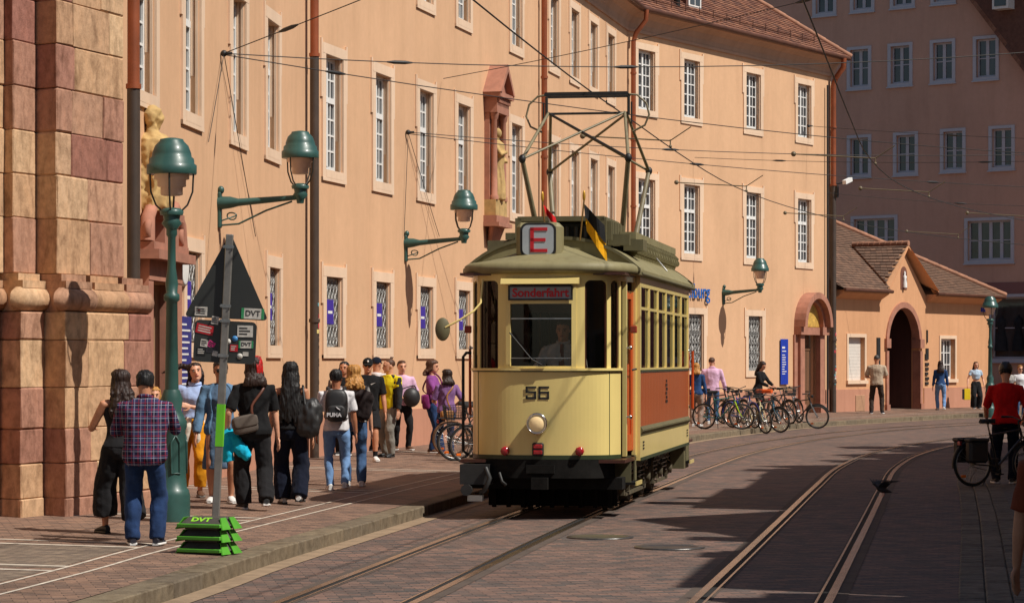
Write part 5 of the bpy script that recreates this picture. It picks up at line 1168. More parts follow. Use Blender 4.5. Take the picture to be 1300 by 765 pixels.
for s_ in (-1, 1): m_.b2(-0.56, 0.56, yp + s_ * 0.14 - 0.035, yp + s_ * 0.14 + 0.035, zt - 0.025, zt + 0.025)
for q in (-1, 1): m_.tube([(q * 0.56, yp - 0.14, zt), (q * 0.56, yp + 0.14, zt)], 0.015, 6); m_.tube([(q * 0.56, yp, zt - 0.02), (q * 0.56, yp, zt - 0.28)], 0.02, 6); m_.tube([(q * 0.6, yp, zt - 0.1), (q * 0.6, yp, zt - 0.4)], 0.012, 6)
build(m_, 'collector_bar', BLACK, tram)
for q in (-1, 1):
    m_ = MB(); m_.tube([(q * 0.5, yp, zt + 0.01), (q * 0.68, yp, zt - 0.01), (q * 0.80, yp, zt - 0.12), (q * 0.84, yp, zt - 0.28), (q * 0.78, yp, zt - 0.42), (q * 0.62, yp, zt - 0.5)], 0.014, 8); build(m_, 'collector_horn', PG, tram)
m_ = MB(); m_.b2(-0.7, 0.7, yp - 0.8, yp - 0.72, 3.40, 3.44); m_.b2(-0.7, 0.7, yp + 0.72, yp + 0.8, 3.40, 3.44); build(m_, 'pantograph_base', OLIVED, tram)
# two little flags
def flag(x, y, h, cols, w_, drop, name, label):
    M = TM @ T(x, y, 0); f = thing(name, label, 'flag', M @ T(0, 0, 3.38))
    m_ = MB(); m_.tube([(0, 0, 3.38), (0.05 * (1 if x > 0 else -1), 0, h)], 0.01, 6); m_.ell((0.05 * (1 if x > 0 else -1), 0, h + 0.06), (0.02, 0.02, 0.07), 8, 6, 1); build(m_, 'pole', [PM('flag_pole', srgb(120, 90, 40), 0.5), PM('gilt_tip', srgb(196, 150, 50), 0.4, metal=0.3)], f, M)
    n = len(cols)
    for i, c in enumerate(cols):
        m_ = MB(); g = []
        for k in range(9):
            t = k / 8; row_ = []
            for e in (i / n, (i + 1) / n):
                zz = h - 0.03 - e * drop * 0.75 - t * (w_ * 0.9 + 0.12 * e); xx = 0.045 * (1 if x > 0 else -1) * (1 - e * 0.6) + t * w_ * 0.85 + e * 0.06; row_.append(Vector((xx, 0.03 * math.sin(t * 7 + i) + 0.01, zz)))
            g.append([row_[0], row_[1], row_[1] + Vector((0, 0.004, 0)), row_[0] + Vector((0, 0.004, 0))])
        m_.loft(g, True, True, 0, False); build(m_, 'cloth', c, f, M)
flag(-0.07, 0.95, 3.86, [fabric('flag_white', srgb(225, 220, 214)), fabric('flag_red', srgb(196, 30, 34))][::-1], 0.18, 0.35, 'red_white_flag', 'small red and white flag on the tram roof left of the line box')
flag(0.36, 0.85, 3.86, [fabric('flag_black', (0.02, 0.02, 0.022)), fabric('flag_yellow', srgb(232, 168, 30))], 0.30, 0.45, 'black_yellow_flag', 'small black and yellow flag on the tram roof')
# ------------------------------------------------------------------ people
def skinm(name, col): return PM('skin_' + name, col, 0.5, 0.08, 9, 0.1, 60, spec=0.4)
SKIN = dict(l=skinm('light', srgb(214, 158, 128)), m=skinm('medium', srgb(190, 132, 100)), t=skinm('tan', srgb(168, 110, 80)))
def hairm(name, col): return PM('hair_' + name, col, 0.55, 0.4, 60, 0.7, 90, stretch=(1, 1, 0.1), spec=0.35)
EYEM = PM('eye_dark', (0.03, 0.02, 0.015), 0.2); LIPM = PM('lips', srgb(168, 84, 76), 0.5)
def ik(a, b, l1, l2, pole):
    """middle joint between a and b, bending toward pole"""
    a, b = Vector(a), Vector(b); d = b - a; L_ = min(d.length, (l1 + l2) * 0.999); u = d.normalized(); b = a + u * L_
    x = (l1 * l1 - l2 * l2 + L_ * L_) / (2 * L_); h = math.sqrt(max(0, l1 * l1 - x * x)); p = Vector(pole); p = (p - u * p.dot(u)); p = p.normalized() if p.length > 1e-6 else Vector((0, -1, 0))
    return a + u * x + p * h, b
def lerp_path(a, b, n): return [Vector(a).lerp(Vector(b), k / n) for k in range(n + 1)]
def relax(me, it=2, k=0.5):
    bm = bmesh.new(); bm.from_mesh(me)
    for _ in range(it): bmesh.ops.smooth_vert(bm, verts=bm.verts, factor=k, use_axis_x=True, use_axis_y=True, use_axis_z=True)
    bm.to_mesh(me); bm.free()
def finish(mb, vox, mat, wr=0.0, fr=(9, 9, 5), it=2, seed=0):
    me = bake(mb, [('REMESH', dict(mode='VOXEL', voxel_size=vox))]); relax(me, it)
    if wr:
        me.update(); off = Vector((seed * 3.7, seed * 1.3, 0)); ds = []
        for v in me.vertices:
            q = Vector((v.co.x * fr[0], v.co.y * fr[1], v.co.z * fr[2])) + off
            ds.append(wr * (noise.noise(q) + 0.5 * noise.noise(q * 2.1)) )
        nn = [v.normal.copy() for v in me.vertices]
        for v, d, n in zip(me.vertices, ds, nn): v.co += n * d
    me.materials.clear(); me.materials.append(mat)
    me.polygons.foreach_set('use_smooth', [True] * len(me.polygons)); me.update(); return me

def hand(mb, wrist, dirv, palm_n, H, curl=0.5, side=1):
    """palm and five bent fingers; dirv = along the hand, palm_n = way the palm faces"""
    d = Vector(dirv).normalized(); n = Vector(palm_n); n = (n - d * n.dot(d)).normalized(); a = d.cross(n).normalized() * side
    w = Vector(wrist); k = H / 1.72
    rings = []
    for t, hw, th in ((0.0, 0.024, 0.018), (0.03, 0.034, 0.017), (0.06, 0.04, 0.015), (0.09, 0.04, 0.013)):
        c = w + d * (t * k); rings.append([c + a * (math.cos(q * math.pi / 4) * hw * k) + n * (math.sin(q * math.pi / 4) * th * k) for q in range(8)])
    mb.loft(rings)
    for i, (off, ln) in enumerate(((-0.030, 0.062), (-0.010, 0.076), (0.010, 0.082), (0.029, 0.072))):
        p = w + d * (0.085 * k) + a * (off * k); dd = d.copy(); pts = [p]; 
        for seg_ in range(3):
            dd = (dd + n * curl * (0.55 if seg_ else 0.35)).normalized(); p = p + dd * (ln * k * (0.42, 0.33, 0.25)[seg_]); pts.append(p)
        mb.tube(pts, [0.0105 * k, 0.0098 * k, 0.009 * k, 0.0072 * k], 7)
    p = w + d * (0.025 * k) + a * (0.03 * k); pts = [p, p + (d * 0.6 + a * 0.7 + n * 0.25).normalized() * 0.036 * k]; pts.append(pts[-1] + (d * 0.95 + a * 0.1 + n * 0.35).normalized() * 0.034 * k); pts.append(pts[-1] + (d + n * 0.5).normalized() * 0.024 * k)
    mb.tube(pts, [0.0155 * k, 0.0125 * k, 0.011 * k, 0.008 * k], 7)

def person(name_label, M, H=1.7, fem=False, skin='l', hair=None, top=None, bottom=None, shoes=None, pose=None, face=True, extras=(), near=True, group=None, bulk=1.0, cat='person'):
    """pose: hands {L,R: (x,y,z)}, feet {L,R:(x,y,lift)}, lean (forward, side), head (yaw, pitch, roll). Faces local -Y. L is +X."""
    P = dict(hands={}, feet={}, lean=(0, 0), head=(0, 0, 0), twist=0); P.update(pose or {})
    root = thing('person', name_label, cat, M, group); V = 0.0095 if near else 0.015; seed = abs(hash(name_label)) % 97 if False else len(name_label)
    h = H; lean = Matrix.Rotation(P['lean'][0], 4, 'X') @ Matrix.Rotation(P['lean'][1], 4, 'Y') @ Matrix.Rotation(P['twist'], 4, 'Z')
    piv = Vector((0, 0, 0.52 * h)); hipz = P.get('hipz', 0.52) * h
    def U(p): q = Vector(p) - piv; q = lean @ q; return q + Vector((0, P.get('hipy', 0) * h, hipz))     # upper body transform
    sw = (0.100 if fem else 0.112) * bulk
    sh = {s: U((s * sw * h, 0.005 * h, 0.788 * h)) for s in (1, -1)}
    hip = {s: Vector((s * 0.052 * h, P.get('hipy', 0) * h, hipz - 0.012 * h)) for s in (1, -1)}
    feet = {1: P['feet'].get('L', (0.055, 0.0, 0.0)), -1: P['feet'].get('R', (-0.055, 0.0, 0.0))}
    ank = {}; knee = {}; fdir = {}
    for s in (1, -1):
        f = feet[s]; ank[s] = Vector((f[0] * h, f[1] * h, (0.048 + f[2]) * h)); yaw = f[3] if len(f) > 3 else s * 0.18
        fdir[s] = Vector((math.sin(yaw), -math.cos(yaw), -f[2] * 3.0)).normalized()
        knee[s], ank[s] = ik(hip[s], ank[s], 0.245 * h, 0.235 * h, (s * 0.12 + fdir[s].x * 0.6, -1, 0))
    hd_default = {1: (0.15, -0.03, 0.47), -1: (-0.15, -0.03, 0.47)}; el = {}; wr = {}; wdir = {}
    for s, key in ((1, 'L'), (-1, 'R')):
        t_ = P['hands'].get(key, hd_default[s]); tgt = Vector((t_[0] * h, t_[1] * h, t_[2] * h)); pole = P.get('pole' + key, (s * 0.5, 0.6, -0.55))
        el[s], wr[s] = ik(sh[s], tgt, 0.172 * h, 0.150 * h, pole); wdir[s] = (wr[s] - el[s]).normalized()
    # ---- body, one continuous surface
    b = MB(); 
    if fem: prof_ = [(0.455, 0.06, 0.05, 0), (0.49, 0.09, 0.062, 0.004), (0.525, 0.094, 0.064, 0.006), (0.58, 0.074, 0.052, 0.0), (0.625, 0.066, 0.048, -0.002), (0.68, 0.075, 0.054, -0.006), (0.725, 0.083, 0.062, -0.01), (0.765, 0.088, 0.052, -0.002), (0.795, 0.076, 0.044, 0.004), (0.818, 0.052, 0.037, 0.006), (0.832, 0.034, 0.032, 0.006), (0.85, 0.027, 0.028, 0.006)]
    else: prof_ = [(0.455, 0.06, 0.05, 0), (0.49, 0.086, 0.062, 0.002), (0.525, 0.088, 0.064, 0.002), (0.58, 0.082, 0.06, 0), (0.625, 0.08, 0.058, 0), (0.68, 0.09, 0.062, -0.002), (0.725, 0.1, 0.066, -0.004), (0.765, 0.105, 0.06, 0.0), (0.795, 0.094, 0.05, 0.004), (0.82, 0.064, 0.042, 0.006), (0.836, 0.042, 0.038, 0.006), (0.85, 0.033, 0.034, 0.006)]
    def torso(mb, infl=0.0, z0=0.0, z1=2.0, n=18, belly=0.0):
        rings = []
        for (z, rx, ry, yo) in prof_:
            if z < z0 - 1e-6 or z > z1 + 1e-6: continue
            bl = belly * max(0, 1 - abs(z - 0.6) / 0.1)
            rings.append([U(((math.copysign(abs(math.cos(2 * math.pi * k / n)) ** 0.8, math.cos(2 * math.pi * k / n)) * (rx * bulk + infl + bl * 0.5)) * h, (yo + math.sin(2 * math.pi * k / n) * (ry * bulk + infl + bl)) * h - bl * 0.4 * h, z * h)) for k in range(n)])
        mb.loft(rings); return rings
    torso(b, -0.006)
    hy, hp, hr = P['head']; hc = U((0, -0.004 * h, 0.925 * h)); HR = (lean.to_3x3() @ Matrix.Rotation(hy, 3, 'Z') @ Matrix.Rotation(hp, 3, 'X') @ Matrix.Rotation(hr, 3, 'Y')); hs = h * (1.0 if fem else 1.02)
    Hd = lambda p: hc + HR @ (Vector(p) * hs)
    b.tube([U((0, 0.006 * h, 0.82 * h)), hc + HR @ Vector((0, 0.012, -0.02)) * hs], (0.031 if fem else 0.036) * h, 10)
    hp_ = [(-0.067, 0.016, 0.016, -0.03), (-0.058, 0.027, 0.027, -0.022), (-0.042, 0.036, 0.042, -0.011), (-0.022, 0.041, 0.05, -0.003), (0.0, 0.044, 0.055, 0.001), (0.022, 0.0455, 0.058, 0.003), (0.042, 0.042, 0.053, 0.004), (0.056, 0.031, 0.04, 0.005), (0.065, 0.014, 0.02, 0.006)]
    b.loft([[Hd((math.cos(2 * math.pi * k / 16) * rx, yo + math.sin(2 * math.pi * k / 16) * ry, z)) for k in range(16)] for z, rx, ry, yo in hp_])
    b.tube([Hd((0, -0.054, 0.006)), Hd((0, -0.062, -0.01)), Hd((0, -0.066, -0.018)), Hd((0, -0.053, -0.024))], [0.005 * hs, 0.007 * hs, 0.0095 * hs, 0.006 * hs], 8)
    b.tube([Hd((-0.03, -0.047, 0.012)), Hd((0, -0.056, 0.013)), Hd((0.03, -0.047, 0.012))], 0.006 * hs, 6)
    b.tube([Hd((-0.015, -0.05, -0.036)), Hd((0, -0.054, -0.035)), Hd((0.015, -0.05, -0.036))], 0.0055 * hs, 6); b.ell(Hd((0, -0.046, -0.058)), (0.012 * hs, 0.01 * hs, 0.01 * hs), 8, 6)
    for s in (1, -1): b.ell(Hd((s * 0.046, 0.006, -0.004)), (0.006 * hs, 0.012 * hs, 0.018 * hs), 8, 6, 0, HR)
    for s in (1, -1):
        ar = 1.0 if fem else 1.14
        b.tube([U((s * (sw - 0.035) * h, 0.004 * h, 0.79 * h)), sh[s], sh[s].lerp(el[s], 0.35), el[s]], [0.03 * h * ar, 0.029 * h * ar, 0.027 * h * ar, 0.0215 * h * ar], 10)
        b.tube([el[s], el[s].lerp(wr[s], 0.3), wr[s]], [0.0215 * h * ar, 0.0225 * h * ar, 0.0145 * h * ar], 10); b.ell(el[s], (0.021 * h * ar,) * 3, 8, 6)
        pn = P.get('palm' + ('L' if s > 0 else 'R'), (-s, 0.2, 0)); hand(b, wr[s], wdir[s] * 0.8 + Vector(P.get('hdir' + ('L' if s > 0 else 'R'), wdir[s])) * 0.4, pn, h, P.get('curl', 0.5), s * (1 if True else -1))
        b.tube([hip[s] + Vector((0, 0, 0.02 * h)), hip[s].lerp(knee[s], 0.3), knee[s]], [0.05 * h, 0.048 * h, 0.031 * h], 10); b.tube([knee[s], knee[s].lerp(ank[s], 0.3), ank[s].lerp(knee[s], 0.1), ank[s]], [0.031 * h, 0.033 * h, 0.02 * h, 0.019 * h], 10); b.ell(knee[s], (0.031 * h,) * 3, 8, 6)
        # foot inside the shoe
        b.tube([ank[s] + Vector((0, 0, -0.01 * h)), ank[s] + fdir[s] * 0.05 * h + Vector((0, 0, -0.03 * h)), ank[s] + fdir[s] * 0.11 * h + Vector((0, 0, -0.036 * h))], [0.02 * h, 0.021 * h, 0.014 * h], 8)
    body = put('body', finish(b, V, SKIN[skin], 0, it=1), root)
    # ---- face
    if face:
        for s in (1, -1):
            m_ = MB(); m_.ell(Hd((s * 0.0185, -0.0515, 0.002)), (0.008 * hs, 0.004 * hs, 0.0042 * hs), 8, 6, 0, HR); build(m_, 'eye', EYEM, root)
            m_ = MB(); m_.tube([Hd((s * 0.009, -0.0565, 0.013)), Hd((s * 0.02, -0.055, 0.0155)), Hd((s * 0.031, -0.049, 0.012))], 0.0026 * hs, 5); build(m_, 'eyebrow', (hair or {}).get('mat', EYEM), root)
        m_ = MB(); m_.tube([Hd((-0.015, -0.0535, -0.036)), Hd((0, -0.0592, -0.0355)), Hd((0.015, -0.0535, -0.036))], [0.002 * hs, 0.0042 * hs, 0.002 * hs], 6); build(m_, 'lips', LIPM, root)
    # ---- clothes
    if bottom:
        m_ = MB(); kd = bottom.get('kind', 'trousers'); lw = bottom.get('w', 1.0); ex = bottom.get('flare', 1.0)
        if kd in ('trousers', 'shorts'):
            torso(m_, 0.008, 0.455, bottom.get('rise', 0.6))
            for s in (1, -1):
                end = ank[s] + Vector((0, 0, bottom.get('hem', -0.012) * h)) if kd == 'trousers' else knee[s].lerp(hip[s], bottom.get('hem', 0.12))
                if kd == 'trousers':
                    m_.tube([hip[s] + Vector((0, 0, 0.03 * h)), hip[s].lerp(knee[s], 0.25), knee[s]], [0.054 * h, 0.056 * h * (0.9 + 0.1 * lw), 0.041 * h * lw], 12); m_.tube([knee[s], knee[s].lerp(end, 0.5), end], [0.041 * h * lw, 0.039 * h * lw * (0.6 + 0.4 * ex), 0.033 * h * lw * ex], 12); m_.ell(knee[s], (0.041 * h * lw,) * 3, 10, 7)
                else: m_.tube([hip[s] + Vector((0, 0, 0.03 * h)), hip[s].lerp(knee[s], 0.3), end], [0.055 * h, 0.06 * h, 0.06 * h], 12)
            nm = 'trousers' if kd == 'trousers' else 'shorts'
        else:
            z1 = bottom.get('hem', 0.25); m_.loft([[U(((rx * math.cos(2 * math.pi * k / 20) * (1 + 0.04 * math.sin(k * 2.5) * q)) * h, (ry * math.sin(2 * math.pi * k / 20) * (1 + 0.05 * math.sin(k * 2.5) * q)) * h, z * h)) for k in range(20)] for z, rx, ry, q in ((z1, 0.125, 0.1, 1), (0.4, 0.112, 0.088, 0.6), (0.5, 0.1, 0.076, 0.2), (0.62, 0.078, 0.06, 0))]); nm = 'skirt'
        put(nm, finish(m_, V * 1.15, bottom['mat'], 0.0075 * h if kd != 'shorts' else 0.005 * h, (10, 10, 7), 2, seed), root)
        if kd == 'trousers' and bottom.get('belt'):
            m_ = MB(); torso(m_, 0.0125, 0.58, 0.6); 
    if top:
        m_ = MB(); z0 = top.get('hem', 0.49); infl = top.get('infl', 0.012); bl = top.get('belly', 0.0)
        torso(m_, infl, z0, 0.837 if not top.get('tank') else 0.77, 20, bl)
        if not top.get('tank'):
            for s in (1, -1):
                t_ = top.get('sleeve', 0.5); pts = [U((s * (sw - 0.04) * h, 0.004 * h, 0.786 * h)), sh[s]]; rr_ = [0.039 * h, 0.0405 * h]
                if t_ <= 1: pts += [sh[s].lerp(el[s], t_ * 0.5), sh[s].lerp(el[s], t_)]; rr_ += [0.037 * h, 0.037 * h]
                else: pts += [sh[s].lerp(el[s], 0.5), el[s]]; rr_ += [0.034 * h, 0.031 * h]
                if not fem: rr_ = [r_ * 1.1 for r_ in rr_]
                m_.tube(pts, rr_, 12)
                if t_ > 1: e_ = el[s].lerp(wr[s], t_ - 1); m_.tube([el[s], el[s].lerp(e_, 0.5), e_], [0.031 * h, 0.029 * h, 0.024 * h], 12); m_.ell(el[s], (0.031 * h,) * 3, 10, 7)
        else:
            for s in (1, -1): m_.tube([U((s * 0.05 * h, 0.03 * h, 0.77 * h)), U((s * 0.052 * h, 0.0, 0.828 * h)), U((s * 0.05 * h, -0.045 * h, 0.77 * h))], 0.012 * h, 8)
        put(top.get('name', 'shirt'), finish(m_, V * 1.15, top['mat'], 0.007 * h, (9, 9, 6), 2, seed + 3), root)
        if top.get('collar'):
            m_ = MB(); m_.torus(U((0, 0.004 * h, 0.842 * h)), 0.04 * h, 0.012 * h, 18, 8, lean.to_3x3() @ Vector((0, -0.25, 1))); build(m_, 'collar', top['mat'], root)
    jk = top.get('over') if top else None
    if jk:   # open jacket: back, sides and sleeves
        m_ = MB(); n = 20; rings = []
        for (z, rx, ry, yo) in prof_:
            if z < jk.get('hem', 0.47) - 1e-6 or z > 0.837: continue
            arc_ = [math.radians(-90 + jk.get('gap', 38) + (360 - 2 * jk.get('gap', 38)) * k / n) for k in range(n + 1)]
            o_ = [U((math.cos(a) * (rx * bulk + 0.026) * h, (yo + math.sin(a) * (ry * bulk + 0.024)) * h, z * h)) for a in arc_]; i_ = [U((math.cos(a) * (rx * bulk + 0.008) * h, (yo + math.sin(a) * (ry * bulk + 0.006)) * h, z * h)) for a in arc_]
            rings.append(o_ + i_[::-1])
        m_.loft(rings)
        for s in (1, -1):
            m_.tube([U((s * (sw - 0.04) * h, 0.004 * h, 0.786 * h)), sh[s], sh[s].lerp(el[s], 0.5), el[s], el[s].lerp(wr[s], 0.5), el[s].lerp(wr[s], 0.92)], [0.042 * h, 0.043 * h, 0.042 * h, 0.038 * h, 0.035 * h, 0.029 * h], 12)
        put('jacket', finish(m_, V * 1.1, jk['mat'], 0.007 * h, (9, 9, 6), 2, seed + 9), root)
    if shoes:
        for s in (1, -1):
            f = fdir[s]; a = ank[s]; up = Vector((0, 0, 1)); sd = f.cross(up).normalized(); up2 = sd.cross(f).normalized(); k = h
            ft = feet[s]; rings = []; rs = []
            heel = a - f * 0.035 * k - up2 * 0.044 * k
            for t, hw, ht in ((0.0, 0.016, 0.036), (0.015, 0.023, 0.046), (0.045, 0.024, 0.046), (0.075, 0.025, 0.036), (0.105, 0.028, 0.028), (0.135, 0.025, 0.02), (0.152, 0.012, 0.013)):
                c = heel + f * t * k; rings.append([c + sd * (math.cos(q) * hw * k) + up2 * ((0.006 + (math.sin(q) * 0.5 + 0.5) * ht) * k) for q in [2 * math.pi * j / 12 for j in range(12)]])
                rs.append([c + sd * (math.cos(q) * hw * 1.12 * k) + up2 * ((0.5 + 0.5 * (1 if math.sin(q) > 0 else -1)) * 0.0125 * k) for q in [2 * math.pi * (j + 0.5) / 12 for j in range(12)]])
            m_ = MB(); m_.loft(rings); so = build(m_, 'shoe', shoes['mat'], root); m_ = MB(); m_.loft(rs); build(m_, 'sole', shoes.get('sole', WHITEP), so)
            if shoes.get('sock'):
                m_ = MB(); m_.tube([ank[s] - (ank[s] - knee[s]) * -0.02, ank[s].lerp(knee[s], shoes.get('sockh', 0.22))], [0.022 * h, 0.024 * h], 10); build(m_, 'sock', shoes['sock'], root)
    # ---- hair
    if hair:
        st = hair['kind']; m_ = MB(); k = hair.get('vol', 1.0)
        def cap_rings(front=0.03, low=-0.02, infl=0.006):
            rings = []
            for z, rx, ry, yo in hp_:
                if z < low: continue
                i_ = infl * k * (1.3 if z > 0.05 else 1); rings.append([Hd((math.cos(2 * math.pi * q / 18) * (rx + i_), yo + 0.004 + max(math.sin(2 * math.pi * q / 18) * (ry + i_), -(ry + i_) if z > front else -0.012), z + (0.006 if z > 0.06 else 0))) for q in range(18)])
            m_.loft(rings)
        if st in ('short', 'buzz'):
            cap_rings(0.03, -0.03 if st == 'short' else -0.02, 0.005 if st == 'short' else 0.0025)
            if st == 'short': m_.ell(Hd((0, 0.0, 0.052)), (0.044 * hs, 0.054 * hs, 0.02 * hs), 12, 6, 0, HR)
            if hair.get('knot'): m_.ell(Hd((0.0, 0.03, 0.078)), (0.014 * hs, 0.018 * hs, 0.015 * hs), 8, 6); m_.tube([Hd((0, 0.035, 0.075)), Hd((0, 0.055, 0.088))], [0.01 * hs, 0.004 * hs], 6)
        else:
            cap_rings(0.027, -0.05, 0.008); ln = hair.get('len', 0.2); wv = hair.get('wave', 0.0); wd = hair.get('wid', 0.05)
            n_st = 17; rr_ = random.Random(len(name_label))
            for i in range(n_st):
                a = math.radians(-8 + 196 * i / (n_st - 1)); x0, y0 = math.cos(a) * 0.043, math.sin(a) * 0.05
                p0 = Hd((x0 * 0.9, y0 * 0.9 + 0.004, 0.035)); p1 = Hd((x0 * 1.12, y0 * 1.15 + 0.006, -0.03)); pts = [p0, p1]
                for j in range(1, 6):
                    t = j / 5; base = U((x0 * h * (1 + 0.5 * t * wd / 0.05), (0.045 + y0 * 0.35 + 0.02 * min(1, 2 * t)) * h, (0.88 - t * ln * rr_.uniform(0.92, 1.05)) * h)); base += Vector((math.sin(t * 9 + i) * wv * h, math.cos(t * 8 + i * 2) * wv * h, 0))
                    pts.append(base)
                m_.tube(pts, [0.012 * h, 0.015 * h, 0.016 * h, 0.016 * h, 0.016 * h, 0.014 * h, 0.007 * h], 7)
            if st == 'fly':
                for i in range(16):
                    y_ = -0.02 + 0.05 * (i % 5) / 4; z_ = 0.02 + 0.035 * i / 16; p0 = Hd((-0.03, y_, z_)); ph = rr_.uniform(0, 3)
                    pts = [p0] + [p0 + Vector((-(0.05 + 0.16 * t) * h * rr_.uniform(0.9, 1.05), 0.01 * math.sin(t * 4 + ph) * h, (0.006 + 0.02 * math.sin(t * 3 + ph) - 0.012 * i / 16 - 0.03 * t * t + rr_.uniform(-0.004, 0.004)) * h)) for t in (0.1, 0.35, 0.65, 1.0)]
                    m_.tube(pts, [0.014 * h, 0.011 * h, 0.007 * h, 0.0045 * h, 0.002 * h], 5)
        put('hair', finish(m_, V * 0.9 if st != 'buzz' else V * 0.8, hair['mat'], 0.0058 * h if st != 'buzz' else 0.0, (55, 55, 10), 1, seed), root)
        if hair.get('streak'):
            m2 = MB()
            for i in range(7): x0 = -0.004 - i * 0.007; yq = 0.066 - 0.0012 * i * i * 0.7; m2.tube([Hd((x0 * 0.5, -0.01, 0.076)), Hd((x0 * 0.8, 0.03, 0.072)), Hd((x0 - 0.003, yq - 0.004, 0.042)), Hd((x0 - 0.006 + 0.004 * (i % 2), yq + 0.008, 0.0)), Hd((x0 - 0.006 - 0.005 * (i % 3), yq + 0.012, -0.045 - 0.012 * (i % 3)))], [0.005 * h, 0.0062 * h, 0.0065 * h, 0.006 * h, 0.002 * h], 6)
            put('hair_streak', finish(m2, V * 0.8, hair['streak'], 0.003 * h, (60, 60, 10), 1, 2), root)
    for e in extras:
        if e[0] == 'cap':
            m_ = MB(); rings = []
            for z, rx, ry, yo in ((0.014, 0.05, 0.062, 0.004), (0.035, 0.05, 0.062, 0.004), (0.056, 0.042, 0.052, 0.005), (0.07, 0.026, 0.034, 0.005), (0.077, 0.006, 0.008, 0.005)): rings.append([Hd((math.cos(2 * math.pi * q / 18) * rx, yo + math.sin(2 * math.pi * q / 18) * ry, z)) for q in range(18)])
            m_.loft(rings); pk_ = []
            for i in range(9): a = math.radians(-150 + 120 * i / 8); c, s_ = math.cos(a), math.sin(a); pk_.append([Hd((c * 0.046, s_ * 0.056, 0.02)), Hd((c * 0.05, s_ * 0.062 - 0.045 * (-s_ - 0.4), 0.008)), Hd((c * 0.05, s_ * 0.062 - 0.045 * (-s_ - 0.4), 0.003)), Hd((c * 0.046, s_ * 0.056, 0.012))])
            m_.loft(pk_); c_ = build(m_, 'cap', e[1], root)
            if len(e) > 2: m2 = MB(); m2.ell(Hd((0, -0.058, 0.04)), (0.009 * hs, 0.004 * hs, 0.011 * hs), 8, 6, 0, HR); build(m2, 'cap_badge', e[2], c_)
        elif e[0] == 'glasses':
            m_ = MB()
            for s in (1, -1): m_.ell(Hd((s * 0.02, -0.058, 0.001)), (0.0165 * hs, 0.004 * hs, 0.0125 * hs), 10, 6, 0, HR); m_.tube([Hd((s * 0.036, -0.052, 0.006)), Hd((s * 0.047, 0.0, 0.006))], 0.0025 * hs, 5)
            m_.tube([Hd((-0.008, -0.06, 0.004)), Hd((0.008, -0.06, 0.004))], 0.0025 * hs, 5); build(m_, 'sunglasses', PM('sunglass', (0.012, 0.012, 0.012), 0.15), root)
        elif e[0] == 'helmet':
            m_ = MB(); rings = []
            for z, rx, ry, yo in ((0.008, 0.054, 0.07, 0.004), (0.03, 0.058, 0.075, 0.004), (0.055, 0.052, 0.068, 0.006), (0.078, 0.034, 0.046, 0.008), (0.088, 0.01, 0.014, 0.008)): rings.append([Hd((math.cos(2 * math.pi * q / 20) * rx, yo + math.sin(2 * math.pi * q / 20) * ry, z)) for q in range(20)])
            m_.loft(rings)
            for x in (-0.024, 0, 0.024): m_.tube([Hd((x, -0.05, 0.065)), Hd((x, 0.0, 0.09)), Hd((x, 0.05, 0.07))], 0.007 * hs, 6)
            build(m_, 'helmet', e[1], root)
        elif e[0] == 'tie':
            m_ = MB(); m_.loft([[U((sx * w_ * h, (y_ - t_) * h, z_ * h)) for sx, t_ in ((-1, 0), (1, 0), (1, 0.006), (-1, 0.006))] for z_, w_, y_ in ((0.83, 0.012, -0.05), (0.80, 0.012, -0.066), (0.7, 0.02, -0.082), (0.62, 0.024, -0.078))]); build(m_, 'tie', e[1], root)
        elif e[0] == 'waist_sweater':
            m_ = MB(); torso(m_, 0.02, 0.58, 0.6); 
            for s, x_ in ((1, 0.03), (-1, -0.02)): m_.tube([U((x_ * h, -0.075 * h, 0.585 * h)), U(((x_ + s * 0.01) * h, -0.095 * h, 0.52 * h)), U(((x_ + s * 0.02) * h, -0.085 * h, 0.43 * h)), U(((x_ + s * 0.02) * h, -0.08 * h, 0.4 * h))], [0.02 * h, 0.026 * h, 0.024 * h, 0.02 * h], 10)
            m_.loft([[U((math.cos(a) * rx * h, (math.sin(a) * ry + 0.01) * h, z * h)) for a in [math.radians(-20 + 220 * q / 14) for q in range(15)]] + [U((math.cos(a) * (rx - 0.012) * h, (math.sin(a) * (ry - 0.012) + 0.01) * h, z * h)) for a in [math.radians(200 - 220 * q / 14) for q in range(15)]] for z, rx, ry in ((0.42, 0.12, 0.1), (0.5, 0.112, 0.09), (0.59, 0.09, 0.07))])
            put('tied_sweater', finish(m_, V * 1.2, e[1], 0.006 * h, (12, 12, 5), 2, seed), root)
        elif e[0] == 'emblem':   # small print on the chest or back: list of (x, z, w, hgt)
            m_ = MB(); sy = -1 if e[2] == 'front' else 1
            for (x, z, w_, g_) in e[3]: m_.box(U((x * h, sy * (e[4] if len(e) > 4 else 0.086) * h, z * h)), (w_ * h, 0.006 * h, g_ * h), Matrix.Rotation(P['lean'][0], 3, 'X'))
            build(m_, 'print', e[1], root)
        elif e[0] == 'swoosh':
            m_ = MB(); pts = [(0.055, 0.752), (0.02, 0.735), (-0.012, 0.733), (-0.03, 0.742), (-0.02, 0.762), (-0.028, 0.742)]
            poly = [(0.075, 0.762), (0.0, 0.738), (-0.025, 0.735), (-0.04, 0.742), (-0.037, 0.755), (-0.027, 0.768), (-0.05, 0.75), (-0.053, 0.732), (-0.035, 0.719), (-0.006, 0.722)]
            m_.prism([U((x * h, -0.0875 * h, z * h)) for x, z in poly], lean.to_3x3() @ Vector((0, 0.012 * h, 0))); build(m_, 'print', e[1], root)
    return dict(root=root, U=U, sh=sh, wr=wr, el=el, hip=hip, Hd=Hd, h=h, M=M)

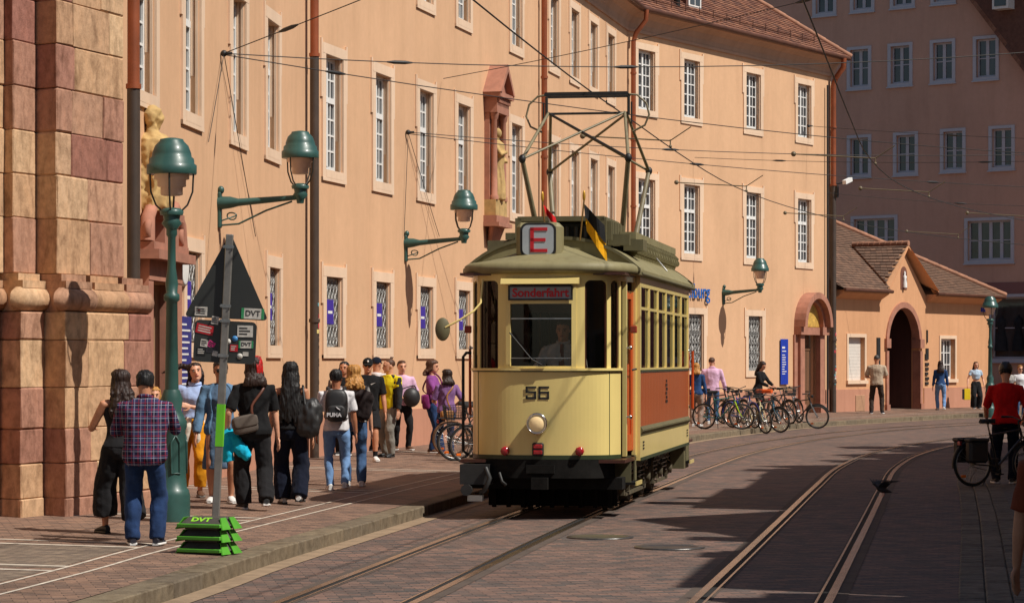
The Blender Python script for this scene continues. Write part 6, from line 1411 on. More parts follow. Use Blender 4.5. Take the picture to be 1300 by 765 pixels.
def stand(u, v, face_deg, head_v=None):
    """matrix for a figure whose feet are at photo pixel (u, v); face_deg: 0 = towards camera, 180 = away, 90 = facing photo right"""
    p = ground(u, v); return T(p.x, p.y, p.z, R(face_deg)), p
def hpx(p, v, vt): return (v - vt) / F * p.y          # figure height from head-top pixel

# bags -------------------------------------------------------------
def bag_thing(name, label, cat, M): return thing(name, label, cat, M)
def soft_box(mb, c, d, rot=None, p=0.6):
    """pillow-like box"""
    n, m = 16, 10; rings = []; c = Vector(c)
    for i in range(m + 1):
        a = -math.pi / 2 + math.pi * i / m; k = max(0.02, abs(math.cos(a)) ** p); zz = math.copysign(abs(math.sin(a)) ** p, math.sin(a)) * d[2] / 2; ring = []
        for j in range(n):
            t = 2 * math.pi * j / n; q = Vector((math.copysign(abs(math.cos(t)) ** p, math.cos(t)) * d[0] / 2 * k, math.copysign(abs(math.sin(t)) ** p, math.sin(t)) * d[1] / 2 * k, zz)); ring.append(c + (rot @ q if rot is not None else q))
        rings.append(ring)
    return mb.loft(rings)
def strap(mb, pts, w=0.02, t=0.006): return mb.tube([Vector(p) for p in smoothed([Vector(p) for p in pts], 0.05)], w, 6, ry=t)

F_BLACK = fabric('black', (0.011, 0.011, 0.012)); F_BLACK2 = fabric('soft_black', (0.016, 0.0155, 0.017)); F_WHITE = fabric('white', srgb(214, 212, 214)); F_DENIM = fabric('denim_dark', srgb(36, 56, 92), 0.9, 0.4); F_JEANS = fabric('jeans_light', srgb(112, 146, 190)); F_JEANM = fabric('jeans_mid', srgb(66, 92, 128)); F_NAVY = fabric('navy', srgb(20, 25, 40)); F_MUST = fabric('mustard', srgb(206, 138, 26)); F_LBLUE = fabric('light_blue', srgb(160, 180, 220)); F_GREY = fabric('grey', srgb(150, 146, 142)); F_YEL = fabric('yellow', srgb(214, 196, 28)); F_GJ = fabric('grey_jeans', srgb(128, 124, 116)); F_PURP = fabric('purple', srgb(128, 92, 140)); F_MAG = fabric('magenta', srgb(120, 40, 96)); F_PINKS = fabric('pale_pink', srgb(216, 176, 204)); F_BEIGE = fabric('beige', srgb(176, 158, 136)); F_DNJ = fabric('denim_jacket', srgb(92, 122, 150)); F_TURQ = fabric('turquoise', srgb(24, 170, 204)); F_RED = fabric('red', srgb(196, 22, 24)); F_BROWN = fabric('dark_brown', srgb(58, 48, 42)); F_CREAM = fabric('cream', srgb(222, 212, 196)); F_DNIMB = fabric('denim_blue', srgb(44, 72, 116)); F_PBLUE = fabric('pale_blue', srgb(176, 196, 214))
LEATH = PM('tan_leather', srgb(160, 108, 56), 0.5, 0.25, 6, 0.2, 40); LEATHB = PM('brown_leather', srgb(96, 52, 36), 0.5, 0.25, 6); CANV = PM('grey_canvas', srgb(88, 78, 70), 0.85, 0.2, 8, 0.3, 60); NYL = PM('black_nylon', (0.02, 0.02, 0.021), 0.5, 0.3, 8, 0.3, 20)
SH_W = PM('white_shoe', srgb(218, 216, 212), 0.6, 0.08); SH_B = PM('black_shoe', (0.02, 0.02, 0.02), 0.5); SH_N = PM('navy_shoe', srgb(36, 34, 46), 0.6); SH_BR = PM('brown_shoe', srgb(92, 62, 42), 0.6); SH_T = PM('teal_shoe', srgb(70, 160, 150), 0.6); SOLE_G = PM('sole_grey', srgb(120, 116, 110), 0.7)
H_BLK = hairm('black', (0.012, 0.011, 0.011)); H_DBR = hairm('dark_brown', srgb(46, 30, 24)); H_BR = hairm('brown', srgb(80, 52, 36)); H_BL = hairm('blond', srgb(176, 126, 66)); H_GR = hairm('grey_dark', srgb(70, 66, 64)); H_RED = hairm('dyed_red', srgb(170, 20, 20))
PPL_ = {}
# 1 woman with dark wavy hair next to the church
M, p = stand(152, 678, 205); PPL_['wavy'] = person('woman with long dark wavy hair, black top and wide black trousers beside the church wall', M, hpx(p, 678, 468), True, 'm', dict(kind='long', mat=H_DBR, len=0.17, wave=0.014, wid=0.06, vol=1.6), dict(mat=F_BLACK2, tank=True, hem=0.525), dict(mat=F_BLACK2, w=1.7, flare=1.35, hem=0.06), dict(mat=SH_B, sole=SH_B), dict(feet=dict(L=(0.06, -0.10, 0), R=(-0.06, 0.1, 0)), hands=dict(L=(0.1, -0.2, 0.66), R=(-0.13, -0.1, 0.5)), head=(0.3, 0.05, 0)), face=False)
# 2 man in the plaid shirt
M, p = stand(184, 692, 182); PPL_['plaid'] = person('stout man in navy and red plaid shirt and blue jeans seen from behind', M, hpx(p, 692, 476) * 1.03, False, 'm', dict(kind='short', mat=H_BLK, vol=1.4), dict(mat=plaid(), sleeve=1.75, hem=0.455, infl=0.028, belly=0.012, collar=True), dict(mat=F_DENIM, w=1.22, flare=1.1), dict(mat=SH_N), dict(hands=dict(L=(0.12, -0.22, 0.66), R=(-0.1, -0.24, 0.70)), feet=dict(L=(0.07, 0.0, 0), R=(-0.07, 0.01, 0)), head=(-0.15, 0.15, 0), lean=(0.06, 0)), face=False, bulk=1.12)
# 3 blond girl behind the lamp post
M, p = stand(196, 642, 10); PPL_['girl'] = person('blond girl half hidden behind the green lamp post holding a phone', M, hpx(p, 642, 490), True, 'l', dict(kind='long', mat=H_BL, len=0.14), dict(mat=F_BLACK, sleeve=0.5), dict(mat=F_NAVY), dict(mat=SH_T), dict(hands=dict(L=(0.05, -0.18, 0.8), R=(-0.06, -0.18, 0.8)), feet=dict(L=(0.2, 0.0, 0), R=(-0.15, 0.0, 0))))
# 4 woman whose hair is blowing
M, p = stand(244, 630, 4); PPL_['fly'] = person('laughing woman with hair blown sideways, pale blue blouse and mustard trousers', M, hpx(p, 630, 459), True, 'l', dict(kind='fly', mat=H_DBR, len=0.16), dict(mat=F_LBLUE, sleeve=0.75, hem=0.58, collar=True), dict(mat=F_MUST, w=1.35, flare=1.0, hem=0.03), dict(mat=SH_BR, sole=SOLE_G), dict(hands=dict(L=(0.0, -0.16, 0.67), R=(-0.14, -0.12, 0.75)), poleL=(0.9, 0.2, -0.6), head=(0.1, -0.15, -0.25), lean=(0, 0.06), feet=dict(L=(0.06, -0.06, 0), R=(-0.07, 0.06, 0))), extras=[('waist_sweater', F_CREAM)])
# 5 woman in denim
M, p = stand(280, 638, 8); PPL_['denim'] = person('woman with dark glasses in open denim jacket over a blue dress and white trainers', M, hpx(p, 638, 456), True, 'm', dict(kind='short', mat=H_GR, vol=1.3), dict(mat=fabric('blue_dress', srgb(86, 108, 132)), sleeve=0.3, hem=0.49, over=dict(mat=F_DNJ, hem=0.455, gap=42)), dict(kind='skirt', mat=fabric('blue_dress', srgb(86, 108, 132)), hem=0.24), dict(mat=SH_W), dict(hands=dict(L=(0.17, -0.03, 0.5), R=(-0.17, -0.05, 0.48)), feet=dict(L=(0.07, -0.04, 0), R=(-0.06, 0.03, 0)), head=(0.1, 0.1, 0)), extras=[('glasses',)])
# 6 woman with red streak
M, p = stand(322, 647, 196); PPL_['red'] = person('woman in black with a bright red streak in dark hair, walking away', M, hpx(p, 647, 452), True, 'l', dict(kind='long', mat=H_DBR, len=0.075, wid=0.07, vol=1.4, streak=H_RED), dict(mat=F_BLACK, sleeve=0.85, hem=0.46, infl=0.022), dict(mat=F_BLACK2, w=1.35, flare=1.15), dict(mat=SH_B), dict(feet=dict(L=(0.05, -0.07, 0), R=(-0.06, 0.12, 0.03)), hands=dict(R=(-0.165, -0.02, 0.46), L=(0.17, -0.04, 0.5))), face=False, bulk=1.08)
# 7 woman with very long black hair
M, p = stand(369, 640, 184); PPL_['black'] = person('woman with waist-length straight black hair, black tank top and dark wide jeans', M, hpx(p, 640, 458), True, 'm', dict(kind='long', mat=H_BLK, len=0.3, wid=0.07, vol=1.3), dict(mat=F_BLACK, tank=True, hem=0.525), dict(mat=F_NAVY, w=1.4, flare=1.3), dict(mat=SH_W, sole=SH_B), dict(feet=dict(L=(0.05, -0.05, 0), R=(-0.06, 0.09, 0.02))), face=False)
# 8 man with backpack
M, p = stand(427, 622, 184); PPL_['pack'] = person('young man in white t-shirt and pale jeans carrying a black backpack', M, hpx(p, 622, 468), False, 't', dict(kind='short', mat=H_BLK, vol=1.5), dict(mat=F_WHITE, sleeve=0.8, hem=0.46, infl=0.018), dict(mat=F_JEANS, w=0.95), dict(mat=SH_W), dict(feet=dict(L=(0.05, -0.04, 0), R=(-0.07, 0.08, 0.02)), hands=dict(R=(-0.165, -0.02, 0.44), L=(0.16, -0.03, 0.46)), head=(-0.3, 0.1, 0)), face=False)
# 9 blond woman beside him
M, p = stand(449, 617, 190); PPL_['blond'] = person('woman with loose blond curls, grey top and blue jeans walking beside the backpacker', M, hpx(p, 617, 462), True, 'l', dict(kind='long', mat=H_BL, len=0.09, wave=0.012, wid=0.07, vol=1.8), dict(mat=F_GREY, sleeve=0.4, hem=0.5), dict(mat=F_JEANM, w=1.1), dict(mat=SH_W), dict(feet=dict(L=(0.05, -0.04, 0), R=(-0.06, 0.03, 0))), face=False)
# 10 man with black cap
M, p = stand(467, 585, 4); PPL_['cap'] = person('man in black cap, sunglasses, black t-shirt and black shorts with white trainers', M, hpx(p, 585, 454), False, 'm', dict(kind='buzz', mat=H_DBR), dict(mat=F_BLACK, sleeve=0.85, hem=0.46, infl=0.02), dict(kind='shorts', mat=F_BLACK2), dict(mat=SH_W, sock=F_BLACK), dict(feet=dict(L=(0.07, -0.1, 0), R=(-0.06, 0.08, 0.0)), hands=dict(L=(0.17, -0.06, 0.46))), near=True, extras=[('cap', F_BLACK, WHITEP), ('glasses',), ('swoosh', WHITEP)], bulk=1.08)
# 11 man behind in dark cap
M, p = stand(478, 572, 150); PPL_['cap2'] = person('man in dark cap and white shirt standing behind the man in black', M, hpx(p, 572, 453), False, 'm', dict(kind='buzz', mat=H_DBR), dict(mat=F_WHITE, sleeve=0.8, hem=0.47), dict(mat=F_BLACK2), dict(mat=SH_B), dict(), near=False, extras=[('cap', F_NAVY)], face=False)
# 12 dark-haired figure farther back
M, p = stand(437, 578, 350); PPL_['behind'] = person('dark-haired person with raised sunglasses mostly hidden behind the blond woman', M, hpx(p, 578, 458), True, 'm', dict(kind='long', mat=H_BLK, len=0.12), dict(mat=F_BLACK, sleeve=0.8), dict(mat=F_BLACK2), dict(mat=SH_B), dict(), near=False)
# 13 man in yellow
M, p = stand(494, 580, -38); PPL_['yellow'] = person('man in bright yellow t-shirt under open black and white jacket with grey jeans', M, hpx(p, 580, 455), False, 'l', dict(kind='buzz', mat=H_BR, knot=True), dict(mat=F_YEL, sleeve=0.5, hem=0.47, infl=0.016, over=dict(mat=fabric('jacket_black', (0.025, 0.025, 0.027)), hem=0.49, gap=52)), dict(mat=F_GJ, w=1.2), dict(mat=SH_B, sole=SH_B), dict(hands=dict(L=(0.165, -0.05, 0.45), R=(-0.165, -0.05, 0.45)), head=(-0.55, 0.05, 0), feet=dict(L=(0.07, -0.04, 0), R=(-0.07, 0.04, 0))), bulk=1.05)
# 14 pink sleeves
M, p = stand(510, 571, 20); PPL_['pinksl'] = person('person in pale pink top and black trousers behind the man in yellow', M, hpx(p, 571, 457), False, 'l', dict(kind='short', mat=H_BR), dict(mat=F_PINKS, sleeve=0.9, hem=0.48), dict(mat=F_BLACK2), dict(mat=SH_BR), dict(hands=dict(L=(0.13, -0.12, 0.58), R=(-0.1, -0.15, 0.6)), feet=dict(L=(0.06, -0.05, 0), R=(-0.06, 0.05, 0))), near=False)
# 15 purple woman, 16 her friend
M, p = stand(567, 578, 200); PPL_['purple'] = person('woman with dark bun in mauve t-shirt and blue jeans next to the parked bicycles', M, hpx(p, 578, 468), True, 'm', dict(kind='long', mat=H_DBR, len=0.06, wid=0.07, vol=1.7), dict(mat=F_PURP, sleeve=0.9, hem=0.47, infl=0.02), dict(mat=F_DENIM, w=1.05), dict(mat=SH_BR), dict(hands=dict(L=(0.09, -0.16, 0.62), R=(-0.14, -0.1, 0.58)), head=(0.3, 0, 0)), face=False, bulk=1.05)
M, p = stand(549, 575, 75); PPL_['friend'] = person('woman with short wavy brown hair in violet top facing her friend by the wall', M, hpx(p, 575, 456), True, 'l', dict(kind='long', mat=H_BR, len=0.05, wid=0.07, wave=0.01, vol=1.8), dict(mat=fabric('violet', srgb(132, 70, 134)), sleeve=0.9, hem=0.47), dict(mat=F_DENIM), dict(mat=SH_BR), dict(hands=dict(R=(-0.06, -0.16, 0.72), L=(0.1, -0.14, 0.62)), head=(0.1, 0.05, 0)))
# 18 man in pink shirt, 19 blond woman, 20 woman at the bicycles
M, p = stand(904, 538, 178); PPL_['pink'] = person('man in pale pink shirt and blue jeans standing behind the row of bicycles', M, hpx(p, 538, 453), False, 'l', dict(kind='buzz', mat=H_BR), dict(mat=F_PINKS, sleeve=1.9, hem=0.46, infl=0.02, collar=True), dict(mat=F_JEANM), dict(mat=SH_W), dict(hands=dict(L=(0.2, -0.04, 0.48), R=(-0.2, -0.02, 0.48)), head=(-0.5, 0, 0)), face=False, near=False, bulk=1.08)
M, p = stand(884, 541, 170); PPL_['blond2'] = person('blond woman in dark blue jacket partly hidden by the rear of the tram', M, hpx(p, 541, 460), True, 'l', dict(kind='long', mat=H_BL, len=0.07), dict(mat=F_DNIMB, sleeve=1.8), dict(mat=fabric('taupe', srgb(150, 130, 118)), w=1.2), dict(mat=SH_W), dict(), face=False, near=False)
M, p = stand(962, 535, 60); PPL_['bikew'] = person('woman with long dark hair in black jacket bending over the parked bicycles', M, hpx(p, 535, 459) * 1.02, True, 'l', dict(kind='long', mat=H_DBR, len=0.14), dict(mat=F_BLACK, sleeve=1.85), dict(mat=F_BLACK2), dict(mat=SH_B), dict(lean=(0.2, 0), hands=dict(L=(0.02, -0.28, 0.58), R=(-0.1, -0.26, 0.58)), head=(0, 0.3, 0)), near=False)
# 21 to 25 in front of the gatehouse
M, p = stand(1113, 525, 172); PPL_['far'] = person('man in beige t-shirt and dark trousers standing in front of the gatehouse', M, hpx(p, 525, 450), False, 'm', dict(kind='buzz', mat=H_GR), dict(mat=F_BEIGE, sleeve=0.85, hem=0.47, infl=0.02), dict(mat=F_BROWN, w=1.05), dict(mat=SH_N), dict(hands=dict(R=(-0.1, -0.16, 0.62), L=(0.12, -0.16, 0.62)), feet=dict(L=(0.09, 0.0, 0), R=(-0.09, 0.0, 0))), face=False, near=False, bulk=1.08)
M, p = stand(1194, 520, 175); PPL_['dgirl'] = person('girl with long dark hair in denim jacket and pale jeans walking towards the gateway', M, hpx(p, 520, 457), True, 'l', dict(kind='long', mat=H_DBR, len=0.13), dict(mat=F_DNIMB, sleeve=1.85, hem=0.5), dict(mat=F_JEANS), dict(mat=SH_W), dict(feet=dict(L=(0.05, -0.06, 0), R=(-0.06, 0.1, 0.02))), face=False, near=False)
M, p = stand(1239, 518, 8); PPL_['ybag'] = person('young woman in pale blue crop top and wide black trousers by the gatehouse corner', M, hpx(p, 518, 458), True, 'l', dict(kind='long', mat=H_BR, len=0.12), dict(mat=F_PBLUE, sleeve=0.5, hem=0.625), dict(mat=F_BLACK2, w=1.5, flare=1.4), dict(mat=SH_B), dict(hands=dict(R=(-0.2, -0.05, 0.5), L=(0.16, -0.06, 0.5))), near=False)
M, p = stand(1281, 518, 20); PPL_['r1'] = person('woman with hair up in a grey top behind the cyclist in red', M, hpx(p, 518, 453), True, 'l', dict(kind='short', mat=H_BR, knot=True), dict(mat=F_GREY, sleeve=0.6), dict(mat=F_DENIM), dict(mat=SH_W), dict(), near=False)
M, p = stand(1295, 519, 10); PPL_['r2'] = person('woman with short blond hair and sunglasses in white blouse behind the cyclist', M, hpx(p, 519, 453), True, 'l', dict(kind='short', mat=H_BL), dict(mat=F_WHITE, sleeve=0.6), dict(mat=F_JEANM), dict(mat=SH_W), dict(), near=False, extras=[('glasses',)])
# 26 cyclist standing astride, 27 person at the right edge
M, p = stand(1277, 616, 172); p.z = 0.03; M = T(p.x, p.y, 0.03, R(172)); PPL_['cyc'] = person('cyclist in red t-shirt and black helmet leaning on a bicycle in the shade', M, 1.84, True, 'l', dict(kind='short', mat=H_BLK), dict(mat=F_RED, sleeve=0.95, hem=0.46, infl=0.024), dict(mat=F_NAVY, w=1.1), dict(mat=SH_B), dict(lean=(0.12, 0.0), hands=dict(L=(0.15, -0.2, 0.54), R=(-0.15, -0.14, 0.54)), feet=dict(L=(0.08, 0, 0), R=(-0.05, 0.02, 0)), head=(0, 0.25, 0)), face=False, bulk=1.12, extras=[('helmet', PM('helmet_black', (0.02, 0.02, 0.022), 0.35))])
pe = Vector((2.86, 14.0, 0.03)); PPL_['edge'] = person('person in long turquoise dress at the shaded right pavement edge', T(pe.x, pe.y, 0.03, R(150)), 1.66, True, 'm', dict(kind='long', mat=H_DBR, len=0.1), dict(mat=fabric('orange_top', srgb(120, 56, 34)), sleeve=0.8), dict(kind='skirt', mat=fabric('teal_dress', srgb(24, 120, 140)), hem=0.06), dict(mat=SH_B), dict(hands=dict(R=(-0.19, 0.02, 0.52))), face=False)
# tram driver, seated behind the windscreen
PPL_['driver'] = person('tram driver in white shirt and red tie behind the windscreen', TM @ T(0.17, 0.72, 0.715), 1.72, False, 'l', dict(kind='short', mat=H_GR), dict(mat=F_WHITE, sleeve=1.7, hem=0.5, infl=0.02, collar=True), dict(mat=F_NAVY), dict(mat=SH_B), dict(hipz=0.5, hands=dict(L=(0.1, -0.17, 0.58), R=(-0.16, -0.17, 0.6)), head=(0, 0.05, 0)), extras=[('tie', fabric('tie_red', srgb(120, 24, 34)))])
mb = MB(); mb.b2(-0.2, 0.2, -0.17, 0.2, 0.43, 0.49); mb.tube([(0, 0, 0), (0, 0, 0.43)], 0.04, 8); build(mb, 'driver_stool', BLACK, tram, TM @ T(0.17, 0.74, 0.72))

# ---- bags and things carried
def carried(key, name, label, cat, fn, mats, subs=()):
    q = PPL_[key]; t = thing(name, label, cat, q['M']); fn(q, t); return t
def _pack(q, t):
    h = q['h']; c = q['U']((0, 0.115 * h, 0.70 * h)); m_ = MB(); soft_box(m_, c, (0.19 * h, 0.095 * h, 0.27 * h)); soft_box(m_, c + Vector((0, 0.05 * h, -0.055 * h)), (0.15 * h, 0.05 * h, 0.12 * h)); build(m_, 'pack_body', NYL, t)
    for s in (1, -1): m_ = MB(); strap(m_, [q['U']((s * 0.055 * h, 0.085 * h, 0.82 * h)), q['U']((s * 0.07 * h, 0.03 * h, 0.853 * h)), q['U']((s * 0.075 * h, -0.05 * h, 0.82 * h)), q['U']((s * 0.08 * h, -0.09 * h, 0.72 * h)), q['U']((s * 0.09 * h, 0.0, 0.6 * h)), q['U']((s * 0.07 * h, 0.08 * h, 0.6 * h))], 0.02, 0.008); build(m_, 'strap', NYL, t)
    put('lettering', text_mesh('PUMA', 0.045 * h, F_WHITE, 0.004, 'CENTER', 0.003), t, q['M'] @ Matrix.Translation(c + Vector((0.02 * h, 0.081 * h, -0.075 * h))) @ Matrix.Rotation(math.pi, 4, 'Z') @ FLAT)
    m_ = MB(); e = c + Vector((-0.03 * h, 0.078 * h, -0.035 * h)); m_.tube([e, e + Vector((0.02, 0, 0.012)) * h, e + Vector((0.035, 0, 0.028)) * h], [0.004 * h, 0.006 * h, 0.002 * h], 6); build(m_, 'emblem', F_WHITE, t)
carried('pack', 'backpack', 'black backpack with white lettering on the back of the man in the white t-shirt', 'backpack', _pack, None)
def _cross(key, name, label, c, size, bmat, smat, s0, rot=0.0, over=1):
    def fn(q, t):
        h = q['h']; cc = q['U'](Vector(c) * h); m_ = MB(); soft_box(m_, cc, Vector(size) * h, Matrix.Rotation(rot, 3, 'Y'), 0.45); b_ = build(m_, 'bag_body', bmat, t); m_ = MB(); off = Vector((0, math.copysign(size[1] * 0.45, c[1]), size[2] * 0.16)) * h; soft_box(m_, cc + off, Vector((size[0] * 0.96, size[1] * 0.3, size[2] * 0.6)) * h, Matrix.Rotation(rot, 3, 'Y'), 0.4); build(m_, 'flap', bmat, b_)
        m_ = MB(); sgn = 1 if c[0] > 0 else -1; yb_ = math.copysign(0.085, c[1]); top_ = [cc + Vector((sgn * -0.3 * size[0], 0, size[2] * 0.5)) * h, q['U']((sgn * 0.03 * h, yb_ * h * 1.15, 0.68 * h)), q['U']((sgn * -0.05 * h * over, yb_ * h * 0.9, 0.79 * h)), q['U']((sgn * -0.07 * h * over, 0.0, 0.85 * h)), q['U']((sgn * -0.04 * h * over, -yb_ * h, 0.77 * h)), q['U']((sgn * 0.06 * h, -yb_ * h * 1.15, 0.64 * h)), cc + Vector((sgn * 0.2 * size[0], -c[1] * 0.3, size[2] * 0.5)) * h]
        strap(m_, top_, 0.016, 0.006); build(m_, 'strap', smat, t)
    return carried(key, name, label, 'bag', fn, None)
_cross('red', 'shoulder_bag', 'grey canvas shoulder bag with brown leather strap on the woman with the red streak', (0.075, 0.10, 0.56), (0.17, 0.06, 0.12), CANV, LEATHB, 1, 0.2)
_cross('purple', 'shoulder_bag', 'tan leather shoulder bag on the woman in the mauve t-shirt', (0.03, 0.105, 0.47), (0.16, 0.055, 0.11), LEATH, LEATH, 1, 0.05)
_cross('friend', 'shoulder_bag', 'dark magenta bag hanging beside the woman in the violet top', (-0.12, 0.03, 0.55), (0.1, 0.08, 0.16), F_MAG, F_MAG, 1, 0.0)
def _big(q, t):
    h = q['h']; m_ = MB(); soft_box(m_, q['U']((-0.125 * h, 0.05 * h, 0.60 * h)), (0.19 * h, 0.12 * h, 0.27 * h), Matrix.Rotation(-0.15, 3, 'Y'), 0.75); me = finish(m_, 0.014, NYL, 0.035, (9, 9, 5), 1, 4); put('bag_body', me, t)
    for d in (0.0, 0.06): m_ = MB(); strap(m_, [q['U']((-0.10 * h, (0.03 + d) * h, 0.70 * h)), q['U']((-0.085 * h, (0.0 + d * 0.5) * h, 0.83 * h)), q['U']((-0.11 * h, -0.03 * h, 0.72 * h))], 0.014, 0.008); build(m_, 'strap', NYL, t)
carried('black', 'shoulder_bag', 'large soft black shoulder bag on the woman with waist-length black hair', 'bag', _big, None)
def _big2(q, t):
    h = q['h']; m_ = MB(); soft_box(m_, q['U']((-0.06 * h, 0.11 * h, 0.66 * h)), (0.18 * h, 0.1 * h, 0.26 * h), Matrix.Rotation(-0.2, 3, 'Y'), 0.75); me = finish(m_, 0.014, fabric('bag_umber', srgb(44, 36, 36)), 0.03, (9, 9, 6), 1, 5); put('bag_body', me, t)
    m_ = MB(); strap(m_, [q['U']((-0.07 * h, 0.09 * h, 0.76 * h)), q['U']((-0.085 * h, 0.0, 0.85 * h)), q['U']((-0.09 * h, -0.07 * h, 0.7 * h))], 0.02, 0.008); build(m_, 'strap', fabric('bag_umber', srgb(44, 36, 36)), t)
carried('blond', 'rucksack', 'dark brown rucksack slung over the shoulder of the blond curly woman', 'backpack', _big2, None)
def _jk(q, t):
    h = q['h']; m_ = MB(); c = q['wr'][1] + Vector((-0.02, 0.03, -0.03)) * h; soft_box(m_, c, (0.12 * h, 0.1 * h, 0.12 * h), None, 0.9); m_.tube([c, c + Vector((-0.05, 0.05, -0.06)) * h, c + Vector((-0.11, 0.07, -0.13)) * h], [0.05 * h, 0.045 * h, 0.03 * h], 10); m_.tube([c, c + Vector((0.03, 0.04, -0.07)) * h, c + Vector((0.02, 0.03, -0.15)) * h], [0.05 * h, 0.04 * h, 0.04 * h], 10)
    put('folded_cloth', finish(m_, 0.012, F_TURQ, 0.016, (14, 14, 9), 1, 8), t)
carried('red', 'carried_jacket', 'bright turquoise jacket carried in the hand of the woman with the red streak', 'jacket', _jk, None)
def _round(q, t):
    h = q['h']; m_ = MB(); m_.ell((q['wr'][1] + q['wr'][-1]) / 2 + Vector((0.05, -0.02, 0)) * h, (0.1 * h, 0.08 * h, 0.11 * h)); build(m_, 'bag_body', NYL, t)
    m_ = MB(); strap(m_, [q['wr'][1] + Vector((0, 0, 0.08 * h)), q['wr'][1] + Vector((-0.03 * h, -0.02 * h, 0.14 * h)), q['wr'][-1] + Vector((0.05 * h, 0, 0.08 * h))], 0.012, 0.006); build(m_, 'strap', NYL, t)
carried('pinksl', 'round_bag', 'dark round bag held in the arms of the person in pale pink', 'bag', _round, None)
def _shop(q, t):
    h = q['h']; c = q['wr'][-1] + Vector((-0.02, -0.02, -0.19)) * h; m_ = MB(); m_.cbox(c.x - 0.11, c.x + 0.11, c.y - 0.06, c.y + 0.06, c.z - 0.2, c.z + 0.2, 0.006); build(m_, 'bag_body', PM('yellow_bag', srgb(226, 196, 16), 0.5, 0.1), t)
    m_ = MB(); m_.cbox(c.x - 0.16, c.x - 0.112, c.y - 0.055, c.y + 0.055, c.z - 0.18, c.z + 0.18, 0.004); build(m_, 'bag_side', BLACK, t); m_ = MB(); m_.tube([c + Vector((-0.06, 0, 0.2)), q['wr'][-1] + Vector((0, 0, -0.12)), c + Vector((0.06, 0, 0.2))], 0.006, 5); build(m_, 'handle', BLACK, t)
carried('ybag', 'shopping_bag', 'yellow and black shopping bag held by the woman in wide black trousers', 'bag', _shop, None)
def _hel(q, t):
    h = q['h']; c = q['wr'][1] + Vector((0.02, 0.0, -0.15)) * h; m_ = MB(); m_.lathe([(0.13, 0.0), (0.14, 0.05), (0.12, 0.11), (0.06, 0.15), (0.01, 0.16)], 16, c); build(m_, 'shell', PM('grey_helmet', srgb(150, 156, 164), 0.4), t); m_ = MB(); m_.tube([c + Vector((-0.1, 0, 0.05)), q['wr'][1] + Vector((0, 0, -0.1)), c + Vector((0.1, 0, 0.05))], 0.008, 5); build(m_, 'chin_strap', BLACK, t)
carried('pink', 'bicycle_helmet', 'grey bicycle helmet hanging from the hand of the man in pink', 'helmet', _hel, None)
def _eb(q, t):
    h = q['h']; c = q['wr'][-1] + Vector((-0.03, 0.02, -0.1)) * h; m_ = MB(); soft_box(m_, c, (0.16 * h, 0.08 * h, 0.12 * h), None, 0.6); build(m_, 'bag_body', NYL, t); m_ = MB(); strap(m_, [c + Vector((0, 0, 0.05 * h)), q['sh'][-1] + Vector((0, 0.03 * h, 0)), c + Vector((0.03 * h, 0.03 * h, 0.05 * h))], 0.012, 0.005); build(m_, 'strap', LEATHB, t)
carried('edge', 'hand_bag', 'black bag carried by the person in the turquoise dress', 'bag', _eb, None)
def _ph(q, t):
    h = q['h']; c = (q['wr'][1] + q['wr'][-1]) / 2 + Vector((0, -0.07, 0.06)) * h; m_ = MB(); m_.cbox(c.x - 0.04, c.x + 0.04, c.y - 0.005, c.y + 0.005, c.z - 0.075, c.z + 0.075, 0.004); build(m_, 'phone_case', BLACK, t); m_ = MB(); m_.b2(c.x - 0.034, c.x + 0.034, c.y + 0.0055, c.y + 0.008, c.z - 0.066, c.z + 0.066); build(m_, 'screen', PM('phone_screen', (0.02, 0.022, 0.026), 0.1), t)
carried('plaid', 'phone', 'black phone held up by the man in the plaid shirt', 'phone', _ph, None)
